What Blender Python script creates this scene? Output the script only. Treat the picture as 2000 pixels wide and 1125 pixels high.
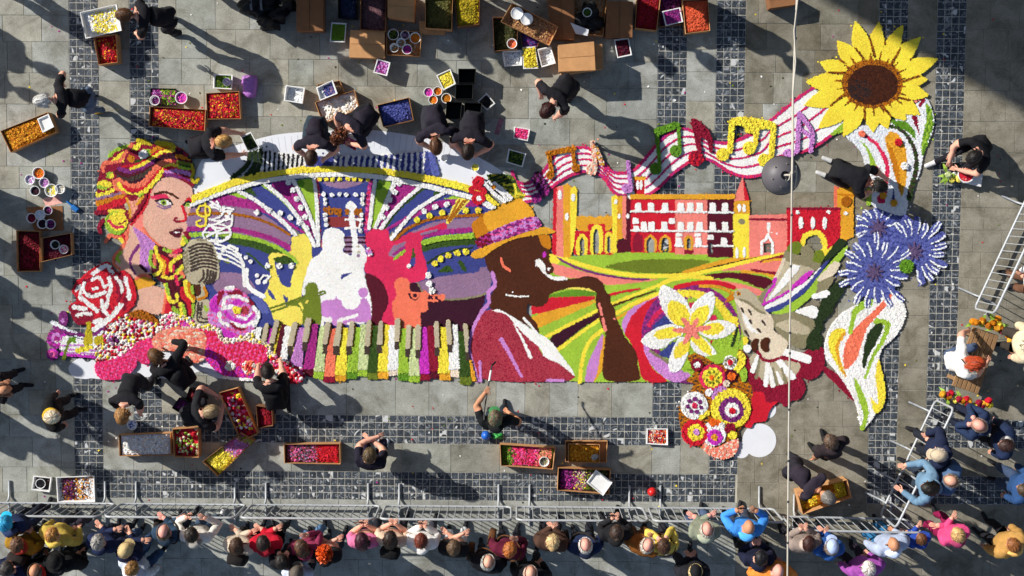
import bpy, bmesh, math, random
import numpy as np
from mathutils import Vector, Matrix
random.seed(7); rng = np.random.default_rng(7)
for o in list(bpy.data.objects): bpy.data.objects.remove(o)
scene = bpy.context.scene
COL = scene.collection
# ---------------------------------------------------------------- camera (a drone looking almost straight down)
W_PX, H_PX = 2000.0, 1125.0
CAMP = np.array([0.0, 1.457, 22.0])
FPX = 120.0 * float(np.linalg.norm(CAMP))
fw = -CAMP / np.linalg.norm(CAMP)
rt0 = np.array([1.0, 0, 0]); up0 = np.cross(rt0, fw)
roll = math.radians(0.45)
RT = math.cos(roll) * rt0 + math.sin(roll) * up0
UP = -math.sin(roll) * rt0 + math.cos(roll) * up0
cd = bpy.data.cameras.new('camera'); cam = bpy.data.objects.new('camera', cd); COL.objects.link(cam)
cd.sensor_width = 36.0; cd.lens = 36.0 * FPX / W_PX; cd.clip_start = 0.1; cd.clip_end = 300
M4 = Matrix.Identity(4)
for i in range(3):
    M4[i][0] = RT[i]; M4[i][1] = UP[i]; M4[i][2] = -fw[i]; M4[i][3] = CAMP[i]
cam.matrix_world = M4
scene.camera = cam
# ---------------------------------------------------------------- light
SUN_DIR = np.array([0.880, -0.475])                # where shadows fall on the ground
SUN_EL = math.radians(31.0)
w = bpy.data.worlds.new('World'); scene.world = w; w.use_nodes = True
nt = w.node_tree; bg = nt.nodes['Background']
sky = nt.nodes.new('ShaderNodeTexSky'); sky.sky_type = 'NISHITA'; sky.sun_disc = False
sky.sun_elevation = SUN_EL
sky.sun_rotation = math.atan2(-SUN_DIR[0], -SUN_DIR[1])
nt.links.new(sky.outputs[0], bg.inputs[0]); bg.inputs[1].default_value = 0.085
sl = bpy.data.lights.new('sun', 'SUN'); sl.energy = 5.0; sl.angle = math.radians(0.53); sl.color = (1.0, 0.955, 0.88)
so = bpy.data.objects.new('sun', sl); COL.objects.link(so)
ldir = Vector((SUN_DIR[0] * math.cos(SUN_EL), SUN_DIR[1] * math.cos(SUN_EL), -math.sin(SUN_EL)))
so.rotation_euler = ldir.to_track_quat('-Z', 'Y').to_euler(); so.location = (-20, 10, 20)
vs = scene.view_settings; vs.view_transform = 'Standard'; vs.look = 'None'; vs.exposure = 0.25; vs.gamma = 1.0
vs.use_curve_mapping = False
scene.render.resolution_x = 1024; scene.render.resolution_y = 576
# ---------------------------------------------------------------- pixel -> point helpers
def at(px, py, z=0.0):
    d = fw * FPX + RT * (px - W_PX / 2) + UP * (H_PX / 2 - py)
    t = (z - CAMP[2]) / d[2]
    p = CAMP + d * t
    return Vector((p[0], p[1], z))
def to_px(x, y, z):
    vx = x - CAMP[0]; vy = y - CAMP[1]; vz = z - CAMP[2]
    dep = vx * fw[0] + vy * fw[1] + vz * fw[2]
    u = (vx * RT[0] + vy * RT[1] + vz * RT[2]) / dep * FPX
    v = (vx * UP[0] + vy * UP[1] + vz * UP[2]) / dep * FPX
    return W_PX / 2 + u, H_PX / 2 - v
def lin(h):
    if isinstance(h, (tuple, list)): return tuple(h)
    c = [int(h[i:i + 2], 16) / 255 for i in (0, 2, 4)]
    return tuple(x / 12.92 if x < .04045 else ((x + .055) / 1.055) ** 2.4 for x in c)
# ---------------------------------------------------------------- object helpers
def tag(o, label=None, cat=None, group=None, kind=None):
    if label: o['label'] = label
    if cat: o['category'] = cat
    if group: o['group'] = group
    if kind: o['kind'] = kind
    return o
def link(name, me, parent=None, loc=None, rz=0.0):
    o = bpy.data.objects.new(name, me); COL.objects.link(o)
    if parent is not None: o.parent = parent
    if loc is not None: o.location = loc
    if rz: o.rotation_euler = (0, 0, rz)
    return o
def empty(name, loc=(0, 0, 0), rz=0.0):
    o = bpy.data.objects.new(name, None); COL.objects.link(o); o.location = loc; o.rotation_euler = (0, 0, rz)
    o.empty_display_size = .1
    return o
def np_mesh(name, V, F, mats, col=None, midx=None, smooth=False):
    """V (n,3), F (m,k) faces with k corners"""
    V = np.asarray(V, dtype=np.float32); F = np.asarray(F, dtype=np.int32)
    me = bpy.data.meshes.new(name)
    me.vertices.add(len(V)); me.vertices.foreach_set('co', V.ravel())
    k = F.shape[1]
    me.loops.add(F.size); me.loops.foreach_set('vertex_index', F.ravel())
    me.polygons.add(len(F)); me.polygons.foreach_set('loop_start', np.arange(0, F.size, k, dtype=np.int32))
    if midx is not None: me.polygons.foreach_set('material_index', np.asarray(midx, dtype=np.int32))
    me.polygons.foreach_set('use_smooth', np.full(len(F), bool(smooth)))
    if col is not None:
        a = me.color_attributes.new('Col', 'FLOAT_COLOR', 'POINT')
        c4 = np.ones((len(V), 4), dtype=np.float32); c4[:, :3] = col
        a.data.foreach_set('color', c4.ravel())
    for m in (mats if isinstance(mats, (list, tuple)) else [mats]): me.materials.append(m)
    me.update(calc_edges=True); me.validate()
    return me
def bm_mesh(name, bm, mats, smooth=False):
    me = bpy.data.meshes.new(name); bm.to_mesh(me); bm.free()
    for m in (mats if isinstance(mats, (list, tuple)) else [mats]): me.materials.append(m)
    me.polygons.foreach_set('use_smooth', np.full(len(me.polygons), bool(smooth)))
    return me
# ---------------------------------------------------------------- materials
MATS = {}
def mat(name, base='808080', rough=.7, metal=0.0, noise=None, bump=None, attr=False, rnd=None, spec=.4):
    """noise=(scale, amount), bump=(scale, strength), rnd = per-object value jitter"""
    if name in MATS: return MATS[name]
    m = bpy.data.materials.new(name); m.use_nodes = True; MATS[name] = m
    n = m.node_tree.nodes; l = m.node_tree.links; b = n['Principled BSDF']
    c = lin(base)
    b.inputs['Base Color'].default_value = (*c, 1); b.inputs['Roughness'].default_value = rough
    b.inputs['Metallic'].default_value = metal; b.inputs['Specular IOR Level'].default_value = spec
    out = None
    if attr:
        a = n.new('ShaderNodeAttribute'); a.attribute_name = 'Col'; out = a.outputs['Color']
    if noise or rnd:
        hs = n.new('ShaderNodeHueSaturation')
        if out: l.new(out, hs.inputs['Color'])
        else: hs.inputs['Color'].default_value = (*c, 1)
        val = None
        if noise:
            tc = n.new('ShaderNodeTexCoord'); nz = n.new('ShaderNodeTexNoise'); nz.inputs['Scale'].default_value = noise[0]
            nz.inputs['Detail'].default_value = 5; nz.inputs['Roughness'].default_value = .65
            l.new(tc.outputs['Object'], nz.inputs['Vector'])
            mr = n.new('ShaderNodeMapRange'); mr.inputs[1].default_value = .25; mr.inputs[2].default_value = .75
            mr.inputs[3].default_value = 1 - noise[1]; mr.inputs[4].default_value = 1 + noise[1]
            l.new(nz.outputs['Fac'], mr.inputs[0]); val = mr.outputs[0]
        if rnd:
            oi = n.new('ShaderNodeObjectInfo'); mr2 = n.new('ShaderNodeMapRange')
            mr2.inputs[3].default_value = 1 - rnd; mr2.inputs[4].default_value = 1 + rnd
            l.new(oi.outputs['Random'], mr2.inputs[0])
            if val is not None:
                mu = n.new('ShaderNodeMath'); mu.operation = 'MULTIPLY'; l.new(val, mu.inputs[0]); l.new(mr2.outputs[0], mu.inputs[1]); val = mu.outputs[0]
            else: val = mr2.outputs[0]
        l.new(val, hs.inputs['Value']); out = hs.outputs['Color']
    if out: l.new(out, b.inputs['Base Color'])
    if bump:
        tc = n.new('ShaderNodeTexCoord'); nz = n.new('ShaderNodeTexNoise'); nz.inputs['Scale'].default_value = bump[0]; nz.inputs['Detail'].default_value = 4
        l.new(tc.outputs['Object'], nz.inputs['Vector'])
        bp = n.new('ShaderNodeBump'); bp.inputs['Strength'].default_value = bump[1]; bp.inputs['Distance'].default_value = .01
        l.new(nz.outputs['Fac'], bp.inputs['Height']); l.new(bp.outputs[0], b.inputs['Normal'])
    return m
M_PETAL = mat('petals', attr=True, rough=.75, spec=.2)
# ================================================================ ground: slabs and tile bands
def stone_mats():
    # slabs: grey stone, each slab its own tone (cell id from the object), fine grain and stains
    m = bpy.data.materials.new('grey_stone_slab'); m.use_nodes = True; n = m.node_tree.nodes; l = m.node_tree.links; b = n['Principled BSDF']
    geo = n.new('ShaderNodeNewGeometry'); at_ = n.new('ShaderNodeAttribute'); at_.attribute_name = 'Col'
    n1 = n.new('ShaderNodeTexNoise'); n1.inputs['Scale'].default_value = 3.2; n1.inputs['Detail'].default_value = 6; n1.inputs['Roughness'].default_value = .7
    n2 = n.new('ShaderNodeTexNoise'); n2.inputs['Scale'].default_value = 55; n2.inputs['Detail'].default_value = 3
    n3 = n.new('ShaderNodeTexNoise'); n3.inputs['Scale'].default_value = .55; n3.inputs['Detail'].default_value = 3
    oi = n.new('ShaderNodeObjectInfo')
    for q in (n1, n2, n3): l.new(geo.outputs['Position'], q.inputs['Vector'])
    r1 = n.new('ShaderNodeValToRGB'); r1.color_ramp.elements[0].position = .3; r1.color_ramp.elements[1].position = .72
    r1.color_ramp.elements[0].color = (*lin('85857e'), 1); r1.color_ramp.elements[1].color = (*lin('abaca6'), 1)
    l.new(n1.outputs['Fac'], r1.inputs[0])
    mx = n.new('ShaderNodeMixRGB'); mx.blend_type = 'MULTIPLY'; mx.inputs[0].default_value = 1
    mr = n.new('ShaderNodeMapRange'); mr.inputs[1].default_value = .3; mr.inputs[2].default_value = .7; mr.inputs[3].default_value = .8; mr.inputs[4].default_value = 1.2
    l.new(n2.outputs['Fac'], mr.inputs[0]); l.new(r1.outputs[0], mx.inputs[1]); l.new(mr.outputs[0], mx.inputs[2])
    mx2 = n.new('ShaderNodeMixRGB'); mx2.blend_type = 'MULTIPLY'; mx2.inputs[0].default_value = 1
    mr3 = n.new('ShaderNodeMapRange'); mr3.inputs[1].default_value = .35; mr3.inputs[2].default_value = .65; mr3.inputs[3].default_value = .86; mr3.inputs[4].default_value = 1.1
    l.new(n3.outputs['Fac'], mr3.inputs[0]); l.new(mx.outputs[0], mx2.inputs[1]); l.new(mr3.outputs[0], mx2.inputs[2])
    n4 = n.new('ShaderNodeTexNoise'); n4.inputs['Scale'].default_value = 1.7; n4.inputs['Detail'].default_value = 8; n4.inputs['Roughness'].default_value = .75; n4.inputs['Distortion'].default_value = .8
    l.new(geo.outputs['Position'], n4.inputs['Vector'])
    r4 = n.new('ShaderNodeValToRGB'); r4.color_ramp.elements[0].position = .36; r4.color_ramp.elements[0].color = (.62, .6, .56, 1); r4.color_ramp.elements[1].position = .52; r4.color_ramp.elements[1].color = (1, 1, 1, 1)
    l.new(n4.outputs['Fac'], r4.inputs[0]); mx4 = n.new('ShaderNodeMixRGB'); mx4.blend_type = 'MULTIPLY'; mx4.inputs[0].default_value = 1
    l.new(mx2.outputs[0], mx4.inputs[1]); l.new(r4.outputs[0], mx4.inputs[2]); mx2 = mx4
    tint = n.new('ShaderNodeValToRGB'); e = tint.color_ramp.elements
    e[0].color = (.86, .84, .78, 1); e[1].color = (1.16, 1.17, 1.18, 1); e.new(.3).color = (1.12, 1.06, .95, 1); e.new(.65).color = (.97, 1.0, .98, 1)
    l.new(oi.outputs['Random'], tint.inputs[0])
    mx3 = n.new('ShaderNodeMixRGB'); mx3.blend_type = 'MULTIPLY'; mx3.inputs[0].default_value = 1
    l.new(mx2.outputs[0], mx3.inputs[1]); l.new(tint.outputs[0], mx3.inputs[2]); l.new(mx3.outputs[0], b.inputs['Base Color'])
    b.inputs['Roughness'].default_value = .7; b.inputs['Specular IOR Level'].default_value = .25
    bp = n.new('ShaderNodeBump'); bp.inputs['Strength'].default_value = .35; bp.inputs['Distance'].default_value = .006
    l.new(n2.outputs['Fac'], bp.inputs['Height']); l.new(bp.outputs[0], b.inputs['Normal'])
    # tiles: dark slate with white veins, one pattern per cell of the laying grid
    t = bpy.data.materials.new('dark_veined_tile'); t.use_nodes = True; n = t.node_tree.nodes; l = t.node_tree.links; b = n['Principled BSDF']
    geo = n.new('ShaderNodeNewGeometry')
    dv = n.new('ShaderNodeVectorMath'); dv.operation = 'DIVIDE'; dv.inputs[1].default_value = (.1166, .1166, 10)
    fl = n.new('ShaderNodeVectorMath'); fl.operation = 'FLOOR'; wn = n.new('ShaderNodeTexWhiteNoise')
    l.new(geo.outputs['Position'], dv.inputs[0]); l.new(dv.outputs[0], fl.inputs[0]); l.new(fl.outputs[0], wn.inputs['Vector'])
    sc = n.new('ShaderNodeVectorMath'); sc.operation = 'SCALE'; sc.inputs['Scale'].default_value = 40
    l.new(wn.outputs['Color'], sc.inputs[0])
    ad = n.new('ShaderNodeVectorMath'); ad.operation = 'ADD'; l.new(geo.outputs['Position'], ad.inputs[0]); l.new(sc.outputs[0], ad.inputs[1])
    v = n.new('ShaderNodeTexNoise'); v.inputs['Scale'].default_value = 3.4; v.inputs['Detail'].default_value = 2.5; v.inputs['Distortion'].default_value = 1.2
    g = n.new('ShaderNodeTexNoise'); g.inputs['Scale'].default_value = 30; g.inputs['Detail'].default_value = 4
    l.new(ad.outputs[0], v.inputs['Vector']); l.new(ad.outputs[0], g.inputs['Vector'])
    vr = n.new('ShaderNodeValToRGB'); e = vr.color_ramp.elements
    e[0].position = .445; e[0].color = (0, 0, 0, 1); e[1].position = .485; e[1].color = (0, 0, 0, 1); e.new(.465).color = (.5, .5, .5, 1)
    e.new(.643).color = (0, 0, 0, 1); e.new(.668).color = (1, 1, 1, 1)
    l.new(v.outputs['Fac'], vr.inputs[0])
    gr = n.new('ShaderNodeValToRGB'); gr.color_ramp.elements[0].position = .3; gr.color_ramp.elements[1].position = .75
    gr.color_ramp.elements[0].color = (*lin('252a31'), 1); gr.color_ramp.elements[1].color = (*lin('515962'), 1)
    l.new(g.outputs['Fac'], gr.inputs[0])
    tv = n.new('ShaderNodeMapRange'); tv.inputs[3].default_value = .68; tv.inputs[4].default_value = 1.3; l.new(wn.outputs['Value'], tv.inputs[0])
    mm = n.new('ShaderNodeMixRGB'); mm.blend_type = 'MULTIPLY'; mm.inputs[0].default_value = 1; l.new(gr.outputs[0], mm.inputs[1]); l.new(tv.outputs[0], mm.inputs[2])
    mx = n.new('ShaderNodeMixRGB'); mx.inputs[2].default_value = (*lin('c4c6c6'), 1)
    l.new(vr.outputs[0], mx.inputs[0]); l.new(mm.outputs[0], mx.inputs[1]); l.new(mx.outputs[0], b.inputs['Base Color'])
    b.inputs['Roughness'].default_value = .55; b.inputs['Specular IOR Level'].default_value = .3
    return m, t
M_SLAB, M_TILE = stone_mats()
# the paving of the right-hand field is a browner stone
M_SLAB2 = M_SLAB.copy(); M_SLAB2.name = 'brown_grey_stone_slab'
r_ = [q for q in M_SLAB2.node_tree.nodes if q.type == 'VALTORGB' and abs(q.color_ramp.elements[0].position - .3) < 1e-3][0].color_ramp.elements
r_[0].color = (*lin('6f6a5c'), 1); r_[1].color = (*lin('969083'), 1)
M_GROUT = mat('pale_grout', 'b8b5aa', .9, noise=(9, .25))
M_BED = mat('slab_joint_mortar', 'b4b1a4', .95, noise=(6, .25))
def sheet(name, x0, y0, x1, y1, z, m, parent=None):
    return link(name, np_mesh(name, [(x0, y0, z), (x1, y0, z), (x1, y1, z), (x0, y1, z)], [(0, 1, 2, 3)], m), parent)
tag(sheet('ground', -90, -90, 90, 90, -.03, M_SLAB), kind='structure')
pave = tag(sheet('pavement', -10.5, -6.6, 10.5, 6.2, -.009, M_BED), kind='structure')
def block_mesh(name, sx, sy, h, m, bev=.004, jit=0.0):
    """a paving piece, top at z=0, edges rounded over by a bevel"""
    a, b_ = sx / 2, sy / 2
    lo = [(-a, -b_), (a, -b_), (a, b_), (-a, b_)]
    j = [(random.uniform(-jit, jit), random.uniform(-jit, jit)) for _ in range(4)]
    V = [(x + j[i][0], y + j[i][1], -h) for i, (x, y) in enumerate(lo)] + [(x + j[i][0], y + j[i][1], -bev) for i, (x, y) in enumerate(lo)]
    V += [(x * (1 - bev / a) + j[i][0], y * (1 - bev / b_) + j[i][1], 0) for i, (x, y) in enumerate(lo)]
    F = [(8, 9, 10, 11)]
    for i in range(4):
        k = (i + 1) % 4
        F += [(i, k, k + 4, i + 4), (i + 4, k + 4, k + 8, i + 8)]
    return V, F
PITCH = .1166
TILE_ME = []
for k in range(6):
    V, F = block_mesh('tile', PITCH - .0085, PITCH - .0085, .014, M_TILE, .004, .0014)
    TILE_ME.append(np_mesh('tile', V, F, M_TILE))
BANDS = []   # x0,y0,x1,y1
def band(x0, y0, nx, ny, label):
    x1 = x0 + nx * PITCH; y1 = y0 + ny * PITCH
    BANDS.append((x0, y0, x1, y1))
    b = tag(sheet('tile_band', x0, y0, x1, y1, -.0045, M_GROUT), kind='structure')
    b['label'] = label
    cells = [(i, j) for i in range(nx) for j in range(ny)]
    def vis(c):
        u, v = to_px(x0 + (c[0] + .5) * PITCH, y0 + (c[1] + .5) * PITCH, 0)
        return -20 < u < 2020 and -20 < v < 1145
    vis_c = [c for c in cells if vis(c)]
    # the carpet and the crowd hide some; keep the 300 with the clearest view as single tiles
    vis_c.sort(key=lambda c: 1 if carpet_hides(x0 + (c[0] + .5) * PITCH, y0 + (c[1] + .5) * PITCH) else 0)
    single = set(vis_c[:300])
    SV, SF = [], []
    for c in cells:
        p = (x0 + (c[0] + .5) * PITCH, y0 + (c[1] + .5) * PITCH, random.uniform(-.0012, .0012))
        if c in single:
            o = link('tile', random.choice(TILE_ME), b, p); o.rotation_euler = (random.gauss(0, .006), random.gauss(0, .006), random.choice((0, 1, 2, 3)) * math.pi / 2)
        else:
            V, F = block_mesh('', PITCH - .0085, PITCH - .0085, .014, None, .004, .0014)
            q = len(SV); SV += [(v[0] + p[0], v[1] + p[1], v[2] + p[2]) for v in V]; SF += [tuple(q + i for i in f) for f in F]
    if SF: tag(link('remaining_tiles', np_mesh('remaining_tiles', SV, SF, M_TILE), b), kind='stuff')
def carpet_hides(x, y):
    u, v = to_px(x, y, 0)
    return (230 < u < 930 and 350 < v < 730) or (930 < u < 1230 and 400 < v < 735) or (1230 < u < 1440 and 395 < v < 740)
TOP = 5.25
YB1, YB2 = -2.574, -3.51
n_o = int((TOP - (YB2 + .4664)) / PITCH); n_i = int((TOP - (YB1 + .4664)) / PITCH)
band(-7.155, YB2 + .4664 + .0002, 4, n_o, 'outer band of dark tiles running beside the orange petal box')
band(-6.185, YB1 + .4664 + .0002, 4, n_i, 'inner band of dark tiles running behind the singer\'s hair')
band(2.318, YB1 + .4664 + .0002, 4, n_i, 'inner band of dark tiles crossing under the green note')
band(3.257, YB2 + .4664 + .0002, 4, n_o, 'outer band of dark tiles crossing under the yellow notes')
band(-6.185, YB1, 77, 4, 'band of dark tiles between piano keys and flower boxes')
band(-7.155, YB2, 93, 4, 'band of dark tiles in front of the feet of the barriers')
band(5.862, YB2 + .4664 + .0002, 4, n_o, 'band of dark tiles passing under the sunflower')
band(6.798, YB1 + .4664 + .0002, 4, n_i, 'band of dark tiles beside the cornflowers')
band(5.862, YB2, 38, 4, 'lower band of dark tiles among the standing onlookers')
band(6.798, YB1, 30, 4, 'upper band of dark tiles behind the wooden bench')
# slabs fill what lies between the bands
def slab_rects():
    R = []
    cols = [(-10.4, -7.155), (-6.685, -6.185), (-5.719, 2.318), (2.784, 3.257), (3.723, 5.862), (6.328, 6.798), (7.264, 10.4)]
    for ci, (a, b) in enumerate(cols):
        # vertical spans that the horizontal bands leave free
        if ci == 0: spans = [(-6.5, 6.1)]
        elif ci in (1, 3): spans = [(YB2 + .4664, 6.1), (-6.5, YB2)]
        elif ci == 2: spans = [(YB1 + .4664, 6.1), (YB2 + .4664, YB1), (-6.5, YB2)]
        elif ci == 4: spans = [(-6.5, 6.1)]
        elif ci == 5: spans = [(YB2 + .4664, 6.1), (-6.5, YB2)]
        else: spans = [(YB1 + .4664, 6.1), (YB2 + .4664, YB1), (-6.5, YB2)]
        for (y0, y1) in spans:
            if y1 - y0 < .6: rows = [(y0, y1)]
            else:
                rows = []; y = y1
                while y > y0 + .02:
                    h = random.choice((.36, .42, .47, .5))
                    if y - h < y0 + .2: h = y - y0
                    rows.append((y - h, y)); y -= h
            for (r0, r1) in rows:
                if b - a < .6:
                    R.append((a, r0, b, r1)); continue
                x = a - random.uniform(0, .4) * 0
                first = True
                while x < b - .02:
                    wd = random.choice((.4, .47, .55, .63, .8)) * (random.uniform(.4, 1) if first else 1); first = False
                    if x + wd > b - .22: wd = b - x
                    R.append((x, r0, x + wd, r1)); x += wd
    # under vertical bands below the last horizontal band everything is slabs
    for (a, b) in ((-7.155, -6.685), (-6.685 + 10, -6.685 + 10)):
        pass
    for (a, b) in ((-7.155, -6.685), (-6.185, -5.719), (2.318, 2.784), (3.257, 3.723), (5.862, 6.328), (6.798, 7.264)):
        y = YB2
        while y > -6.4:
            h = random.choice((.42, .5, .6)); R.append((a, y - h, b, y)); y -= h
    for (a, b) in ((-6.185, -5.719), (2.318, 2.784)):
        R.append((a, YB2 + .4664, b, YB1))
    R.append((6.798, YB2 + .4664, 7.264, YB1))
    return R
def slab_rank(r):
    cx, cy = (r[0] + r[2]) / 2, (r[1] + r[3]) / 2; u, v = to_px(cx, cy, 0)
    if not (-60 < u < 2060 and -60 < v < 1185): return 9
    if carpet_hides(cx, cy): return 5
    return 0 if v < 990 else 1
rects = slab_rects(); rects.sort(key=slab_rank)
SV, SF = [], []
SM = []
for i, r in enumerate(rects):
    V, F = block_mesh('', r[2] - r[0] - .0055, r[3] - r[1] - .0055, .012, None, .003, .0015)
    c = ((r[0] + r[2]) / 2, (r[1] + r[3]) / 2, random.uniform(-.001, .001))
    if i < 300 and slab_rank(r) < 9:
        o = link('slab', np_mesh('slab', V, F, M_SLAB2 if c[0] > 3.73 and random.random() < .9 else M_SLAB), pave, c)
    else:
        q = len(SV); SV += [(v[0] + c[0], v[1] + c[1], v[2] + c[2]) for v in V]; SF += [tuple(q + k for k in f) for f in F]; SM += [1 if c[0] > 3.73 else 0] * len(F)
if SF: tag(link('remaining_slabs', np_mesh('remaining_slabs', SV, SF, [M_SLAB, M_SLAB2], midx=SM), pave), kind='stuff')
# ================================================================ flower carpet
PAL = dict(white='f3f1ec', cream='ecd9c4', yellow='f6dd42', pyel='f3de5e', gold='e2a32c', dgold='c87c14', rust='a8600c', orange='ee6a1e',
  olive='6c7c22', lime='9cc03a', plime='cbd79c', green='5f8f22', dgreen='37521a', moss='26361a', mag='a52a80', bmag='cc34bc', hot='ea3076',
  pink='e45c9c', crim='cc1c30', rose='d82a58', dred='8c1230', maroon='560c22', plum='380a24', salmon='ee8478', coral='f2785a', peach='f4a488',
  skin='dfae98', lilac='c886ca', mauve='927290', purple='7a2a72', navy='3c4488', blue='5a62a6', brown='4c2412', jacket='ac3848',
  taupe='bcb094', beige='decfb6', khaki='8a8264', dbrown='443630', black='1c1c20', bluewhite='e8ecf4', oliveyel='c0ac22', redbr='8c3434', dusk='5e4c70', seed='38190c')
CELL = .0098
GX0, GX1, GY0, GY1 = -8.0, 7.6, -3.1, 4.5
NX = int((GX1 - GX0) / CELL); NY = int((GY1 - GY0) / CELL)
gx = GX0 + (np.arange(NX) + .5) * CELL; gy = GY0 + (np.arange(NY) + .5) * CELL
XX, YY = np.meshgrid(gx, gy)
PX, PY = to_px(XX, YY, .025)
PX = PX + rng.normal(0, .38, PX.shape); PY = PY + rng.normal(0, .38, PY.shape)
OWN = np.zeros(PX.shape, dtype=np.int32)
REG = [None]                      # region table
FRAME = [0.0, 0.0, 1.0]; MOTIF = ['fan']
def fr(ox, oy, s): FRAME[:] = [ox, oy, s]
def px(spec):
    q = np.array([[float(v) for v in t.split(',')] for t in spec.split()]) if isinstance(spec, str) else np.array(spec, dtype=float)
    return q / FRAME[2] + np.array(FRAME[:2])
def chaikin(p, it=1, r=.22):
    for _ in range(it):
        n = np.roll(p, -1, 0)
        p = np.stack([p * (1 - r) + n * r, p * r + n * (1 - r)], 1).reshape(-1, 2)
    return p
def spline(p, sub=6):
    if len(p) < 3: return p
    q = np.vstack([2 * p[0] - p[1], p, 2 * p[-1] - p[-2]]); out = []
    for i in range(1, len(q) - 2):
        for t in np.linspace(0, 1, sub, endpoint=False):
            a, b, c, d = q[i - 1], q[i], q[i + 1], q[i + 2]
            out.append(.5 * (2 * b + (c - a) * t + (2 * a - 5 * b + 4 * c - d) * t * t + (3 * b - a - 3 * c + d) * t ** 3))
    out.append(p[-1]); return np.array(out)
def window(lo, hi):
    a = at(lo[0], hi[1]); b = at(hi[0], lo[1])
    i0 = max(0, int((min(a.x, at(*lo).x) - .1 - GX0) / CELL)); i1 = min(NX, int((max(b.x, at(*hi).x) + .1 - GX0) / CELL) + 1)
    j0 = max(0, int((min(a.y, at(*hi).y) - .1 - GY0) / CELL)); j1 = min(NY, int((max(b.y, at(*lo).y) + .1 - GY0) / CELL) + 1)
    return slice(j0, j1), slice(i0, i1)
def in_poly(p, X, Y):
    ins = np.zeros(X.shape, bool)
    for (x1, y1), (x2, y2) in zip(p, np.roll(p, -1, 0)):
        if y1 == y2: continue
        c = ((y1 > Y) != (y2 > Y)); xi = (x2 - x1) * (Y - y1) / (y2 - y1) + x1
        ins ^= c & (X < xi)
    return ins
def reg(name, col, style, h, mixc):
    REG.append(dict(motif=MOTIF[0], name=name, col=col, style=style, h=h, mix=mixc)); return len(REG) - 1
STYLE = ['f', .022]
def paint(mask, sl, name, col, style, h, mixc, i=None):
    if col is None: OWN[sl][mask] = 0; return 0
    if i is None: i = reg(name, col, style or STYLE[0], h if h is not None else STYLE[1], mixc)
    OWN[sl][mask] = i
    return i
def P(name, col, spec, sharp=False, style=None, h=None, mix=None):
    p = px(spec)
    if not sharp: p = chaikin(chaikin(p, 1, .2), 1, .25) if len(p) > 7 else chaikin(p, 1, .16)
    sl = window(p.min(0), p.max(0)); m = in_poly(p, PX[sl], PY[sl])
    return paint(m, sl, name, col, style, h, mix)
def dist_line(q, w, X, Y):
    m = np.zeros(X.shape, bool); n = len(q) - 1
    for k in range(n):
        a, b = q[k], q[k + 1]; d = b - a; L = d @ d + 1e-9
        t = np.clip(((X - a[0]) * d[0] + (Y - a[1]) * d[1]) / L, 0, 1)
        ww = w[k] + (w[k + 1] - w[k]) * t
        m |= (X - a[0] - t * d[0]) ** 2 + (Y - a[1] - t * d[1]) ** 2 < (ww / 2) ** 2
    return m
def S(name, col, spec, w, w2=None, straight=False, style=None, h=None, mix=None):
    """a stroke; w, w2 = width in photo pixels at start and end"""
    p = px(spec); q = p if straight else spline(p)
    ws = np.linspace(w, w2 if w2 is not None else w, len(q)); mw = max(ws)
    if h is None and mw < 5: h = STYLE[1] + .006        # a narrow line is laid on top of its ground
    sl = window(q.min(0) - mw, q.max(0) + mw)
    return paint(dist_line(q, ws, PX[sl], PY[sl]), sl, name, col, style, h, mix)
def D(name, col, spec, r, ry=None, style=None, h=None, mix=None, one=False):
    """discs at every point; r in frame units"""
    i = None
    for c in px(spec):
        a = r / FRAME[2]; b = (ry or r) / FRAME[2]
        sl = window(c - max(a, b), c + max(a, b))
        m = ((PX[sl] - c[0]) / a) ** 2 + ((PY[sl] - c[1]) / b) ** 2 < 1
        k = paint(m, sl, name, col, style, h, mix, i)
        if one: i = k
def R(name, col, x0, y0, x1, y1, **k):
    return P(name, col, [(x0, y0), (x1, y0), (x1, y1), (x0, y1)], sharp=True, **k)

# ---------------------------------------------------------------- fan of rays behind the players
MOTIF[0] = 'ray_fan'; fr(0, 0, 1)
P('blue_ground', 'navy', '375,398 460,364 560,342 660,333 760,338 860,354 940,380 965,400 965,600 940,650 520,650 430,600 372,560', style='f')
fr(360, 240, 4.689)
P('mauve_band', 'mauve', '20,800 230,720 430,740 600,780 800,880 960,1010 985,1060 960,1125 640,1125 430,1000 200,985 20,985')
P('magenta_band', 'mag', '225,715 320,660 430,662 560,690 680,745 780,820 870,900 960,965 900,935 820,870 700,805 560,780 420,760 300,748', style='c')
P('lime_wedge', 'lime', '390,652 480,628 540,645 590,700 500,685')
S('orange_line', 'rust', '45,835 200,828 440,835 620,865 780,920 900,985 965,1025', 3.6, style='c')
S('magenta_band', 'mag', '20,970 200,968 430,972 640,1012 800,1060 960,1135', 9, style='c')
fr(480, 440, 5.627)
S('magenta_band', 'mag', '100,100 280,150 400,210 500,268', 8, style='c')
fr(0, 0, 1)
S('lime_band', 'lime', '372,459 420,457 450,459 485,465 515,473 545,486 562,497 580,511', 8.5, style='c')
fr(480, 440, 5.627)
P('dark_green_band', 'dgreen', '-300,120 -150,140 0,158 100,172 240,220 350,268 470,340 560,405 480,420 380,400 250,318 100,255 0,232 -200,195', style='c')
P('green_dart', 'olive', '-350,370 -300,310 -280,400 -310,430')
P('green_dart', 'olive', '-250,390 -190,350 -170,420 -210,420')
S('green_line', 'dgreen', '20,310 80,350 150,420 260,500', 2)
fr(340, 560, 5.627)
P('mauve_band', 'mauve', '420,-170 760,-150 850,-60 900,20 870,60 800,90 700,60 500,80 420,0')
P('grey_blue_band', 'blue', '840,110 930,100 1010,190 1050,290 960,300 900,250 870,180')
fr(360, 240, 4.689)
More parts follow.
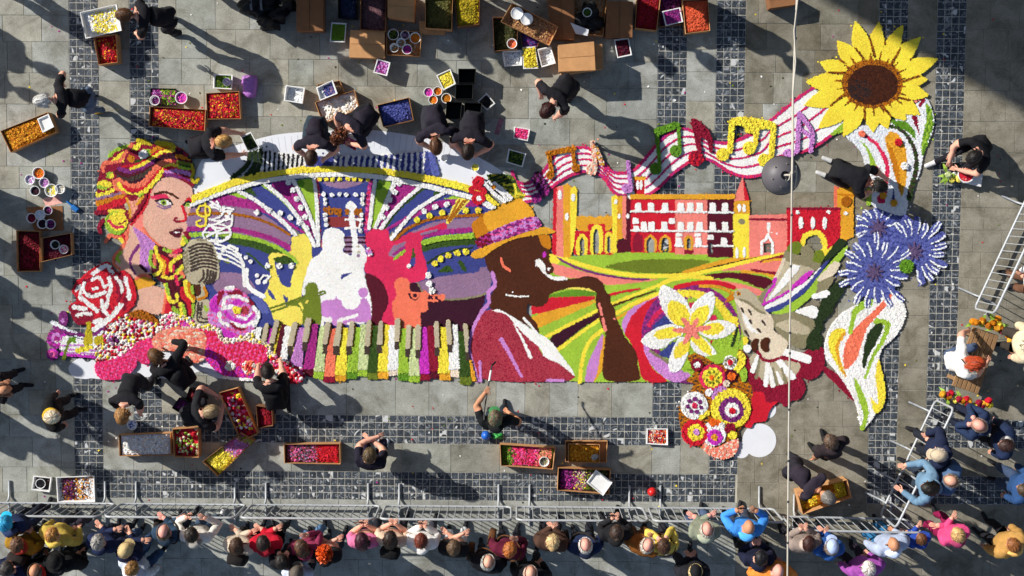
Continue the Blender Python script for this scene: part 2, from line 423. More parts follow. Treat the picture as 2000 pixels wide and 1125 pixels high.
P('dark_green_ray', 'dgreen', '515,600 625,588 690,690 600,650', style='c')
P('blue_ray', 'navy', '612,588 720,570 850,680 960,800 1060,900 1115,1015 1000,930 860,850 740,740 650,660')
S('magenta_line', 'mag', '860,855 960,920 1100,1005', 4, style='c')
P('taupe_wedge', 'khaki', '930,930 1000,960 1060,1020 1020,1030')
S('lime_line', 'lime', '722,572 850,660 960,770 1060,900 1135,1040', 4.2, style='c')
P('magenta_ray', 'mag', '770,552 985,520 1050,690 1120,830 1180,1000 1195,1090 1120,960 1000,780 880,640', style='c')
D('blue_spot', 'navy', '955,545', 34)
P('lime_ray', 'lime', '1030,520 1182,505 1212,800 1218,1000 1190,960 1130,780 1080,640')
D('shade_green', 'green', '1060,560', 40)
for sp in ('490,620 640,700 800,820 920,920 1030,1040', '740,560 900,690 1010,820 1120,980 1195,1125', '1000,530 1080,690 1150,850 1215,1060', '1190,505 1212,700 1228,1120'):
    S('white_rim', 'white', sp, 6.2, style='c', h=.035)
S('crimson_border', 'rose', '1218,515 1242,700 1262,1000 1262,1125', 7.5, style='c', mix=['mag', 'rose', 'salmon'])
fr(500, 281, 4)
P('blue_panel', 'navy', '492,290 868,290 850,620 845,860 690,860 520,860 500,600', sharp=True)
P('mauve_lens', 'mauve', '500,292 865,288 800,320 720,345 650,350 560,330')
D('yellow_blossom', 'yellow', '497,275 551,277 600,277 655,275 719,270 768,272 820,275 875,275', 16, style='r', h=.04)
P('red_block', 'redbr', '565,570 830,570 828,650 558,650', sharp=True)
P('mauve_slats', 'mauve', '690,722 852,722 850,860 690,860', sharp=True)
for y in (732, 768, 802, 838): S('dark_slat', 'plum', [(690, y), (850, y + 2)], 2.4, straight=True)
# lettering in rust petals
for k, sp in enumerate(('555,505 535,500 530,518 552,528 550,548 530,548', '572,492 570,545 580,550', '560,510 585,508', '596,510 594,548', '596,518 612,508',
                        '636,512 620,515 618,545 636,545 638,512 638,550', '660,512 645,520 650,538 662,532 662,512 660,560 645,562', '',
                        '716,512 704,520 704,545 716,548 722,520 716,512', '775,512 775,548', '775,516 792,510 793,548', '820,512 806,518 808,536 822,532 824,512 820,560 806,558')):
    if sp: S('letter', 'rust', sp, 2.6, straight=True, style='c', h=.03)
D('white_blossom', 'white', '530,392 593,397 655,392 706,397 777,397 837,397 540,432 540,468 540,555 545,592 550,632 832,432 832,468 825,555 820,595 820,632 815,680', 14, style='r', h=.045)
S('crimson_border', 'rose', '893,300 880,400 870,500 858,690', 7.5, style='c', mix=['mag', 'pink', 'rose'])
P('lime_ray', 'lime', '945,275 1068,285 1010,430 960,560 930,655 898,655 915,480')
D('shade_green', 'green', '960,330', 30)
P('magenta_ray', 'mag', '1098,300 1275,320 1150,430 1050,540 985,655 950,655 1020,480', style='c')
S('dark_green_line', 'dgreen', '1310,340 1200,430 1100,520 1005,650', 7.5, style='c')
P('blue_ray', 'navy', '1330,338 1412,350 1340,420 1200,500 1100,590 1040,645 1060,590 1180,470')
P('dark_green_wedge', 'dgreen', '1380,380 1440,350 1482,370 1400,420', style='c')
S('magenta_line', 'mag', '1185,575 1030,665', 4.5, style='c')
P('taupe_wedge', 'khaki', '1028,725 1115,632 1135,650 1060,745')
P('lime_wedge', 'lime', '1450,430 1600,392 1645,400 1560,440')
S('magenta_band', 'mag', '1230,560 1350,500 1500,460 1640,460 1770,475', 13, style='c')
S('blue_band', 'navy', '1100,690 1250,600 1400,545 1600,520 1810,512', 13)
P('mauve_band', 'mauve', '1190,705 1350,620 1500,590 1770,568 1700,660 1500,680 1300,720')
S('orange_line', 'rust', '1065,770 1180,665 1350,592 1500,570 1765,555', 4.6, style='c')
S('magenta_band', 'mag', '1310,715 1500,685 1710,670', 9.5, style='c')
S('dark_green_band', 'dgreen', '1300,815 1450,778 1720,755', 15, style='c')
S('lime_band', 'lime', '1308,772 1450,738 1700,716', 9, style='c', h=.04)
S('dark_arc', 'moss', '1340,930 1450,862 1600,822 1690,812', 2.4)
P('green_dart', 'dgreen', '1405,1005 1500,940 1545,1000', style='c')
P('green_dart', 'dgreen', '1570,920 1602,908 1655,990 1622,1002', style='c')
for sp in ('930,290 905,480 885,660', '1085,290 1020,450 960,590 932,655', '1292,328 1150,450 1040,570 978,660', '1512,358 1350,450 1235,530 1130,650 1058,742'):
    S('white_rim', 'white', sp, 5.8, style='c', h=.035)
D('white_blossom', 'white', '1490,472 1400,492 1313,525 1120,310 1085,378 1045,438 1018,498 990,570 255,300 290,362 320,430 352,498 385,572', 19, style='r', h=.045)
D('white_blossom', 'white', '105,520 190,540 270,575 340,612 395,660 10,535', 19, style='r', h=.045)
D('yellow_blossom', 'yellow', '1258,595 1357,562 1453,537 1640,522 1735,520 1397,935 1445,900 1503,872 1573,853 1640,843', 21, style='r', h=.045)
fr(700, 430, 5.627)
P('mauve_field', 'mauve', '560,700 640,690 740,655 1000,602 1330,575 1330,520 1405,508 1465,620 1455,740 1420,800 1300,838 1100,868 950,870 760,800 680,745')
P('plum_field', 'plum', '560,690 640,690 690,780 760,830 950,868 1100,868 1300,838 1420,795 1280,1240 680,1240 600,900 560,760')
S('grey_edge', 'khaki', '650,690 690,770 760,815 950,868 1100,868 1300,838 1410,800', 2.2)
D('white_blossom', 'white', '765,605 780,700 810,775', 31, style='r', h=.05)
fr(500, 281, 4)
P('yellow_flare', 'pyel', '1480,612 1500,632 1585,540 1695,415 1640,400 1570,428 1520,520')
for sp in ('1500,600 1590,430', '1505,605 1620,440', '1508,612 1650,430'): S('rust_ray', 'rust', sp, 1.2, straight=True)
# yellow and white arch
fr(0, 0, 1)
S('white_arch', 'white', '377,399 424,380 460,369 510,355 560,347 610,342 675,341 750,347 825,362 875,374 930,388', 7.5, style='c', h=.05)
S('yellow_arch', 'yellow', '376,389 424,370 458,357 510,343 550,336 600,331 675,329.5 750,334 825,347 875,358 932,373', 12, style='c', h=.055)

# ---------------------------------------------------------------- unfinished keyboard arc along the top of the arch
MOTIF[0] = 'unfinished_arc'; STYLE[:] = ['c', .03]
fr(360, 240, 4.689)
P('white_ground', 'white', '735,260 1110,300 1120,395 950,428 700,462 690,400')
for sp in ('600,275 585,370 520,440 440,505', '645,270 650,370 600,450 570,480', '700,255 702,350 680,420 640,470'): S('dark_key', 'moss', sp, 7.5)
for k in range(9): S('dark_stripe', 'black', [(745 + k * 42, 265 + k * 5), (742 + k * 42, 330 + k * 3), (735 + k * 42, 452 - k * 8)], 2.6)
fr(500, 281, 4)
P('blue_ground', 'navy', '460,100 900,100 1340,62 1365,245 1200,222 1000,192 700,178 460,178', sharp=True)
for k in range(16):
    x = 612 + k * 46; S('white_stripe', 'white', [(x + 12, 105 - k * 2.0), (x, 175 + max(0, k - 5) * 6)], 5.2 if k != 2 else 8)
P('lilac_patch', 'blue', '400,130 470,110 480,185 380,185')
P('grey_blue_strip', 'blue', '1345,70 1385,70 1440,255 1375,245')

# ---------------------------------------------------------------- players
STYLE[:] = ['f', .024]
MOTIF[0] = 'bass_player_figure'; fr(480, 440, 5.627)
P('white_body', 'white', '845,180 850,90 890,40 950,25 1020,45 1090,100 1070,140 1092,225 1060,262 1065,300 1160,342 1180,300 1240,200 1290,240 1330,340 1320,400 1290,470 1310,560 1335,690 1385,800 1388,1090 820,1090 832,830 800,770 615,772 620,700 680,460 720,370 800,330 845,280')
fr(500, 281, 4)
S('bass_neck', 'white', '745,510 752,600 765,700 775,760 772,860', 9.5, 12)
P('bass_head', 'white', '737,438 788,490 770,525 735,525 694,492')
S('tuning_peg', 'white', '698,592 800,590', 3, straight=True); S('tuning_peg', 'white', '700,660 808,655', 3, straight=True)
fr(480, 440, 5.627)
P('blue_gap', 'navy', '1048,540 1168,518 1045,602', sharp=True)
D('grey_hole', 'mauve', '1240,335', 18); S('grey_mark', 'taupe', '1222,235 1240,230', 2); S('grey_mark', 'taupe', '1225,292 1250,290', 2)
P('lilac_trousers', 'lilac', '830,820 980,818 990,765 1010,818 1050,822 1062,890 1110,920 1200,925 1250,880 1262,800 1330,800 1372,900 1382,1070 1100,1062 1115,1105 950,1105 950,1032 890,1010 828,1000')
D('lilac_child_head', 'lilac', '1290,740', 55)
P('white_gap', 'white', '1000,1030 1240,968 1235,1008 1062,1050 1062,1110 1008,1092')
P('white_gap', 'white', '888,1020 940,1002 955,1060 900,1070')
P('white_gap', 'white', '825,1005 862,1005 855,1105 825,1105')
MOTIF[0] = 'trumpet_player_figure'; fr(700, 430, 5.627)
P('dark_back', 'maroon', '55,575 200,618 295,720 335,880 312,980 250,1060 245,1240 140,1240 148,900 100,730')
P('crimson_body', 'rose', '72,230 90,140 160,90 250,100 335,108 332,180 370,242 480,182 600,122 800,82 950,18 985,95 800,122 700,160 690,330 740,460 755,560 740,640 640,680 560,690 550,800 430,1125 420,1180 255,1180 262,1050 325,960 335,850 300,740 250,660 160,600 58,572 80,450 110,380 150,330 95,290')
P('mauve_gap', 'mauve', '320,390 380,280 450,262 525,220 505,300 405,412')
S('magenta_gap', 'mag', '395,375 500,302', 6, style='c'); S('lime_gap', 'lime', '400,425 505,340', 5.5, style='c')
P('dark_slot', 'dgreen', '600,292 632,400 600,430 575,420'); P('blue_slot', 'navy', '575,420 630,405 620,512 560,512')
P('mauve_gap', 'mauve', '580,130 780,60 920,20 900,40 760,90 620,140'); S('mauve_gap', 'mauve', '690,155 860,110', 3)
D('white_blossom', 'white', '555,505', 20, style='r', h=.04)
D('pink_blossom', 'pink', '110,330 130,370', 26, style='r', h=.04, mix=['pink', 'white', 'lilac'])
MOTIF[0] = 'coral_trumpeter_figure'
P('dark_gap', 'plum', '545,690 650,690 690,780 660,880 620,900 560,850')
P('coral_body', 'coral', '388,720 410,650 460,628 530,635 568,690 560,790 680,800 740,765 765,820 755,890 765,985 720,1012 670,1010 700,1240 430,1240 370,980 368,900 430,820')
P('dark_gap', 'plum', '545,800 650,800 655,860 622,892 565,850')
S('trumpet_tube', 'coral', '545,792 900,828', 2.6, straight=True)
P('trumpet_bell', 'coral', '860,835 945,808 958,840 930,892 880,860'); S('trumpet_tube', 'coral', '755,882 870,886', 3.4, straight=True)
for c in ('595,800 590,835 625,860 655,835 650,805',): S('trumpet_loop', 'coral', c, 2.2)
P('dark_gap', 'plum', '765,825 870,840 872,868 770,860'); S('trumpet_valve', 'coral', '830,830 832,880', 2)
MOTIF[0] = 'saxophone_player_figure'; fr(480, 440, 5.627)
P('yellow_body', 'pyel', '500,130 600,100 650,95 700,150 722,230 720,330 732,360 690,440 650,560 615,690 610,780 640,900 620,1000 625,1110 372,1110 310,1040 280,950 240,860 172,800 240,700 262,650 258,600 275,540 260,430 248,340 290,300 350,298 400,310 500,290 490,250 512,190')
P('blue_gap', 'navy', '305,365 440,330 530,370 572,410 540,450 502,580 490,690 430,670 375,630 370,590 340,530')
P('green_gap', 'dgreen', '303,362 440,328 560,412 420,432 320,400', style='c'); S('lime_gap', 'lime', '440,305 500,345 565,410', 4.5)
P('blue_gap', 'navy', '232,688 300,750 332,822 290,812 258,770', sharp=True); P('blue_gap', 'navy', '402,758 468,800 455,880 440,880', sharp=True)
MOTIF[0] = 'trombone_player_figure'
D('green_head', 'olive', '725,700', 74); P('green_body', 'olive', '650,740 800,740 832,850 835,1110 622,1110 632,1000 620,950 570,880 520,885 450,885 440,840 560,830 640,790')
P('yellow_gap', 'pyel', '575,850 612,845 638,920 625,940'); S('yellow_mark', 'pyel', '668,852 685,820', 2)
for sp in ('265,915 640,782', '285,950 450,892', '500,830 610,800'): S('trombone_slide', 'olive', sp, 1.9, straight=True)
S('trombone_slide', 'olive', '780,748 850,724 872,742 850,755 800,772', 1.9)
fr(480, 440, 5.627)
MOTIF[0] = 'ray_fan'; STYLE[:] = ['r', .045]
D('white_blossom', 'white', '240,445 368,445 500,445', 28); D('white_blossom', 'white', '55,395 5,355 125,550', 19)

# ---------------------------------------------------------------- swirling staff from the microphone
MOTIF[0] = 'swirling_staff'; STYLE[:] = ['f', .03]
for sp in ('10,500 0,580 20,650 80,720 190,780', ): S('ribbon', 'white', sp, 8)
S('note_bar', 'white', '150,612 200,548 265,560 225,612', 2.2, straight=True); D('note_head', 'white', '135,622', 26); D('note_head', 'white', '212,622', 22)
fr(180, 440, 5.627)
S('ribbon', 'white', '1590,310 1650,400 1668,500 1680,660', 4, 7)
for a, b in (((1345, 200), (1640, 330)), ((1355, 245), (1650, 375)), ((1365, 300), (1650, 420)), ((1375, 355), (1655, 470))):
    S('staff_line', 'white', [a, (.5 * (a[0] + b[0]), .5 * (a[1] + b[1]) - 18), b], 2.4)
D('note_head', 'white', '1440,270 1395,345', 27); S('note_bar', 'white', '1445,260 1520,225 1600,262 1580,300', 4, straight=True)
fr(360, 240, 4.689)
for sp in ('240,720 330,770 450,790', '270,770 350,800 440,810', '300,720 340,790 420,830', '370,770 340,850 250,890', '430,800 380,880 260,940', '440,850 420,950 300,960 200,930',
           '170,1010 230,940 340,930 420,980 400,1060 280,1085 190,1060 170,1010', '190,1000 300,1010 420,1000', '210,1040 310,990 430,940', '230,880 330,900 430,880', '250,1070 340,1090 400,1040', '230,930 300,1000 290,1080'):
    S('staff_loop', 'white', sp, 2.5)
D('note_head', 'white', '250,760 340,790 395,860 300,1080', 20)
S('treble_clef', 'yellow', '120,800 150,760 220,770 235,830 190,860 130,840 118,800', 2.6); S('treble_clef', 'yellow', '190,720 195,800 200,900 180,945 125,940 115,905 145,895', 2.8)

# ---------------------------------------------------------------- piano keys
MOTIF[0] = 'piano_keyboard'; fr(500, 562, 4); STYLE[:] = ['c', .045]
KEYS = [('5,310 45,310 20,425 0,425', 'white', None, None), ('95,320 130,320 110,430 70,430', 'bmag', None, None), ('185,290 196,290 150,500 130,470', 'yellow', None, None),
 ('195,290 236,290 190,520 155,545', 'maroon', None, None), ('230,300 288,305 240,565 185,595', 'white', None, None), ('305,300 326,310 290,500 268,545', 'yellow', None, None),
 ('335,315 382,315 360,615 270,602', 'lilac', None, None), ('440,285 482,285 455,632 373,632', 'mag', '373,630 452,630 446,692 385,682', 'maroon'),
 ('505,300 552,300 530,652 455,652', 'plime', '455,650 530,650 525,712 450,702', 'lime'), ('578,320 622,320 615,690 535,690', 'coral', '530,690 615,690 615,738 530,735', 'dred'),
 ('668,315 716,315 705,682 615,682', 'yellow', '620,680 705,680 700,727 622,727', 'gold'), ('765,310 817,310 790,660 705,660', 'lime', '700,655 790,655 785,712 705,707', 'green'),
 ('820,290 882,290 872,640 795,640', 'plime', '800,635 872,635 865,692 798,687', 'lime'), ('905,295 952,295 950,662 872,662', 'dgreen', '873,660 951,660 950,714 872,714', 'olive'),
 ('988,290 1042,290 1030,652 950,652', 'yellow', '950,650 1032,650 1032,710 955,707', 'gold'), ('1040,295 1112,295 1110,640 1030,640', 'white', '1032,640 1110,640 1110,682 1035,682', 'cream'),
 ('1130,320 1172,320 1195,665 1110,665', 'lime', '1112,664 1195,664 1193,724 1115,722', 'green'), ('1210,320 1247,320 1280,682 1195,682', 'plime', '1195,682 1279,682 1276,737 1200,734', 'lime'),
 ('1283,310 1332,310 1355,668 1280,668', 'bmag', '1280,668 1356,668 1358,720 1285,722', 'dred'), ('1340,300 1392,300 1430,652 1355,652', 'dred', '1357,650 1431,650 1429,707 1362,707', 'maroon'),
 ('1430,310 1482,310 1513,662 1425,662', 'yellow', '1430,662 1514,662 1519,722 1438,717', 'gold'), ('1523,290 1572,290 1590,640 1505,640', 'white', '1513,635 1591,635 1596,697 1520,692', 'cream'),
 ('1583,345 1642,345 1676,692 1590,692', 'dgreen', '1593,690 1681,690 1679,757 1600,752', 'olive'), ('1668,560 1692,580 1742,722 1690,727', 'gold', None, None)]
for sp, c, fsp, fc in KEYS:
    P('key', c, sp, sharp=True)
    if fsp: P('key_front', fc, fsp, sharp=True, h=.035)
BK = [(70, 100, 280, 45, 78, 412, 0), (150, 182, 250, 108, 142, 430, 490), (288, 326, 270, 250, 288, 450, 522), (390, 432, 240, 365, 402, 420, 490), (545, 582, 270, 524, 556, 435, 512),
      (638, 672, 270, 606, 652, 452, 522), (735, 768, 260, 711, 752, 452, 517), (870, 902, 255, 850, 888, 452, 517), (964, 992, 260, 948, 988, 440, 507), (1090, 1127, 240, 1085, 1117, 420, 482),
      (1180, 1212, 290, 1170, 1203, 472, 537), (1250, 1286, 290, 1250, 1283, 482, 546), (1394, 1427, 265, 1400, 1432, 462, 527), (1485, 1517, 250, 1498, 1532, 440, 502), (1620, 1653, 280, 1640, 1668, 497, 567)]
for a, b, y0, c, d, y1, y2 in BK:
    P('key_side', 'dgold', [(b - 4, y0 + 10), (b + 9, y0 + 22), (d + 9, y1 + 2), (d - 4, y1)], sharp=True, style='f', h=.05)
    P('sharp_key', 'taupe', [(a, y0 + 14), (a + 8, y0), (b - 8, y0), (b, y0 + 14), (d, y1), (c, y1)], sharp=True, style='f', h=.07)
    if y2: P('sharp_key_front', 'dbrown', [(c, y1), (d, y1), (d - 2, y2), (c - 2, y2)], sharp=True, style='f', h=.05)

# ---------------------------------------------------------------- singer
MOTIF[0] = 'singer_portrait'; STYLE[:] = ['c', .035]; fr(180, 260, 5.627)
P('hair', 'dred', '430,130 510,70 600,90 650,140 740,95 860,120 930,150 1000,190 1060,250 1100,330 1120,390 1080,450 1100,560 1000,520 850,460 720,500 640,600 560,800 430,960 400,1110 350,900 180,900 60,885 50,700 70,620 60,540 90,450 100,350 170,300 220,230 300,160')
S('hair_lock', 'lime', '195,255 270,185 420,140', 6); P('hair_lock', 'yellow', '190,320 300,222 390,185 365,270 340,330 200,335')
P('hair_lock', 'dred', '355,210 545,190 525,290 440,335 365,315'); D('hair_flower', 'dgold', '425,280', 42)
S('hair_lock', 'coral', '120,420 140,335 300,312 380,195 440,130', 7)
P('hair_lock', 'yellow', '440,150 520,90 600,100 560,140 500,190 440,190'); P('hair_lock', 'dred', '160,360 250,330 330,330 300,380 200,390')
D('hair_lock', 'lime', '605,238', 74); D('white_flower', 'white', '568,235', 46, style='r', h=.06)
P('hair_lock', 'dgold', '640,180 740,120 870,145 940,210 760,195 640,235'); S('hair_lock', 'oliveyel', '515,88 590,105 645,150', 9); S('hair_lock', 'oliveyel', '715,110 850,125 905,165', 8)
S('hair_lock', 'dred', '555,148 645,158', 8); P('hair_lock', 'plum', '900,165 1010,200 1000,252 930,245')
P('hair_lock', 'dgreen', '470,300 560,280 620,260 560,320 470,340')
S('hair_lock', 'crim', '330,368 480,350 620,275 720,205 860,182', 5); S('hair_lock', 'yellow', '430,392 560,342 680,262 780,205 900,192', 6)
S('hair_lock', 'purple', '300,395 420,425 560,392 690,310', 9); P('hair_lock', 'plum', '690,305 780,232 920,210 935,290 800,300 690,350')
S('hair_lock', 'maroon', '265,425 400,470 560,425 720,335', 8.5); S('hair_lock', 'dbrown', '290,480 400,512 560,455 700,372', 8.5); S('hair_lock', 'plum', '330,525 430,545 560,505 650,425', 6)
S('hair_lock', 'coral', '285,520 430,585 560,548 660,438 740,345 845,312', 11.5); S('hair_lock', 'crim', '310,575 450,625 580,595 680,485 760,405 820,372', 7)
S('hair_lock', 'yellow', '295,560 340,632 450,682 560,652 680,542 760,432 840,362 930,362', 8); S('hair_lock', 'lime', '320,648 440,698 560,675', 4)
S('hair_lock', 'crim', '800,392 880,382 965,412', 6.5); S('hair_lock', 'lilac', '820,428 940,418 1065,450', 8); S('hair_lock', 'purple', '800,452 920,472 1065,522', 6.5); S('hair_lock', 'dred', '990,515 1092,570', 8)
S('hair_lock', 'dgold', '940,248 1060,290', 8); S('hair_lock', 'maroon', '930,285 1085,322', 5); S('hair_lock', 'olive', '950,322 1090,350', 8); S('hair_lock', 'lime', '960,372 1065,392', 6); S('hair_lock', 'dgreen', '980,352 1080,372', 3)
S('hair_curl', 'oliveyel', '1088,350 1112,430 1090,500 1140,545 1165,505', 5)
P('hair_lock', 'dred', '75,480 135,425 165,500 120,525'); P('hair_lock', 'lime', '145,440 235,418 245,490 170,505'); D('hair_lock', 'yellow', '215,470', 28)
P('hair_lock', 'yellow', '55,545 120,508 215,540 235,600 100,632'); S('hair_lock', 'lime', '70,590 160,610 230,600', 4); P('hair_lock', 'dred', '105,642 230,580 255,590 160,655'); S('hair_lock', 'yellow', '65,682 180,652 265,602', 7)
S('hair_lock', 'mauve', '55,722 180,692 320,662', 6); S('hair_lock', 'coral', '238,520 260,600 360,662', 6); S('hair_lock', 'dgold', '65,772 200,732 335,692', 9); S('hair_lock', 'crim', '95,832 230,782 375,732', 13); S('hair_lock', 'dred', '50,880 130,862 285,832', 7)
P('ear', 'peach', '375,700 530,690 490,850 425,935 400,830'); S('ear_rim', 'gold', '385,720 410,830 420,930', 5); S('ear_rim', 'gold', '560,690 500,780', 6); P('ear_shade', 'taupe', '355,770 395,770 410,832 375,852')
P('hair_lock', 'dred', '368,670 525,680 480,742 410,742'); S('hair_lock', 'yellow', '200,862 345,862', 10); S('hair_lock', 'dred', '188,892 300,912 375,882', 6)
D('earring', 'lime', '272,985', 128); D('earring', 'yellow', '285,970', 105); P('earring', 'dred', '160,900 240,985 330,1010 380,960 390,900 300,915'); P('earring', 'yellow', '180,905 375,905 375,955 290,1000 220,972')
S('earring', 'rose', '185,962 255,1032 340,1028', 6); S('earring_drop', 'dred', '125,955 80,1020 92,1095', 6.5)
STYLE[:] = ['f', .022]
fr(180, 440, 5.627)
P('neck', 'skin', '395,-60 470,-10 540,100 700,200 660,330 640,450 665,530 560,540 440,600 290,525 250,430 290,310 375,215')
P('neck_shade', 'lilac', '430,0 540,80 705,190 650,300 640,520 560,500 520,420 530,300 520,160', style='c'); S('neck_line', 'purple', '512,225 432,340 420,430 472,532', 6.5, 4); S('neck_line', 'plum', '530,440 595,505', 4)
S('hair_lock', 'coral', '355,228 250,335 242,420 300,482', 5, style='c'); S('hair_lock', 'lime', '312,300 275,360 302,402', 6, style='c')
S('hair_lock', 'coral', '150,180 200,112 300,130 372,58', 6, style='c'); S('hair_lock', 'yellow', '308,145 355,212', 6, style='c'); S('hair_lock', 'crim', '335,110 372,165', 6, style='c'); S('hair_lock', 'coral', '392,0 385,110 350,230', 6, style='c')
P('dress_strap', 'gold', '438,632 520,558 645,582 695,640 640,672 480,712'); P('shoulder', 'skin', '478,712 660,662 800,702 802,800 762,985 640,965 480,955 360,985 470,860')
P('red_strip', 'crim', '810,690 835,830 895,955 768,975 802,800'); S('red_strip', 'coral', '812,700 800,830 775,960', 5)
S('hair_lock', 'coral', '480,590 560,545 640,570', 4)
fr(180, 260, 5.627)
P('face', 'skin', '645,610 720,512 860,460 1000,522 1100,590 1106,740 1060,900 1030,960 1052,1040 1000,1140 980,1250 890,1287 790,1267 640,1152 560,1040 558,880 640,660')
S('cheek_line', 'crim', '640,620 600,750 520,900 430,1000', 6.5, style='c'); P('cheek_shade', 'salmon', '558,870 562,1040 700,1210 600,1130 445,1015 500,930'); S('jaw_line', 'coral', '560,1040 640,1150 790,1268 900,1288', 2.5)
P('eye_shadow', 'rose', '635,695 720,662 805,668 860,722 760,722 700,738 650,722'); P('eye_white', 'white', '712,752 770,730 835,738 872,780 810,802 748,792'); D('iris', 'lime', '785,765', 33); D('iris_ring', 'olive', '785,765', 21); D('pupil', 'black', '788,766', 12)
S('upper_lid', 'black', '695,748 720,738 770,724 840,732 880,782', 2.3, 1.6); S('lower_lid', 'mauve', '715,765 760,795 815,806 870,785', 1.6); S('eyebrow', 'brown', '685,672 790,648 870,670 940,714', 2.6, 2.6)
P('eye_shadow', 'crim', '1002,762 1042,710 1082,702 1110,762 1060,748'); P('eye_white', 'white', '1018,792 1060,758 1102,790 1060,822'); D('iris', 'lime', '1048,787', 26); D('pupil', 'black', '1050,787', 10); S('upper_lid', 'black', '1000,794 1042,752 1100,772', 2.2)
S('lash_shadow', 'mauve', '715,800 780,825 860,812', 1.8)
S('nose_line', 'crim', '988,802 1022,900 1022,958 965,972', 4, 2.4); S('nostril', 'dred', '962,972 922,972 903,950 932,932', 2.4)
fr(180, 440, 5.627)
P('lips', 'maroon', '838,80 900,50 985,22 1003,60 970,100 982,130 940,142 880,117'); P('teeth', 'white', '888,76 962,62 962,80 910,87')
P('hair_lock', 'dred', '1000,70 1040,60 1092,140 1050,155 1010,112', style='c'); P('hair_lock', 'yellow', '988,112 1052,160 1012,222 968,222', style='c'); S('hair_lock', 'lime', '1000,120 1035,180', 5, style='c')
STYLE[:] = ['c', .04]
P('side_hair', 'maroon', '648,340 700,228 800,240 900,300 980,330 1005,500 960,700 1000,850 1112,850 1105,1000 980,1012 900,945 832,822 810,652 668,545 648,430')
for sp, c, wd in (('655,290 640,400 690,455', 'lime', 6), ('682,330 695,425', 'coral', 6), ('700,245 722,340 765,430 735,520 690,542', 'yellow', 7), ('738,330 800,420 790,540', 'gold', 4), ('765,340 835,402 822,525', 'crim', 7),
                  ('790,262 862,292 940,300', 'lime', 6), ('900,300 970,275', 'rose', 7), ('860,330 960,335', 'salmon', 6), ('868,495 872,420 970,340', 'yellow', 7), ('905,455 890,500', 'rose', 5), ('930,505 1005,440', 'lime', 6), ('780,562 850,582 925,542 995,455', 'yellow', 7),
                  ('975,520 1000,560', 'coral', 8), ('925,560 940,650', 'rose', 6), ('960,590 985,560', 'lime', 5), ('812,650 842,760 862,832 925,832 935,765', 'yellow', 7), ('812,640 850,760', 'lime', 5), ('990,700 1002,780 1065,835', 'crim', 8),
                  ('1028,620 1042,730 1112,832', 'yellow', 7), ('1062,640 1075,740 1130,800', 'dgold', 5), ('1100,680 1110,740', 'lime', 5), ('970,860 1002,1002', 'yellow', 8), ('1000,880 1030,980', 'lime', 4), ('900,910 952,965', 'lime', 8), ('1058,860 1092,975', 'crim', 8), ('1110,880 1110,990', 'lime', 5)):
    S('side_lock', c, sp, wd)
# ---------------------------------------------------------------- microphone
MOTIF[0] = 'microphone_figure'; STYLE[:] = ['f', .03]
P('grille_head', 'taupe', '1010,300 1050,192 1130,146 1230,150 1322,192 1372,300 1392,450 1397,560 1340,622 1200,645 1080,645 1028,572 1000,420')
for k in range(8):
    y = 240 + k * 36; x0 = 1068 + k * 3; x1 = 1312 + min(k, 4) * 14
    S('grille_slot', 'dbrown', [(x0, y + 8), (x0 + (x1 - x0) * .35, y - 32), (x0 + (x1 - x0) * .7, y - 34), (x1, y - 8)], 2.5)
for a, b, c in (((1222, 495), (1222, 570), (1178, 622)), ((1267, 490), (1264, 565), (1222, 640)), ((1300, 500), (1290, 590), (1252, 640)), ((1332, 510), (1320, 590), (1288, 642)), ((1362, 515), (1347, 590), (1315, 637))):
    S('grille_slot', 'dbrown', [a, b, c], 2.6)
for k in range(6): S('side_slot', 'khaki', [(1003, 312 + 46 * k), (1050, 275 + 46 * k)], 1.6, straight=True)
for k, x in enumerate((1160, 1195, 1225, 1255, 1285)): S('small_letter', 'khaki', [(x - 6, 148), (x, 166), (x + 6, 148)], 1.2, straight=True)
P('swivel', 'brown', '1120,650 1190,652 1185,760 1155,785 1125,720'); S('yoke', 'taupe', '1215,650 1222,760 1160,808', 8); S('yoke_edge', 'dgold', '1232,680 1256,770 1170,815', 4)
P('stand_base', 'taupe', '1165,822 1300,820 1320,1080 1290,1100 1130,1105 1095,1050 1130,920'); S('stand_line', 'dbrown', '1165,850 1155,1025 1195,1062 1300,1062', 1.6); S('stand_line', 'dbrown', '1205,850 1200,1010 1290,1030', 1.4); P('lime_mark', 'lime', '1225,875 1260,890 1290,940 1240,950')
for k in range(8): S('stand_tick', 'dbrown', [(1172, 880 + k * 18), (1190, 880 + k * 18)], 1.2, straight=True)

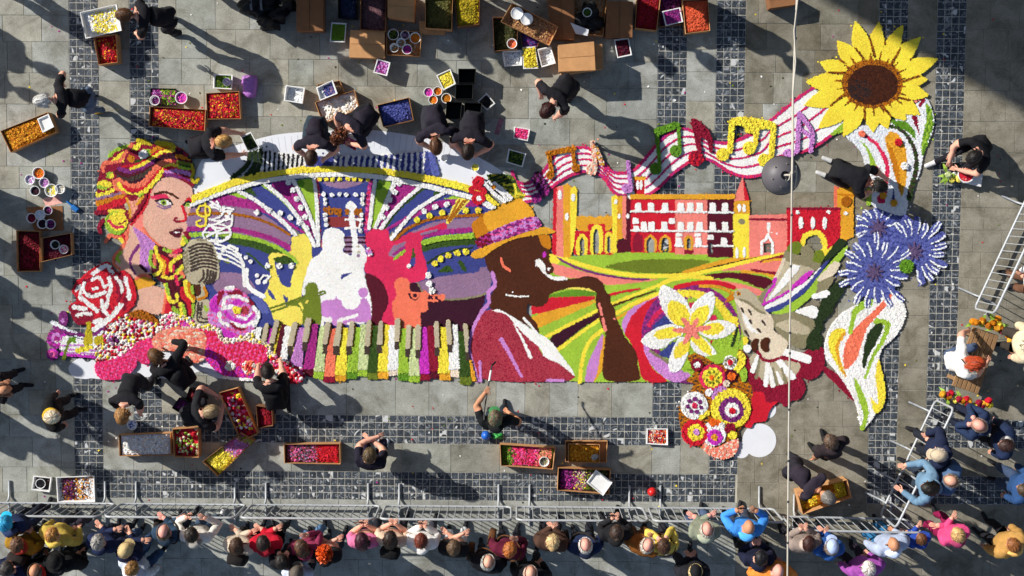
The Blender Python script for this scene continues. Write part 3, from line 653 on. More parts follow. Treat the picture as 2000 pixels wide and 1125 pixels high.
# ---------------------------------------------------------------- rose
MOTIF[0] = 'rose_figure'; STYLE[:] = ['c', .045]; fr(80, 560, 5.627)
P('red_petals', 'crim', '335,50 400,-60 480,-130 563,-195 693,-265 745,-278 835,-135 905,-188 995,-115 1055,85 1035,195 945,285 850,350 700,430 590,470 480,400 380,410 300,200 400,170 388,100')
P('sepal', 'dred', '300,200 450,190 600,300 560,410 380,412')
for sp in ('760,-130 840,-60 850,60', '880,-140 900,20 860,150', '500,60 640,90 760,60', '480,-60 600,-100', '700,150 760,240', '940,100 920,240', '650,250 700,320'): S('dark_fold', 'dred', sp, 8)
W = [('573,-145 703,-225 753,-215', 7), ('733,-225 793,-155', 6), ('823,-105 883,-35 893,55', 6), ('933,-95 963,25 973,125', 7), ('563,-75 623,-105', 5), ('623,-115 673,-65 693,5 743,-25', 4.5), ('753,-95 773,5 743,105 723,225', 6),
     ('520,90 563,105 703,65', 7), ('673,145 683,245 733,305', 6), ('440,120 530,190 620,262', 8), ('370,222 485,240', 8), ('400,315 470,295 552,300', 6), ('588,385 662,362', 7), ('590,465 760,345 885,200', 8.5), ('583,25 623,15', 4), ('390,40 430,-10 440,80', 5), ('480,-40 470,40 520,100', 4)]
for sp, wd in W: S('white_edge', 'white', sp, wd * 1.15)
S('stem', 'oliveyel', '530,400 535,470', 8)
# ---------------------------------------------------------------- little instruments and flower meadow
MOTIF[0] = 'flower_meadow'
for c, r in (('180,570', 105), ('130,740', 60)): D('purple_scroll', 'purple', c, r, mix=['purple', 'mag', 'bmag'])
D('purple_peg', 'purple', '250,350', 48, 82); P('purple_link', 'mag', '200,420 260,410 240,500 180,500'); D('scroll_light', 'lilac', '172,560', 55); D('scroll_centre', 'mag', '180,575', 34); D('scroll_light', 'white', '175,605 215,605', 12, 22); D('scroll_light', 'pink', '125,740', 36); D('scroll_centre', 'purple', '125,742', 20); D('peg_light', 'lilac', '245,370', 18, 34)
P('white_body', 'white', '215,640 250,530 460,590 620,590 640,745 400,745 215,690')
for y in (640, 690, 725): S('white_string', 'lilac', [(230, y + 5), (420, y), (600, y + 10)], 2)
S('white_neck', 'bluewhite', '130,390 250,460 350,510 560,560 690,480', 7); S('purple_neck', 'purple', '150,440 330,510 560,535 690,450', 5.5); S('magenta_edge', 'bmag', '225,735 400,752 590,768', 5)
P('yellow_trumpet', 'oliveyel', '508,455 552,455 585,635 455,645'); P('yellow_blooms', 'yellow', '365,690 470,645 585,640 560,695 400,735', style='r')
P('green_flag', 'green', '300,560 385,558 392,610 312,622'); S('green_pole', 'olive', '312,600 255,792', 5.5)
P('rust_mound', 'rust', '955,292 1090,253 1205,300 1320,405 1150,380 1000,340', style='r')
P('mixed_blossoms', 'white', '680,480 760,400 920,300 1000,332 1230,385 1340,420 1255,525 1185,562 1085,585 1000,685 880,765 720,815 595,805 600,660 700,600 690,540', style='h', h=.05, mix=['white', 'white', 'crim', 'crim', 'yellow', 'pink', 'cream', 'dred'])
P('purple_clump', 'purple', '730,560 850,530 870,620 780,640', style='h', h=.05, mix=['plum', 'lilac', 'purple', 'mauve'])
P('olive_ground', 'oliveyel', '580,560 680,520 700,600 600,650')
P('cream_blossoms', 'cream', '1320,345 1430,288 1620,340 1720,420 1640,430 1420,462 1310,482', style='h', h=.05, mix=['cream', 'white', 'white', 'pink', 'rose', 'yellow'])
MOTIF[0] = 'pink_drapery'; STYLE[:] = ['c', .045]
P('hot_pink_petals', 'hot', '600,830 720,820 880,770 1000,690 1080,590 1225,558 1235,690 1200,840 1120,850 1060,790 1042,892 962,962 900,1012 700,1025 635,992 600,930', mix=['hot', 'hot', 'pink', 'rose'])
P('peach_petals', 'peach', '1228,545 1330,482 1500,440 1620,430 1826,500 1830,770 1720,840 1590,830 1540,780 1480,700 1230,690', mix=['peach', 'coral', 'peach', 'salmon', 'cream'])
P('pink_tuft', 'bmag', '1510,390 1600,380 1650,430 1560,430', mix=['pink', 'bmag'])
fr(340, 560, 5.627)
P('crimson_petals', 'rose', '345,478 500,500 540,592 830,592 1030,660 1042,765 950,880 905,1025 560,1000 400,860 358,760 358,620', mix=['rose', 'hot', 'crim', 'pink'])
P('magenta_petals', 'bmag', '358,620 480,760 560,862 700,880 880,862 940,890 905,1025 600,1005 470,930 330,780', mix=['bmag', 'mag', 'bmag', 'hot'])
P('red_tongue', 'crim', '200,440 420,470 500,520 420,560 350,500 260,470', mix=['crim', 'rose', 'hot'])
for sp in ('0,330 150,350 215,432 400,452 490,490 545,592 700,582 830,542 880,500', '845,590 1030,640 1045,750 1110,742'): S('cream_beads', 'cream', sp, 7.5, style='h', h=.065, mix=['cream', 'cream', 'yellow', 'white', 'beige'])
S('white_edge', 'white', '545,992 700,1010 900,1022', 4)
D('white_cluster', 'white', '620,868', 48, style='h', h=.08, mix=['white', 'cream']); D('white_cluster', 'white', '825,885', 72, style='h', h=.08, mix=['white', 'cream', 'coral']); D('coral_cluster', 'coral', '830,890', 40, style='h', h=.085, mix=['coral', 'crim'])
P('mixed_blossoms', 'crim', '1050,775 1130,752 1200,830 1260,830 1430,915 1445,985 1380,1045 1250,1048 1150,992', style='h', h=.07, mix=['crim', 'crim', 'white', 'cream', 'pink', 'dred'])
# ---------------------------------------------------------------- peony
MOTIF[0] = 'peony_figure'; STYLE[:] = ['c', .04]
P('lilac_petals', 'lilac', '395,150 500,50 620,-5 760,50 872,170 942,320 900,432 800,532 700,552 560,562 520,432 450,452 378,390 368,300 400,260', mix=['lilac', 'lilac', 'pink'])
P('magenta_patch', 'bmag', '395,170 480,70 500,270 440,290 400,250'); P('rose_patch', 'dred', '480,60 560,38 520,160 468,232'); P('rose_patch', 'dred', '575,62 700,30 760,60 750,95 600,95'); P('magenta_patch', 'bmag', '590,195 700,125 785,182 700,205')
P('magenta_patch', 'bmag', '515,440 690,515 660,562 560,555'); P('rose_patch', 'dred', '540,230 570,330 600,340 560,250'); S('rose_patch', 'dred', '820,150 860,190', 8)
for sp, wd in (('545,200 565,125 700,108 805,150', 7), ('500,290 520,380 605,425', 7), ('872,225 925,312 880,422', 8), ('640,385 760,432 862,385', 7), ('545,235 640,212', 8), ('705,322 800,352 855,300', 6), ('580,20 640,15', 8)): S('white_petal', 'white', sp, wd)
S('magenta_patch', 'bmag', '565,265 625,342 780,392 872,312', 6.5); S('rose_patch', 'dred', '620,405 700,460 780,465', 5)
P('yellow_centre', 'yellow', '648,210 740,230 722,305 660,285', style='r', h=.05); D('rose_centre', 'jacket', '782,262', 50)

# ---------------------------------------------------------------- rays and fields right of the saxophonist
MOTIF[0] = 'sweeping_fields'; STYLE[:] = ['f', .024]; fr(1040, 480, 4)
P('lime_ground', 'lime', '-20,560 60,430 110,70 400,90 1100,240 1500,190 1960,120 1820,380 1650,800 1500,1062 -60,1062 -20,800')
P('salmon_field', 'salmon', '125,125 200,145 500,232 900,262 1010,262 800,292 560,312 450,240 300,258 160,222')
P('green_field', 'green', '110,392 300,340 495,350 505,395 110,408'); S('yellow_line', 'pyel', '250,325 360,330 495,352', 5.5)
P('red_field', 'crim', '-10,470 110,402 495,393 485,425 0,548'); P('gold_field', 'gold', '-10,546 485,420 495,445 20,655 -10,640'); P('lime_field', 'lime', '20,655 490,445 515,470 100,710')
P('plum_field', 'plum', '120,725 330,598 525,512 525,555 330,692 185,808'); S('yellow_line', 'yellow', '100,715 300,610 520,500', 6.5); S('yellow_line', 'yellow', '190,820 360,692 535,570', 6.5)
P('lime_field', 'lime', '205,832 525,590 545,640 440,705 380,832 358,1020')
P('gold_field', 'gold', '420,1062 470,880 560,690 582,770 555,950 490,1062'); S('yellow_line', 'yellow', '368,1062 392,880 450,742 548,655', 8); P('lilac_field', 'lilac', '405,1062 430,920 540,690 558,700 490,1062')
P('lime_field', 'lime', '560,328 1000,280 1050,288 850,342 590,402'); S('red_line', 'crim', '590,388 700,360 840,335', 4.5, 2); P('lime_field', 'lime', '600,432 900,352 985,340 610,458')
S('yellow_line', 'yellow', '600,460 800,382 1000,302', 6); S('brown_line', 'brown', '600,482 780,412 965,350', 5, 2.5); P('lime_field', 'lime', '630,505 850,422 640,538')
S('yellow_line', 'yellow', '640,538 760,465 985,372', 8); S('gold_line', 'gold', '655,575 800,480 900,425', 5)
P('lilac_field', 'lilac', '690,605 760,490 985,388 985,402 850,502 742,622 722,700')
P('red_field', 'crim', '715,700 760,560 880,440 990,392 1000,452 900,530 862,650 872,800 930,960 1085,1066 850,1066 822,872 750,722')
P('plum_field', 'maroon', '1255,242 1500,203 1700,218 1890,260 1860,335 1780,335 1600,252 1400,258'); P('salmon_field', 'salmon', '1380,258 1600,288 1780,340 1840,380 1740,395 1600,332 1450,292'); P('lilac_patch', 'lilac', '1690,352 1760,390 1720,410')
P('salmon_field', 'salmon', '1440,196 1700,118 1975,100 1935,205 1700,192'); S('gold_line', 'gold', '1640,200 1800,212 1910,255', 6.5); S('red_line', 'dred', '1715,190 1910,218', 5); P('brown_field', 'dred', '1740,128 1975,62 1975,108 1800,128'); S('gold_line', 'gold', '1800,128 1900,108 1960,108', 5)
P('lime_lawn', 'lime', '295,92 500,64 800,43 1100,48 1400,68 1620,98 1480,132 1100,222 700,205 450,152'); P('olive_lawn', 'olive', '525,162 800,108 1100,102 1425,114 1300,162 1180,207 900,218 700,198')
S('purple_line', 'purple', '190,88 300,152 500,216 750,256 905,263', 3.2, 2); S('gold_line', 'gold', '1190,207 1500,122 1965,28', 8); S('yellow_line', 'yellow', '128,82 300,122 500,182 750,226 1000,236 1200,226 1400,192 1650,132 1965,52', 9.5, 6)
S('purple_line', 'purple', '188,90 260,130 330,165', 3.2)
P('yellow_tip', 'yellow', '118,70 160,65 220,110 200,145 135,130')
S('yellow_line', 'yellow', '985,312 1060,275 1150,248 1250,240 1400,256', 9)
STYLE[:] = ['c', .028]
D('purple_wheel', 'purple', '1240,690', 384, mix=['purple', 'purple', 'mag']); D('lime_patch', 'lime', '1300,720', 320)
S('red_arc', 'crim', '1120,325 1300,290 1450,292 1570,325', 8, style='f'); S('gold_arc', 'gold', '1305,316 1440,320 1570,372', 4)
P('blue_patch', 'navy', '930,630 1040,535 1130,600 1080,700 960,760'); P('blue_patch', 'navy', '975,850 1110,735 1210,780 1210,830 1100,880 1050,875'); S('rose_arc', 'rose', '910,620 950,560 1020,488', 9)
S('yellow_arc', 'yellow', '1150,372 1300,382 1430,432 1500,522 1545,612', 15); P('rose_patch', 'rose', '1215,440 1265,438 1240,505'); P('rose_patch', 'rose', '1400,545 1435,540 1440,580 1380,592')
P('yellow_patch', 'yellow', '1535,540 1602,558 1612,622 1580,722 1540,642'); S('dark_line', 'moss', '1600,640 1560,780', 4); P('red_spot', 'crim', '1385,740 1420,738 1395,770')
P('lilac_crescent', 'lilac', '862,750 930,812 1060,932 1150,972 1245,1002 1190,1055 1080,1066 950,962 880,850'); S('taupe_line', 'khaki', '920,822 1080,922', 4.5)
# frangipani
MOTIF[0] = 'frangipani_figure'; STYLE[:] = ['c', .035]; fr(1240, 540, 5.627)
for a, b in (('300,82 470,170 570,270 612,390 600,500 420,525 350,440 290,330 258,200', '370,248 520,290 580,360 605,430 590,520 480,540 420,512 348,420'),
             ('605,385 650,290 760,200 852,155 882,250 850,400 800,490 680,545 600,490', '615,415 690,340 812,308 812,420 780,490 680,560 600,560'),
             ('690,600 800,500 920,478 1040,500 1135,558 1000,662 860,694 740,642', '690,585 820,508 940,510 1002,570 900,642 780,642'),
             ('605,700 680,635 780,690 882,810 908,930 872,1005 800,962 700,862 630,790', '610,690 680,635 790,710 842,800 852,882 760,832 680,762'),
             ('400,850 440,740 500,655 605,690 585,840 500,1032 388,1055 362,950', '428,805 510,698 605,712 582,832 500,892 428,902'),
             ('55,720 120,640 250,558 400,518 545,555 525,645 400,702 330,782 200,802', '198,640 270,578 400,548 530,588 505,645 400,682 250,692')):
    P('white_petal', 'white', a); P('yellow_petal', 'yellow', b)
for e in ('535,472', '678,475', '812,560', '690,672', '550,722', '430,592'): S('coral_stamen', 'salmon', '620,590 ' + e, 11, 8, straight=True)

# ---------------------------------------------------------------- town with castle and palace
MOTIF[0] = 'castle_figure'; STYLE[:] = ['f', .024]; fr(1000, 281, 4)
for c, sp in (('crim', '328,352 350,338 350,872 315,860'), ('salmon', '350,340 402,328 402,882 345,876'), ('gold', '400,325 440,320 472,346 456,892 400,886'), ('yellow', '455,352 490,333 506,366 502,560 490,760 458,885 455,600')): P('tower_face', c, sp, sharp=True)
P('gold_wall', 'gold', '500,562 528,572 545,556 570,572 590,574 610,560 640,578 660,576 690,562 715,578 735,558 760,570 785,560 785,685 500,685'); P('red_gate', 'crim', '595,625 730,625 730,682 792,682 792,865 485,865 490,682 595,682', sharp=True)
for a, b in (('498,868 503,742 530,703 565,703 592,742 592,868', '525,872 527,752 546,722 570,752 568,872'), ('608,864 610,690 630,643 660,628 697,643 712,690 710,858', '630,864 632,700 656,652 682,690 683,858'), ('723,858 726,712 745,688 770,688 788,712 788,850', '740,852 742,732 758,703 773,732 771,850')):
    P('gate_arch', 'yellow', a); P('', None, b)
for c, sp in (('yellow', '780,412 815,398 832,420 827,560 817,750 822,850 785,856 785,600'), ('gold', '825,406 862,400 866,732 818,755'), ('salmon', '862,400 892,400 892,755 862,722'), ('maroon', '893,400 927,410 932,845 820,850 818,765 892,745')): P('tower_face', c, sp, sharp=True)
D('tower_window', 'white', '372,395', 12, 34, h=.03); D('tower_window', 'white', '478,418 427,570', 12, 28, h=.03); D('tower_window', 'white', '810,455 838,567 905,565', 10, 18, h=.03)
S('tower_window', 'white', '905,400 925,420', 5)
MOTIF[0] = 'palace_figure'
R('red_facade', 'crim', 928, 428, 1277, 850); R('salmon_facade', 'salmon', 1275, 428, 1528, 864); R('maroon_facade', 'maroon', 1526, 428, 1732, 888); R('gold_cornice', 'gold', 925, 396, 1738, 430, h=.035)
P('dark_doorway', 'dred', '938,842 945,730 985,688 1022,730 1027,842')
for sp in ('930,528 1725,536', '930,677 1725,683', '1275,798 1335,800', '1425,797 1522,801', '1575,796 1727,798'): S('string_course', 'white', sp, 2.2, straight=True, style='c', h=.035)
for y0, y1, xs in ((463, 526, (985, 1085, 1195, 1318, 1392, 1465, 1567, 1664)), (612, 672, (1030, 1088, 1190, 1318, 1392, 1465, 1567, 1664)), (735, 795, (1303, 1455, 1655)), (582, 622, (965, 1248)), (700, 722, (1303, 1450)), (710, 745, (1550,)), (642, 676, (970,))):
    for x in xs: P('window', 'white', [(x - 20, y0), (x + 20, y0), (x + 25, y1), (x - 24, y1)], sharp=True, h=.032)
for x in (1082, 1196): P('arch', 'gold', [(x - 50, 845), (x - 48, 745), (x, 702), (x + 48, 745), (x + 50, 845)]); P('', None, [(x - 33, 850), (x - 32, 755), (x, 722), (x + 32, 755), (x + 33, 850)])
P('arch', 'gold', '1342,826 1342,738 1380,706 1418,738 1418,826'); P('', None, '1362,822 1362,748 1380,730 1400,748 1400,822'); R('door', 'dred', 1345, 826, 1418, 862); R('', None, 1538, 772, 1572, 860)
R('gold_tower', 'gold', 1735, 445, 1856, 548); R('yellow_tower', 'yellow', 1728, 545, 1853, 890); P('spire', 'salmon', '1800,262 1852,442 1738,442', sharp=True); P('spire_shade', 'crim', '1802,268 1852,442 1818,442', sharp=True)
D('tower_window', 'white', '1775,502 1813,503', 11, 30, h=.03); D('tower_clock', 'khaki', '1795,607', 25); D('tower_window', 'white', '1757,850 1815,850', 9, 40, h=.03)
R('red_turret', 'crim', 952, 280, 1038, 396); R('turret_cap', 'gold', 944, 250, 1046, 283); D('turret_window', 'white', '982,322 1008,322', 10, 36, h=.03)
fr(0, 0, 1)
P('salmon_house', 'salmon', '1463,421 1537,419 1538,492 1500,498 1463,503', sharp=True); S('house_cornice', 'dred', '1464,428 1536,429', 2.4, straight=True)
fr(1400, 460, 5.627); S('window_frame', 'white', '492,200 492,72 540,42 560,-10 590,45 610,75 612,195', 4, straight=True, h=.03); P('', None, '512,82 602,82 602,192 512,192', sharp=True)
fr(1500, 281, 4); D('window_frame', 'white', '5,650', 16, 40); D('window_spot', 'white', '30,690 70,700', 8)
MOTIF[0] = 'fortress_figure'
P('red_wall', 'crim', '148,500 566,500 566,722 500,800 452,832 440,740 400,690 330,690 270,720 255,802 150,805', sharp=True, style='c'); S('wall_crest', 'dred', '150,505 565,505', 3, straight=True, style='c')
P('coral_strip', 'coral', '518,330 546,338 546,502 518,492', sharp=True); P('gold_tower', 'gold', '540,348 667,338 667,722 600,755 566,742 566,502 540,492', sharp=True); S('tower_line', 'dgold', '540,392 667,402', 2, straight=True); D('rust_flower', 'rust', '610,450', 38, style='c', h=.04)
D('window', 'white', '256,617 350,617 442,617', 15, 46, style='c', h=.035); D('white_spot', 'white', '230,533 473,533 607,542', 12, style='c', h=.035)
S('yellow_arch', 'yellow', '262,805 285,725 340,694 400,700 440,760 452,862 500,818', 9.5); P('', None, '298,800 310,732 360,714 408,740 418,800')

# ---------------------------------------------------------------- bird
MOTIF[0] = 'bird_figure'; STYLE[:] = ['f', .03]; fr(1300, 680, 5.113)
P('maroon_cloud', 'dred', '715,-5 790,50 830,130 900,30 1110,100 1400,30 1534,55 1540,275 1440,315 1340,275 1405,380 1355,505 1240,525 1200,595 1140,525 1000,555 980,435 870,435 820,300 800,180', style='c'); P('red_cloud', 'crim', '868,432 985,432 1000,552 1135,522 1040,602 1000,735 880,735 850,802 778,772 850,640 850,520')
fr(1500, 562, 4)
P('maroon_cloud', 'dred', '235,565 300,488 432,458 442,600 392,692 322,722 258,692', style='c'); P('maroon_cloud', 'dred', '418,600 560,690 640,812 692,892 655,872 540,762 440,662', style='c')
fr(1400, 460, 5.627)
P('dark_foliage', 'moss', '1280,540 1390,465 1410,590 1335,702 1282,782 1262,862 1160,942 1152,1042 1100,1180 990,1110 1100,862 1160,700', style='c')
fr(1500, 562, 4)
P('dark_foliage', 'moss', '480,40 560,0 520,60 460,150 500,200 410,270 440,330 390,350 432,400 402,492 300,485 290,422 332,300 432,150 470,60', style='c')
P('khaki_feathers', 'khaki', '0,220 180,170 350,258 372,300 302,382 292,492 160,432 40,302'); P('beige_feather', 'taupe', '180,240 335,318 312,362 175,295')
fr(1400, 460, 5.627)
P('lime_wing', 'lime', '570,850 830,740 960,650 1080,500 1100,470 1300,240 1445,95 1420,180 1340,290 1120,430 1092,640 1020,682 850,832 740,885')
P('beige_feather', 'beige', '1105,482 1150,420 1290,278 1358,302 1302,422 1110,512'); P('khaki_feather', 'khaki', '1105,515 1302,440 1250,552 1150,632 1088,642')
P('moss_head', 'khaki', '915,130 1000,100 1070,180 1060,282 940,272'); P('green_feather', 'olive', '820,80 902,62 932,120 905,202 800,212 768,140'); P('green_feather', 'olive', '1080,170 1150,158 1185,240 1130,305 1045,282')
P('khaki_feather', 'khaki', '748,150 820,195 900,212 1050,290 1155,302 1090,392 950,352 850,312 728,282')
P('taupe_wing', 'taupe', '722,258 850,312 1000,340 1095,390 850,562 560,742 480,762 640,480'); S('beige_edge', 'beige', '735,262 700,360 640,480', 6)
P('white_feather', 'white', '820,320 928,338 700,602 560,722 590,660', h=.035); P('magenta_feather', 'bmag', '1000,388 1072,388 950,522 818,585 830,540', style='c'); S('magenta_edge', 'bmag', '640,480 610,570 530,662 512,752', 6, style='c'); S('magenta_edge', 'bmag', '520,752 700,662 820,592', 3, style='c'); P('khaki_feather', 'khaki', '448,700 520,600 642,498 560,602 502,752')
P('white_stripe', 'white', '498,792 800,620 1000,500 1155,325 1100,452 900,612 760,722 650,792 540,815'); P('navy_stripe', 'navy', '515,822 760,722 820,682 1000,532 1150,340 1300,150 1280,202 1150,392 1080,492 950,642 830,722 700,822 560,848')
P('dark_tip', 'moss', '1180,250 1340,28 1425,58 1402,110 1300,202 1200,292'); P('white_spot', 'white', '1035,660 1200,598 1245,630 1190,684 1060,694', h=.04); P('white_spot', 'white', '845,832 1050,768 1115,810 1085,914 930,862', h=.04)
P('khaki_feather', 'khaki', '600,880 840,838 1085,940 1060,995 840,965 640,960'); P('taupe_feather', 'taupe', '620,972 830,905 1035,1022 1000,1095 760,1060')
fr(1300, 680, 5.113)
P('tail_fan', 'taupe', '825,100 920,38 1000,130 1130,110 1200,120 1360,150 1335,222 1270,302 1200,352 1070,382 960,322 870,222')
for a, b, w1, w2 in (('925,68', '868,225', 5, 9), ('1018,148', '1000,362', 7, 9), ('1040,200', '1072,372', 6, 8), ('1130,130', '1262,285', 10, 13), ('1110,238', '1152,342', 3, 8), ('1108,12', '1415,108', 12, 16)): S('white_feather', 'white', a + ' ' + b, w1, w2, straight=True, h=.035)
for a, b in (('940,80', '905,290'), ('1070,200', '1110,360'), ('1160,200', '1200,340')): S('khaki_feather', 'khaki', a + ' ' + b, 5, 7, straight=True)
fr(1240, 540, 5.627)
P('breast', 'beige', '1080,190 1130,140 1220,130 1330,210 1412,350 1502,440 1532,500 1512,590 1600,652 1700,722 1610,885 1540,915 1420,905 1350,832 1290,702 1230,652 1150,500 1118,320'); P('grey_head', 'taupe', '1078,192 1130,138 1222,128 1332,210 1412,342 1455,432 1350,372 1250,292 1150,252 1100,260')
P('white_belly', 'white', '1178,388 1242,450 1292,560 1392,645 1250,592 1200,492'); P('grey_flank', 'taupe', '1105,280 1158,350 1192,520 1262,655 1200,655 1148,482'); S('khaki_line', 'khaki', '1150,250 1250,292 1350,372 1420,400', 3)
for sp in ('1170,350 1190,392', '1250,368 1282,422', '1398,488 1432,532', '1348,578 1382,612', '1210,598 1252,662', '1262,480 1280,520'): S('dark_fleck', 'dbrown', sp, 3, 1.5)
D('eye', 'dgold', '1140,188', 25); D('pupil', 'black', '1142,188', 14); P('beak', 'dgold', '1085,208 1058,188 1000,258 985,292 1050,265 1090,242')
P('foot', 'brown', '1275,742 1308,688 1362,688 1342,742 1352,802 1300,835', h=.04); P('foot', 'brown', '1385,700 1440,668 1485,690 1462,760 1474,812 1422,832 1378,770', h=.04); S('maroon_line', 'dred', '1350,832 1410,910 1500,930 1580,900', 6, style='c'); D('white_tuft', 'white', '1235,790', 42); P('yellow_tuft', 'yellow', '1190,670 1230,660 1245,720 1200,760')

# ---------------------------------------------------------------- zinnias
MOTIF[0] = 'zinnia_cluster'; STYLE[:] = ['r', .05]; fr(1300, 680, 5.113)
P('lime_leaf', 'lime', '170,200 240,120 300,60 400,90 520,60 560,0 720,0 720,100 600,180 300,220', style='f')
P('rust_ground', 'rust', '215,70 330,40 520,165 570,130 690,210 780,300 872,380 862,500 842,620 790,762 730,802 722,950 690,1062 570,1112 430,1062 360,982 250,962 160,850 128,640 160,540 250,430 290,350 188,330 300,250 235,150', style='c', h=.03, mix=['rust', 'dgold', 'rust', 'dbrown'])
S('yellow_spike', 'yellow', '742,60 765,120 708,215', 12); P('lime_leaf', 'lime', '735,240 795,180 812,300 770,345', style='c')
Z = [(310, 165, 58, 'dred'), (310, 165, 31, 'white'), (640, 138, 66, 'white'), (640, 138, 25, 'crim'), (465, 290, 126, 'rose'), (465, 290, 100, 'yellow'), (460, 290, 22, 'orange'), (655, 270, 63, 'maroon'), (655, 278, 38, 'orange'), (600, 350, 29, 'cream'), (432, 440, 34, 'white'),
     (545, 465, 86, 'lilac'), (545, 465, 29, 'gold'), (285, 570, 132, 'white'), (285, 570, 26, 'rose'), (650, 600, 195, 'yellow'), (655, 612, 126, 'purple'), (660, 615, 76, 'white'), (662, 622, 28, 'crim'),
     (480, 850, 120, 'white'), (290, 840, 128, 'crim'), (300, 840, 85, 'yellow'), (305, 835, 28, 'lilac'), (470, 740, 36, 'orange'), (512, 742, 30, 'orange'), (640, 800, 52, 'dred'), (665, 862, 42, 'yellow'), (555, 770, 30, 'white')]
P('coral_fringe', 'coral', '358,980 400,930 480,1010 580,960 720,888 732,960 690,1064 570,1114 430,1064', style='c', h=.05, mix=['coral', 'peach', 'salmon', 'cream'])
for x, y, r, c in Z: D('zinnia_ring' if r > 35 else 'zinnia_heart', c, [(x, y)], r, h=.05 + .012 * (r < 60))
for k in range(7): a = k * math.tau / 7 + .3; D('zinnia_spot', 'purple', [(285 + 66 * math.cos(a), 570 + 66 * math.sin(a))], 18, h=.062)
for k in range(9): a = k * math.tau / 9; D('zinnia_spot', 'olive', [(465 + 58 * math.cos(a), 290 + 58 * math.sin(a))], 9, h=.06); D('zinnia_spot', 'khaki', [(640 + 47 * math.cos(a), 138 + 47 * math.sin(a))], 9, h=.06)
for k in range(9): a = k * math.tau / 9; D('zinnia_petal', 'bmag', [(490 + 50 * math.cos(a), 885 + 50 * math.sin(a))], 27, h=.06)
D('zinnia_petal', 'bmag', '490,885', 45, h=.06); D('zinnia_heart', 'gold', '485,885', 30, h=.07); D('yellow_bud', 'yellow', '345,690 378,672 412,645', 24, h=.05)

# ---------------------------------------------------------------- calla lily
MOTIF[0] = 'calla_lily_figure'; STYLE[:] = ['c', .035]; fr(1500, 562, 4)
P('white_spathe', 'white', '680,135 820,100 960,45 1035,80 1078,170 1062,270 992,382 882,472 862,560 882,700 905,800 850,980 740,1115 718,1060 700,940 650,820 540,660 450,560 438,450 480,310 560,210')
P('yellow_edge', 'yellow', '858,535 890,660 922,830 892,942 830,995 788,832 850,922 862,850 832,700'); S('lime_stripe', 'lime', '790,112 690,175 660,262 640,352', 15, 8); P('coral_spadix', 'coral', '945,45 975,58 902,172 782,292 742,402 702,542 600,664 582,560 600,420 700,288 850,158')
S('lime_stripe', 'lime', '850,262 930,285 900,402 820,532 760,702', 13, 5); P('dark_stripe', 'moss', '788,330 860,268 907,290 862,402 782,532 752,655 732,600 750,450')
P('yellow_stripe', 'yellow', '498,330 560,308 612,330 602,372 550,442 562,560 622,725 560,642 480,502 463,420'); S('gold_stripe', 'gold', '592,358 542,450 552,562 602,692', 7, 4); P('lime_stripe', 'lime', '658,680 720,762 792,932 772,1052 740,1120 718,1102 750,1002 700,862')

# ---------------------------------------------------------------- cornflowers
MOTIF[0] = 'cornflower_cluster'; STYLE[:] = ['c', .04]; fr(1600, 360, 5.627)
P('blue_ground', 'blue', '400,500 460,330 640,250 800,260 960,340 1040,420 1040,620 1130,760 1080,880 940,900 880,1000 800,1200 600,1260 400,1200 300,1020 350,850 450,640', mix=['blue', 'navy', 'blue'])
def cornflower(cx, cy, angs, r0, r1, wd):
    for k, (a, r) in enumerate(angs):
        ca, sa = math.cos(math.radians(a)), -math.sin(math.radians(a)); tx, ty = cx + ca * r, cy + sa * r
        r *= random.uniform(.88, 1.12); tx, ty = cx + ca * r, cy + sa * r; wd_ = wd; S('blue_petal', 'blue', [(cx + ca * r0, cy + sa * r0), (cx + ca * r * .6, cy + sa * r * .6), (tx, ty)], wd * .5, wd, mix=['blue', 'navy', 'blue', 'blue'])
        nx, ny = -sa, ca; o = wd * .5 * 5.627
        S('white_vein', 'bluewhite', [(cx + ca * r * .55 + nx * o * .5, cy + sa * r * .55 + ny * o * .5), (cx + ca * r * .85 + nx * o * .95, cy + sa * r * .85 + ny * o * .95), (tx + nx * o * .5 + ca * o * .8, ty + ny * o * .5 + sa * o * .8)], .9, 1.9, h=.048)
        r *= random.uniform(.92, 1.06)
        if k % 3: S('white_vein', 'bluewhite', [(tx - nx * o * .6 + ca * o * .7, ty - ny * o * .6 + sa * o * .7), (cx + ca * r * .8 - nx * o * .2, cy + sa * r * .8 - ny * o * .2)], 1.6, .9, h=.048)
    for k in range(9):
        a = math.radians(k * 40 + 11); S('dark_stamen', 'dusk', [(cx, cy), (cx + 95 * math.cos(a), cy - 95 * math.sin(a))], 5, 2, h=.06)
cornflower(640, 480, [(a, 205 + 25 * (k % 3)) for k, a in enumerate((20, 52, 80, 104, 128, 152, 178, 202))], 50, 0, 9)
cornflower(1040, 740, [(a, 330 + 30 * (k % 2)) for k, a in enumerate((-75, -58, -42, -24, -6, 12, 30, 48, 66, 84, 103, 122))], 60, 0, 12)
cornflower(600, 965, [(a, 320 + 38 * (k % 3)) for k, a in enumerate(range(-8, 352, 19))], 70, 0, 11)
D('green_bud', 'green', '950,900', 72, h=.08, style='r')

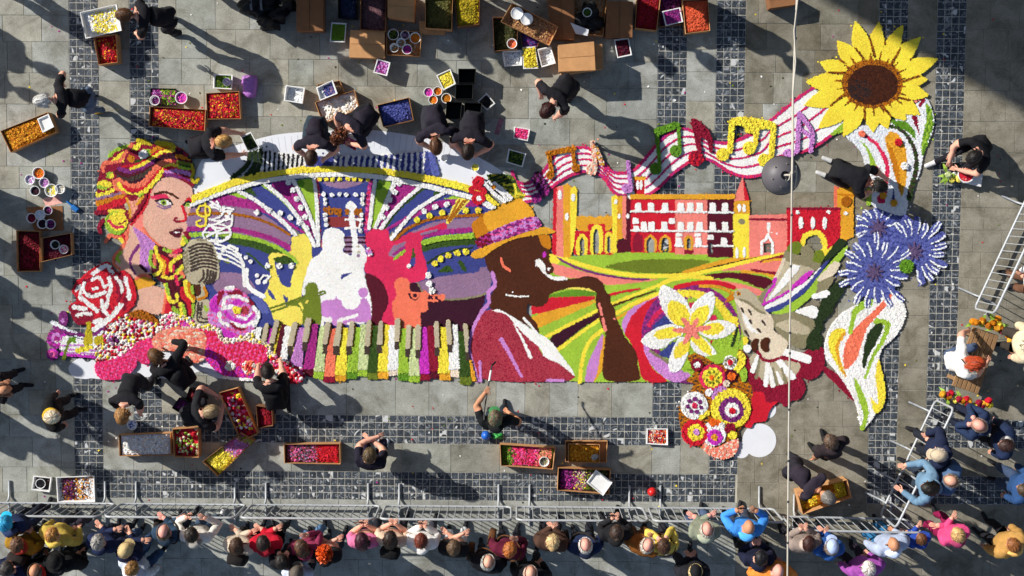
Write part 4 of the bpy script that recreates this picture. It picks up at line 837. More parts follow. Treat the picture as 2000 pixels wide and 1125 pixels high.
# ---------------------------------------------------------------- sunflower and its leaves
MOTIF[0] = 'leaf_spray'; STYLE[:] = ['c', .03]; fr(1500, 160, 4.689)
P('white_leaf', 'bluewhite', '690,492 830,400 1100,400 1260,290 1400,170 1460,150 1525,330 1500,480 1420,650 1392,840 1290,1000 1261,1235 1150,1222 943,1139 940,1000 900,800 860,650 790,560')
P('lime_leaf', 'lime', '828,520 900,585 962,680 1002,782 940,802 920,650'); P('lime_leaf', 'lime', '905,980 962,955 942,1130 902,1128'); P('lime_leaf', 'lime', '540,505 705,358 692,452')
S('crimson_vein', 'rose', '868,480 980,560 1062,680 1092,800 1072,950 1050,1090', 6, 10)
P('gold_seed', 'gold', '1068,520 1100,458 1170,458 1232,530 1272,660 1272,852 1252,982 1220,1064 1188,952 1150,802 1090,622'); P('gold_seed_shade', 'dgold', '1076,540 1150,622 1202,802 1222,1056 1188,962 1140,782'); S('dark_vein', 'khaki', '1100,402 1200,430 1290,520 1352,660 1352,820 1312,960 1288,1060', 6, 11, mix=['moss', 'dbrown', 'dgreen'])
P('green_leaf', 'lime', '1445,170 1502,260 1514,400 1462,562 1408,694 1400,560 1450,350', mix=['lime', 'green']); P('green_leaf', 'green', '1108,350 1262,358 1334,430 1364,545 1270,452 1150,392'); P('crimson_dart', 'dred', '1308,308 1362,298 1388,494', sharp=True); P('crimson_dart', 'dred', '1368,222 1420,148 1445,170 1392,234'); P('salmon_tip', 'salmon', '1308,138 1402,138 1350,192')
P('navy_dart', 'navy', '1150,975 1175,1130 1120,1130', sharp=True); P('crimson_patch', 'rose', '1000,1030 1080,1010 1070,1110 1000,1110')
D('red_bloom', 'crim', '1190,555 970,800', 30, style='r', h=.07); D('white_bloom', 'white', '1246,770', 31, style='r', h=.08); D('yellow_bloom', 'gold', '1050,1040 1150,1110', 28, style='r', h=.06); D('coral_bloom', 'coral', '858,475', 26, style='r', h=.06)
MOTIF[0] = 'sunflower_figure'; STYLE[:] = ['f', .045]; fr(1500, 0, 4)
TIPS = [(680, 170, 70), (865, 175, 60), (1050, 200, 60), (1190, 295, 66), (1325, 460, 66), (1245, 622, 56), (1252, 748, 60), (1180, 892, 66), (1075, 940, 60), (932, 1006, 56), (820, 1032, 60), (590, 1062, 70), (395, 1002, 72), (283, 822, 74), (298, 640, 72), (408, 485, 66), (540, 320, 66)]
cx, cy = 812, 655
for (tx, ty, hw) in TIPS[1::2] + TIPS[0::2]:
    dx, dy = tx - cx, ty - cy; L = math.hypot(dx, dy); ux, uy = dx / L, dy / L; nx, ny = -uy, ux
    b = 150; mid = b + (L - b) * .5; q = []
    for s_, o_ in ((b, .75), (mid * .85, 1.0), (mid * 1.1, 1.02), (b + (L - b) * .8, .62), (L, .04)): hw_ = hw * .9; q.append((cx + ux * s_ + nx * hw_ * o_, cy + uy * s_ + ny * hw * o_))
    for s_, o_ in ((L, -.04), (b + (L - b) * .8, -.62), (mid * 1.1, -1.02), (mid * .85, -1.0), (b, -.75)): hw_ = hw * .9; q.append((cx + ux * s_ + nx * hw_ * o_, cy + uy * s_ + ny * hw * o_))
    P('yellow_petal', 'yellow', q)
    S('petal_line', 'rust', [(cx + ux * 200 + nx * hw * 1.05, cy + uy * 200 + ny * hw * 1.05), (cx + ux * (L * .5 + 90) + nx * hw * 1.08, cy + uy * (L * .5 + 90) + ny * hw * 1.08)], 4.5, 1.8, mix=['rust', 'brown'])
D('rust_ring', 'rust', [(cx, cy)], 238, 192, mix=['rust', 'rust', 'brown', 'dgold'])
for k in range(22):
    a = k * math.tau / 22 + .1; r1 = 262 + 34 * ((k * 7) % 3) / 2
    S('rust_flame', 'rust', [(cx + 205 * math.cos(a), cy + 165 * math.sin(a)), (cx + r1 * math.cos(a), cy + r1 * .86 * math.sin(a))], 7, 2, straight=True, mix=['rust', 'brown'])
D('seed_disc', 'seed', [(cx + 4, cy + 8)], 196, 156, mix=['seed', 'brown', 'seed']); D('seed_core', 'black', [(cx - 95, cy + 50)], 95, 85, mix=['black', 'brown'])

# ---------------------------------------------------------------- staff ribbon with notes
MOTIF[0] = 'music_staff'; STYLE[:] = ['f', .03]; fr(0, 0, 1)
UPP = '1000,335 1008,354 1032,358 1057,341 1087,301 1120,290 1150,290 1175,313 1195,335 1220,338 1240,331 1261,309 1288,277 1311,259 1334,252 1361,259 1386,274 1409,279 1432,277 1462,265 1489,250 1506,235 1540,207 1565,187 1588,172'
LOW = '1024,394 1034,393 1052,387 1080,363 1107,346 1133,336 1160,336 1180,348 1197,373 1215,381 1262,381 1293,360 1315,338 1343,318 1364,311 1382,311 1400,320 1421,334 1444,343 1466,345 1492,338 1513,309 1575,294 1619,267 1649,239'
U = spline(px(UPP), 5); Lw = spline(px(LOW), 5)
sun_mask = OWN.copy()
keep_own = lambda: None
before = OWN.copy()
P('white_ribbon', 'white', np.vstack([U, Lw[::-1]]), sharp=True)
for t, wd in ((0, 4.6), (.25, 2.5), (.5, 2.5), (.75, 2.5), (1, 4.6)):
    S('crimson_edge' if wd > 3 else 'staff_line', 'rose' if wd > 3 else 'mag', U * (1 - t) + Lw * t, wd, straight=True, mix=['rose', 'mag', 'rose'])
# the sunflower, leaves and palace lie over the ribbon
over = np.array([False] + [r['motif'] in ('sunflower_figure', 'leaf_spray', 'palace_figure', 'castle_figure') and r['name'] not in ('',) for r in REG[1:]])
m = over[before]; OWN[m] = before[m]
STYLE[:] = ['r', .065]; fr(1240, 160, 5.627)
P('green_beam', 'green', '198,520 470,438 484,500 232,592'); S('green_stem', 'green', '240,590 268,900', 5.5, straight=True); S('green_stem', 'green', '476,470 490,720', 5, straight=True); D('green_head', 'green', '225,955 445,760', 60)
P('red_flags', 'dred', '612,398 680,418 785,510 838,600 855,762 818,785 808,645 705,595 735,785 688,785 648,560'); P('', None, '712,520 760,540 740,560'); D('red_head', 'crim', '670,842', 80, mix=['crim', 'dred'])
P('yellow_beam', 'yellow', '1045,400 1230,386 1545,448 1535,514 1362,514 1352,572 1218,562 1208,482 1085,474'); S('yellow_stem', 'yellow', '1068,440 1040,760', 9.5, straight=True); S('yellow_stem', 'yellow', '1332,540 1322,690', 7.5, straight=True); S('yellow_stem', 'yellow', '1522,480 1490,850', 9, straight=True); D('yellow_head', 'yellow', '965,798 1255,728 1420,860', 66)
fr(1500, 160, 4.689)
S('lilac_stem', 'lilac', '285,290 262,640', 7, straight=True); S('lilac_stem', 'lilac', '300,310 400,462 388,630', 7.5); S('lilac_stem', 'lilac', '290,430 375,492', 6, straight=True); D('lilac_head', 'lilac', '190,655', 52, 34)
fr(1000, 281, 4)
S('rust_beam', 'dgold', '285,75 480,38', 9, straight=True, mix=['rust', 'dgold']); S('rust_stem', 'dgold', '288,90 312,232', 6.5, straight=True, mix=['rust', 'dgold']); S('rust_stem', 'dgold', '472,45 492,180', 6, straight=True, mix=['rust', 'dgold']); D('rust_head', 'dgold', '298,243 497,190', 30, mix=['rust', 'dgold'])
S('peach_stem', 'peach', '630,-10 648,190', 8, straight=True, mix=['peach', 'cream']); S('peach_stem', 'peach', '650,30 702,152', 8, mix=['peach', 'gold', 'cream']); D('peach_head', 'peach', '620,200', 42, mix=['peach', 'cream'])
S('lilac_stem', 'lilac', '905,145 925,330', 6, straight=True); D('lilac_head', 'lilac', '900,348', 42, 34)
S('plum_stem', 'purple', '195,240 262,352', 11, straight=True, mix=['plum', 'purple']); S('plum_stem', 'purple', '170,275 240,400', 8, straight=True, mix=['plum', 'purple']); D('plum_head', 'purple', '190,425', 36, mix=['purple', 'mag']); D('plum_head', 'purple', '262,375', 26, mix=['purple', 'mag'])

# ---------------------------------------------------------------- saxophonist in a hat
MOTIF[0] = 'saxophonist_portrait'; STYLE[:] = ['c', .035]; fr(880, 340, 5.627)
P('olive_plume', 'olive', '390,0 690,10 745,150 830,262 745,255 640,285 560,160 430,70', mix=['olive', 'dgreen', 'oliveyel'])
for k in range(4): S('dark_bar', 'moss', [(420 + 45 * k, 60 + 20 * k), (560 + 50 * k, 10 + 22 * k)], 3)
S('yellow_line', 'yellow', '580,118 690,118 715,170 722,245', 3.5); S('yellow_line', 'yellow', '730,215 810,232', 3)
for sp in ('350,70 480,215 600,302', '420,90 550,190 630,290', '480,100 580,180 665,265'): S('white_row', 'white', sp, 5.5, h=.05)
for sp in ('390,75 520,210 610,300', '455,95 560,185 645,280'): S('dark_row', 'black', sp, 2)
P('yellow_corner', 'yellow', '375,190 480,290 545,340 480,350 375,250', h=.05); P('white_corner', 'white', '320,310 400,300 510,370 440,390', h=.05); D('rust_bloom', 'dgold', '475,140', 30)
S('treble_clef', 'crim', '300,45 265,95 300,150 370,180 345,220 240,195 225,160 300,140 345,70 300,45', 7.5, h=.06); S('treble_clef', 'crim', '310,220 255,265 300,310 360,275 330,225', 7.5, h=.06); D('clef_heart', 'white', '310,268', 30, 24, h=.06)
STYLE[:] = ['f', .026]
P('hat_side', 'dgold', '226,545 350,450 385,560 425,642 268,722'); P('hat_crown', 'gold', '348,442 480,380 600,310 740,252 812,290 882,370 935,470 800,502 600,562 422,645 380,560')
P('hat_band', 'pink', '420,642 600,562 800,492 940,463 1015,572 850,622 650,692 470,765', style='c', h=.035, mix=['lilac', 'mag', 'pink', 'lilac', 'purple']); P('hat_band_shade', 'dred', '268,722 425,642 472,765 310,824', style='c', h=.035, mix=['dred', 'mag', 'maroon'])
P('hat_brim', 'gold', '216,882 300,822 470,760 700,690 900,620 1030,575 1168,632 1080,658 900,672 720,702 560,772 450,852 340,924 250,926', h=.035); P('brim_underside', 'dgold', '960,662 1080,658 1104,780 1092,835 1000,785')
fr(900, 480, 4.689)
P('face', 'brown', '206,93 373,-15 506,-73 714,-105 731,0 812,35 802,120 852,210 842,245 800,258 862,315 1000,360 930,402 880,412 800,450 802,500 750,552 690,562 605,520 600,622 640,652 702,722 722,812 560,692 420,622 262,582 268,480 322,370 300,240 265,250')
P('saxophone', 'brown', '850,310 960,312 1080,300 1130,278 1230,287 1302,340 1332,440 1372,440 1366,520 1412,580 1416,660 1462,740 1492,822 1552,902 1612,980 1622,1120 1652,1243 1288,1243 1310,1000 1332,790 1280,720 1230,500 1250,430 1180,390 1020,370 930,402 880,412')
P('jacket', 'jacket', '262,582 400,618 480,700 560,800 700,900 742,1000 900,1080 1000,1130 1065,1243 125,1243 88,960 98,850 140,730 200,620', mix=['jacket', 'jacket', 'jacket', 'dred'])
P('shirt_collar', 'white', '265,592 350,578 460,640 600,740 760,830 842,890 892,970 1010,1125 1060,1215 900,1074 760,1024 740,950 600,832 500,722 480,692 420,625'); S('white_crease', 'white', '490,720 570,870 640,1020', 3, 7); S('white_crease', 'white', '580,665 712,812', 4, 2.5)
S('lilac_crease', 'lilac', '370,860 430,960 505,1100 560,1200', 9, 5); S('lilac_crease', 'lilac', '175,1060 182,1240', 4); S('lilac_crease', 'lilac', '790,1232 940,1232', 5)
S('lilac_outline', 'lilac', '290,248 312,360 252,430 260,520 200,592 130,722 82,862 80,962 122,1102 152,1240', 7, 5)
P('white_highlight', 'white', '688,118 742,130 782,200 772,250 862,290 930,280 995,312 850,318 790,282 740,240 722,192 680,192'); D('eye_glint', 'white', '805,210', 15); S('ear_line', 'coral', '370,118 390,180 452,232', 4); S('mouth_line', 'white', '418,450 520,463 617,463', 1.9); S('sax_keys', 'salmon', '1268,532 1292,632', 4); S('sax_keys', 'salmon', '1300,668 1326,772', 4.5); D('magenta_spot', 'bmag', '765,80', 14, 26)
D('white_spot', 'white', '475,422', 7); D('white_spot', 'salmon', '1405,668', 8)

# ---------------------------------------------------------------- raster -> petals
def petal_quads(X, Y, Z, size, tilt, asp=1.25):
    n = len(X); a = rng.uniform(0, math.tau, n); t1 = rng.normal(0, tilt, n); t2 = rng.normal(0, tilt, n)
    s = size * rng.uniform(.75, 1.25, n)
    ux, uy, uz = np.cos(a) * s * asp, np.sin(a) * s * asp, np.sin(t1) * s * asp
    vx, vy, vz = -np.sin(a) * s, np.cos(a) * s, np.sin(t2) * s
    C = np.stack([X, Y, Z], 1); Uv = np.stack([ux, uy, uz], 1) / 2; Vv = np.stack([vx, vy, vz], 1) / 2
    V = np.stack([C - Uv, C - Vv * .9, C + Uv, C + Vv * .9], 1).reshape(-1, 3) if False else np.stack([C - Uv - Vv, C + Uv - Vv, C + Uv + Vv, C - Uv + Vv], 1).reshape(-1, 3)
    return V
def head_mesh(X, Y, Z, rad, cols):
    """small whole flower heads: two whorls of petals round a heart"""
    V, F, C = [], [], []
    for x, y, z, r, c in zip(X, Y, Z, rad, cols):
        ph = random.random() * 6.3
        for ring, (rr, zz, n) in enumerate(((1.0, -.25, 6), (.62, .15, 5))):
            for k in range(n):
                a = ph + ring * .5 + k * math.tau / n; b0 = len(V); dw = .62 * rr
                for (q, o, h_) in ((.15, 0, .2), (.75, -dw, 0), (1.0, 0, -.12), (.75, dw, 0)):
                    q *= rr
                    V.append((x + r * (q * math.cos(a) - o * math.sin(a)), y + r * (q * math.sin(a) + o * math.cos(a)), z + r * (zz + h_ + .15)))
                F.append((b0, b0 + 1, b0 + 2, b0 + 3)); g = random.uniform(.82, 1.12); C += [[min(.9, v * g) for v in c]] * 4
    return V, F, C
carpet = empty('flower_carpet', (0, 0, 0))
tag(carpet, 'huge flower petal carpet of singer, jazz players, piano keys, town, bird and sunflower', 'flower carpet')
PART_LABEL = dict(ray_fan='fan of blue, magenta and lime rays under a yellow arch', singer_portrait='woman\'s face with striped multicoloured hair singing', saxophonist_portrait='man in golden hat blowing a brown saxophone',
  sunflower_figure='large yellow sunflower with a dark seed disc', music_staff='wavy white staff ribbon with big coloured notes', piano_keyboard='row of many-coloured piano keys with taupe sharps', bird_figure='grey and white bird with lime and navy wings',
  frangipani_figure='white and yellow six-petalled frangipani bloom', palace_figure='red and salmon palace with white windows and bell tower', castle_figure='yellow castle gate between two towers', cornflower_cluster='three blue cornflowers veined with white',
  zinnia_cluster='cluster of raised round zinnias on rust ground', calla_lily_figure='white calla lily with coral spadix', rose_figure='red rose with white petal edges', peony_figure='lilac and white peony with yellow centre', microphone_figure='taupe vintage microphone with slotted grille',
  pink_drapery='hot pink, peach and magenta petal drapery', flower_meadow='heap of mixed little blossoms and small purple instruments', sweeping_fields='sweeping striped fields of lime, gold and red')
heads_noise = rng.normal(0, 1, (NY // 4 + 2, NX // 4 + 2))
motifs = {}
jj, ii = np.nonzero(OWN); ids = OWN[jj, ii]
order = np.argsort(ids, kind='stable'); jj = jj[order]; ii = ii[order]; ids = ids[order]
starts = np.searchsorted(ids, np.arange(1, len(REG))); ends = np.searchsorted(ids, np.arange(1, len(REG)), side='right')
# a region that later shapes cut in two becomes two pieces
def components(J, I, rad=3):
    cells = {c: n for n, c in enumerate(zip(J.tolist(), I.tolist()))}; lab = -np.ones(len(J), int); cur = 0
    nb = [(a, b) for a in range(-rad, rad + 1) for b in range(-rad, rad + 1) if a or b]
    for c0, n0 in cells.items():
        if lab[n0] >= 0: continue
        lab[n0] = cur; st = [c0]
        while st:
            a, b = st.pop()
            for da, db in nb:
                q = cells.get((a + da, b + db))
                if q is not None and lab[q] < 0: lab[q] = cur; st.append((a + da, b + db))
        cur += 1
    return lab, cur
byname = {}
for k in range(1, len(REG)):
    if ends[k - 1] - starts[k - 1] >= 3: byname.setdefault(REG[k]['motif'], []).append(k)
for mot, ks in byname.items():
    sel = np.concatenate([np.arange(starts[k - 1], ends[k - 1]) for k in ks])
    # underlay: one low sheet of cells (runs along x) that fills the gaps between petals
    J, I, K_ = jj[sel], ii[sel], ids[sel]; o_ = np.lexsort((I, J)); J, I, K_ = J[o_], I[o_], K_[o_]
    brk = np.nonzero((np.diff(J) != 0) | (np.diff(I) != 1) | (np.diff(K_) != 0))[0] + 1
    s0 = np.concatenate([[0], brk]); e0 = np.concatenate([brk, [len(J)]]) - 1
    x0 = GX0 + I[s0] * CELL; x1 = GX0 + (I[e0] + 1) * CELL; y0 = GY0 + J[s0] * CELL; y1 = y0 + CELL; z = np.array([max(.005, REG[k_]['h'] * .6) for k_ in K_[s0]]); CU = np.repeat(np.array([lin(PAL[REG[k_]['col']]) for k_ in K_[s0]]), 4, 0)
    V = np.stack([np.stack([x0, y0, z], 1), np.stack([x1, y0, z], 1), np.stack([x1, y1, z], 1), np.stack([x0, y1, z], 1)], 1).reshape(-1, 3)
    part = link(mot, np_mesh(mot, V, np.arange(len(V)).reshape(-1, 4), M_PETAL, col=CU), carpet)
    if mot in PART_LABEL: part['label'] = PART_LABEL[mot]
    for k in ks:
        r = REG[k]; a, b = starts[k - 1], ends[k - 1]; J, I = jj[a:b], ii[a:b]; n = len(J)
        X = gx[I] + rng.uniform(-.4, .4, n) * CELL; Y = gy[J] + rng.uniform(-.4, .4, n) * CELL
        base = [np.array(lin(PAL[c])) for c in (r['mix'] or [r['col']])]
        h = r['h']; st = r['style']
        if st == 'h':
            # poisson-ish choice of heads
            keep = []; occ = set(); rad0 = .034
            for q in rng.permutation(n):
                c_ = (int(X[q] / .042), int(Y[q] / .042))
                if c_ in occ: continue
                occ.add(c_); keep.append(q)
            keep = np.array(keep); cols = [base[random.randrange(len(base))] for _ in keep]
            V, F, C = head_mesh(X[keep], Y[keep], h * .6 + rng.uniform(-.006, .014, len(keep)), rng.uniform(.024, .038, len(keep)), cols)
            V1 = petal_quads(X, Y, np.full(n, .016), CELL * 1.6, .12); q = len(V)
            V = np.vstack([np.array(V), V1]); F = np.vstack([np.array(F), np.arange(len(V1)).reshape(-1, 4) + q])
            cc = np.array(base)[rng.integers(0, len(base), n)] * .75; C = np.vstack([np.array(C), np.repeat(cc, 4, 0)])
        else:
            bi = rng.integers(0, len(base), n)
            if st in ('c', 'r'):
                # neighbouring petals of one flower share tone and height
                sh_ = rng.integers(0, 2, 2); grp = ((J + sh_[0] + (I // 5) % 2) // 3) * 7919 + ((I + sh_[1] + (J // 5) % 2) // 3) * 104729 + k
                bi = (grp * 2654435761 % 2 ** 32 >> 8) % len(base)
                gz = ((grp * 40503 % 65536) / 65536.0 - .5)
            else: gz = np.zeros(n)
            C0 = np.array(base)[bi]
            var = {'f': .06, 'c': .085, 'r': .1}[st]
            g = 1 + rng.normal(0, var, n) + gz * (.1 if st != 'f' else 0)
            g = g * (1 + .05 * np.sin(X * 3.3 + k) * np.sin(Y * 4.1 + k * .7) + .04 * np.sin(X * 9.7 + Y * 7.3 + k)); g = np.where(rng.random(n) < .005, g * .72, g)
            C = np.clip(C0 * g[:, None] * (1 + rng.normal(0, .035, (n, 3))), .004, .9)
            size = CELL * {'f': 1.55, 'c': 1.7, 'r': 1.75}[st]; tilt = {'f': .09, 'c': .15, 'r': .24}[st]
            zz = h + rng.normal(0, .001 if st == 'f' else .002, n) + gz * (0 if st == 'f' else .006 if st == 'c' else .015)
            V = petal_quads(X, Y, zz, size, tilt)
            if h > .033:       # the pile has a body: more petals underneath
                for fz in ((.5,) if h < .05 else (.7, .38)):
                    V = np.vstack([V, petal_quads(X, Y, zz * fz, size, tilt)]); C = np.vstack([C, C[:n]])
            C = np.repeat(C, 4, 0); F = np.arange(len(V)).reshape(-1, 4)
        lab = None
        if st != 'h' and 12 < n < 30000:
            lab, nc = components(J, I, 3 if n < 2500 else 2)
            if nc > 1:
                cnt = np.bincount(lab); big = np.argmax(cnt)
                lab = np.where((cnt[lab] < 14) & (lab != big), -1, lab); rep = len(V) // (4 * n)
                for c_ in np.unique(lab[lab >= 0]):
                    m_ = np.repeat(np.tile(lab == c_, rep), 4)
                    link(r['name'], np_mesh(r['name'], V[m_], np.arange(m_.sum()).reshape(-1, 4), M_PETAL, col=C[m_]), part)
                continue
        o_ = link(r['name'], np_mesh(r['name'], V, F, M_PETAL, col=C), part)
        if st == 'h': o_['kind'] = 'stuff'
# petals that have slipped off the edge of the carpet
edge = (OWN > 0) & ((np.roll(OWN, 3, 0) == 0) | (np.roll(OWN, -3, 0) == 0) | (np.roll(OWN, 3, 1) == 0) | (np.roll(OWN, -3, 1) == 0))
ej, ei = np.nonzero(edge); pick = rng.choice(len(ej), 1500, replace=False); SPILL = []
for a in pick:
    x = gx[ei[a]] + rng.normal(0, .035); y = gy[ej[a]] + rng.normal(0, .035); i_, j_ = int((x - GX0) / CELL), int((y - GY0) / CELL)
    if 0 <= i_ < NX and 0 <= j_ < NY and OWN[j_, i_] == 0: SPILL.append((x, y, *lin(PAL[REG[OWN[ej[a], ei[a]]]['col']])))
SPILL = np.array(SPILL)
print('carpet regions', len(REG), 'cells', len(ids))
from mathutils import noise as noise_
# ================================================================ paper templates, boxes, tubs, crates
M_CARD = mat('brown_cardboard', 'c08e5e', .85, noise=(7, .16), rnd=.12, bump=(60, .15))
M_CARD_D = mat('dark_cardboard', '8a5e3c', .85, noise=(7, .18), rnd=.12, bump=(60, .15))
M_FOAM = mat('white_foam', 'e6e6e4', .7, noise=(12, .06), spec=.3)
M_BLACK = mat('black_plastic', '101113', .6, noise=(20, .2), spec=.25)
M_PAPER = mat('white_paper', 'dfe2e8', .85, noise=(3, .05))
M_PRINT = mat('printed_photo', 'a06a78', .5, noise=(14, .55))
M_TAPE = mat('packing_tape', 'a87c4c', .4)
M_DARKCLOTH = mat('black_nylon', '17181b', .75, noise=(15, .35), bump=(40, .5))
M_LINE = mat('pencil_line', '9aa2b4', .9)
def poly_slab(name, pxs, z0, z1, m, parent=None, loc=None):
    """flat sheet with an outline traced in photo pixels"""
    P_ = [at(x, y, z1) for x, y in pxs]; c = sum(P_, Vector()) / len(P_); c.z = 0
    bm = bmesh.new(); top = [bm.verts.new((p.x - c.x, p.y - c.y, z1)) for p in P_]
    f = bm.faces.new(top)
    if f.normal.z < 0 or True:
        f.normal_update()
        if f.normal.z < 0: f.normal_flip()
    r = bmesh.ops.extrude_face_region(bm, geom=[f]); vv = [v for v in r['geom'] if isinstance(v, bmesh.types.BMVert)]
    for v in top: v.co.z = z0
    bmesh.ops.recalc_face_normals(bm, faces=bm.faces[:])
    bmesh.ops.triangulate(bm, faces=[q for q in bm.faces if len(q.verts) > 4])
    return link(name, bm_mesh(name, bm, m), parent, c if parent is None else c - parent.location)
def pl(s, ox=0, oy=0, k=1): return [(ox + float(a.split(',')[0]) / k, oy + float(a.split(',')[1]) / k) for a in s.split()]
def sm(s, **k): return [tuple(q) for q in chaikin(np.array(pl(s, **k)), 2, .25)]
o = poly_slab('template_sheet', sm('374,398 376,352 398,300 440,290 500,272 540,262 600,257 660,254 720,252 800,263 860,275 905,292 945,312 985,336 1000,352 940,372 900,366 820,344 680,327 560,333 460,358'), .001, .003, M_PAPER)
tag(o, 'white paper sheet pencilled with lines above the yellow petal arch', 'paper sheet')
for k in range(46):       # pencilled rays
    x = 392 + k * 12.6; y0 = 300 - 40 * math.sin(math.pi * (k + 4) / 54); y1 = y0 + 26 + 3 * (k % 3)
    a = at(x, y0, .0036); b = at(x + (x - 680) * -.03, y1, .0036); d = (b - a); n_ = Vector((-d.y, d.x, 0)).normalized() * .0022
    link('pencil_line', np_mesh('pencil_line', [tuple(p - o.location) for p in (a - n_, b - n_, b + n_, a + n_)], [(0, 1, 2, 3)], M_LINE), o)
o = poly_slab('template_sheet', sm('131,717 148,702 160,698 170,710 184,699 195,726 200,742 178,738 168,741 140,737'), .001, .003, M_PAPER)
tag(o, 'small scalloped white paper sheet beside the tip of the hot pink petals', 'paper sheet')
o = poly_slab('template_sheet', sm('200,742 246,742 262,735 280,737 303,736 330,742 352,741 380,728 396,724 420,739 446,740 440,715 400,690 340,685 300,690 262,700 250,730'), .001, .003, M_PAPER)
tag(o, 'wavy edged white paper sheet under the crouching woman by peach petals', 'paper sheet')
def circ(cx, cy, r, n=28): return [(cx + r * math.cos(math.tau * k / n), cy + r * math.sin(math.tau * k / n)) for k in range(n)]
for c, r, lab in (((1483, 860), 33, 'large round white paper disc beside the zinnias'), ((1499, 800), 17, 'small round white paper disc under the red petal cloud'), ((1448, 879), 16, 'small white paper disc touching the coral petal fringe')):
    tag(poly_slab('paper_disc', circ(*c, r), .001, .0025 + r * 1e-5, M_PAPER), lab, 'paper disc')

def fill_mesh(quad, z, cols, dens=.016, hump=.03, size=.022, head=False, tilt=.3):
    """loose petals filling a quadrilateral (world points), heaped in the middle"""
    a, b, c, d = [np.array(q[:2]) for q in quad]
    lu = np.linalg.norm(b - a); lv = np.linalg.norm(d - a); n = max(12, int(lu * lv / dens ** 2))
    u = rng.uniform(.03, .97, n); v = rng.uniform(.04, .96, n)
    p = (1 - u)[:, None] * (1 - v)[:, None] * a + u[:, None] * (1 - v)[:, None] * b + u[:, None] * v[:, None] * c + (1 - u)[:, None] * v[:, None] * d
    w_ = np.sin(u * 5 + v * 3 + rng.uniform(0, 6)) * .3 + np.sin(v * 7 + rng.uniform(0, 6)) * .25
    Z = z + hump * (np.minimum(1, 5 * np.minimum(np.minimum(u, 1 - u), np.minimum(v, 1 - v))) * (.8 + w_)) + rng.normal(0, .004, n)
    if isinstance(cols, dict):        # zones along u
        ks = sorted(cols); C = np.zeros((n, 3))
        uu = u + rng.normal(0, .04, n)
        for k0 in ks:
            m_ = uu >= k0; base = np.array([lin(PAL.get(c_, c_)) for c_ in cols[k0]]); C[m_] = base[rng.integers(0, len(base), m_.sum())]
        C[C.sum(1) == 0] = lin(PAL.get(cols[ks[0]][0], cols[ks[0]][0]))
    else:
        base = np.array([lin(PAL.get(c_, c_)) for c_ in cols]); C = base[rng.integers(0, len(base), n)]
    C = np.clip(C * (1 + rng.normal(0, .1, n))[:, None], .003, .9)
    if head:
        V, F, CC = head_mesh(p[:, 0], p[:, 1], Z, rng.uniform(.02, .034, n), C)
        return np.array(V), np.array(F), np.array(CC)
    V = petal_quads(p[:, 0], p[:, 1], Z, size, tilt)
    return V, np.arange(len(V)).reshape(-1, 4), np.repeat(C, 4, 0)
def shell(quad, z0, z1, t, m, name, parent, org, bottom=True, flare=0.0):
    """open box: outer wall, rim, inner wall, floor"""
    q = [Vector((p[0], p[1], 0)) for p in quad]; c = sum(q, Vector()) / 4
    bm = bmesh.new()
    def inset(p, d):
        v = p - c; L = v.length; return c + v * max(.05, (L - d * 1.414) / L)
    lo = [bm.verts.new(inset(p, flare) - org + Vector((0, 0, z0))) for p in q]
    hi = [bm.verts.new(p - org + Vector((0, 0, z1 + random.uniform(-.004, .004)))) for p in q]
    hin = [bm.verts.new(inset(p, t) - org + Vector((0, 0, z1 - .001))) for p in q]
    lin_ = [bm.verts.new(inset(p, t + flare) - org + Vector((0, 0, z0 + t))) for p in q]
    for i in range(4):
        k = (i + 1) % 4
        bm.faces.new((lo[i], lo[k], hi[k], hi[i])); bm.faces.new((hi[i], hi[k], hin[k], hin[i])); bm.faces.new((hin[i], hin[k], lin_[k], lin_[i]))
    bm.faces.new(lin_); bm.faces.new(lo[::-1])
    bmesh.ops.recalc_face_normals(bm, faces=bm.faces[:])
    bmesh.ops.bevel(bm, geom=[e for e in bm.edges if len(e.link_faces) == 2 and e.calc_face_angle(0) > 1.0], offset=min(.004, t * .3), segments=1, affect='EDGES')
    return link(name, bm_mesh(name, bm, m), parent)
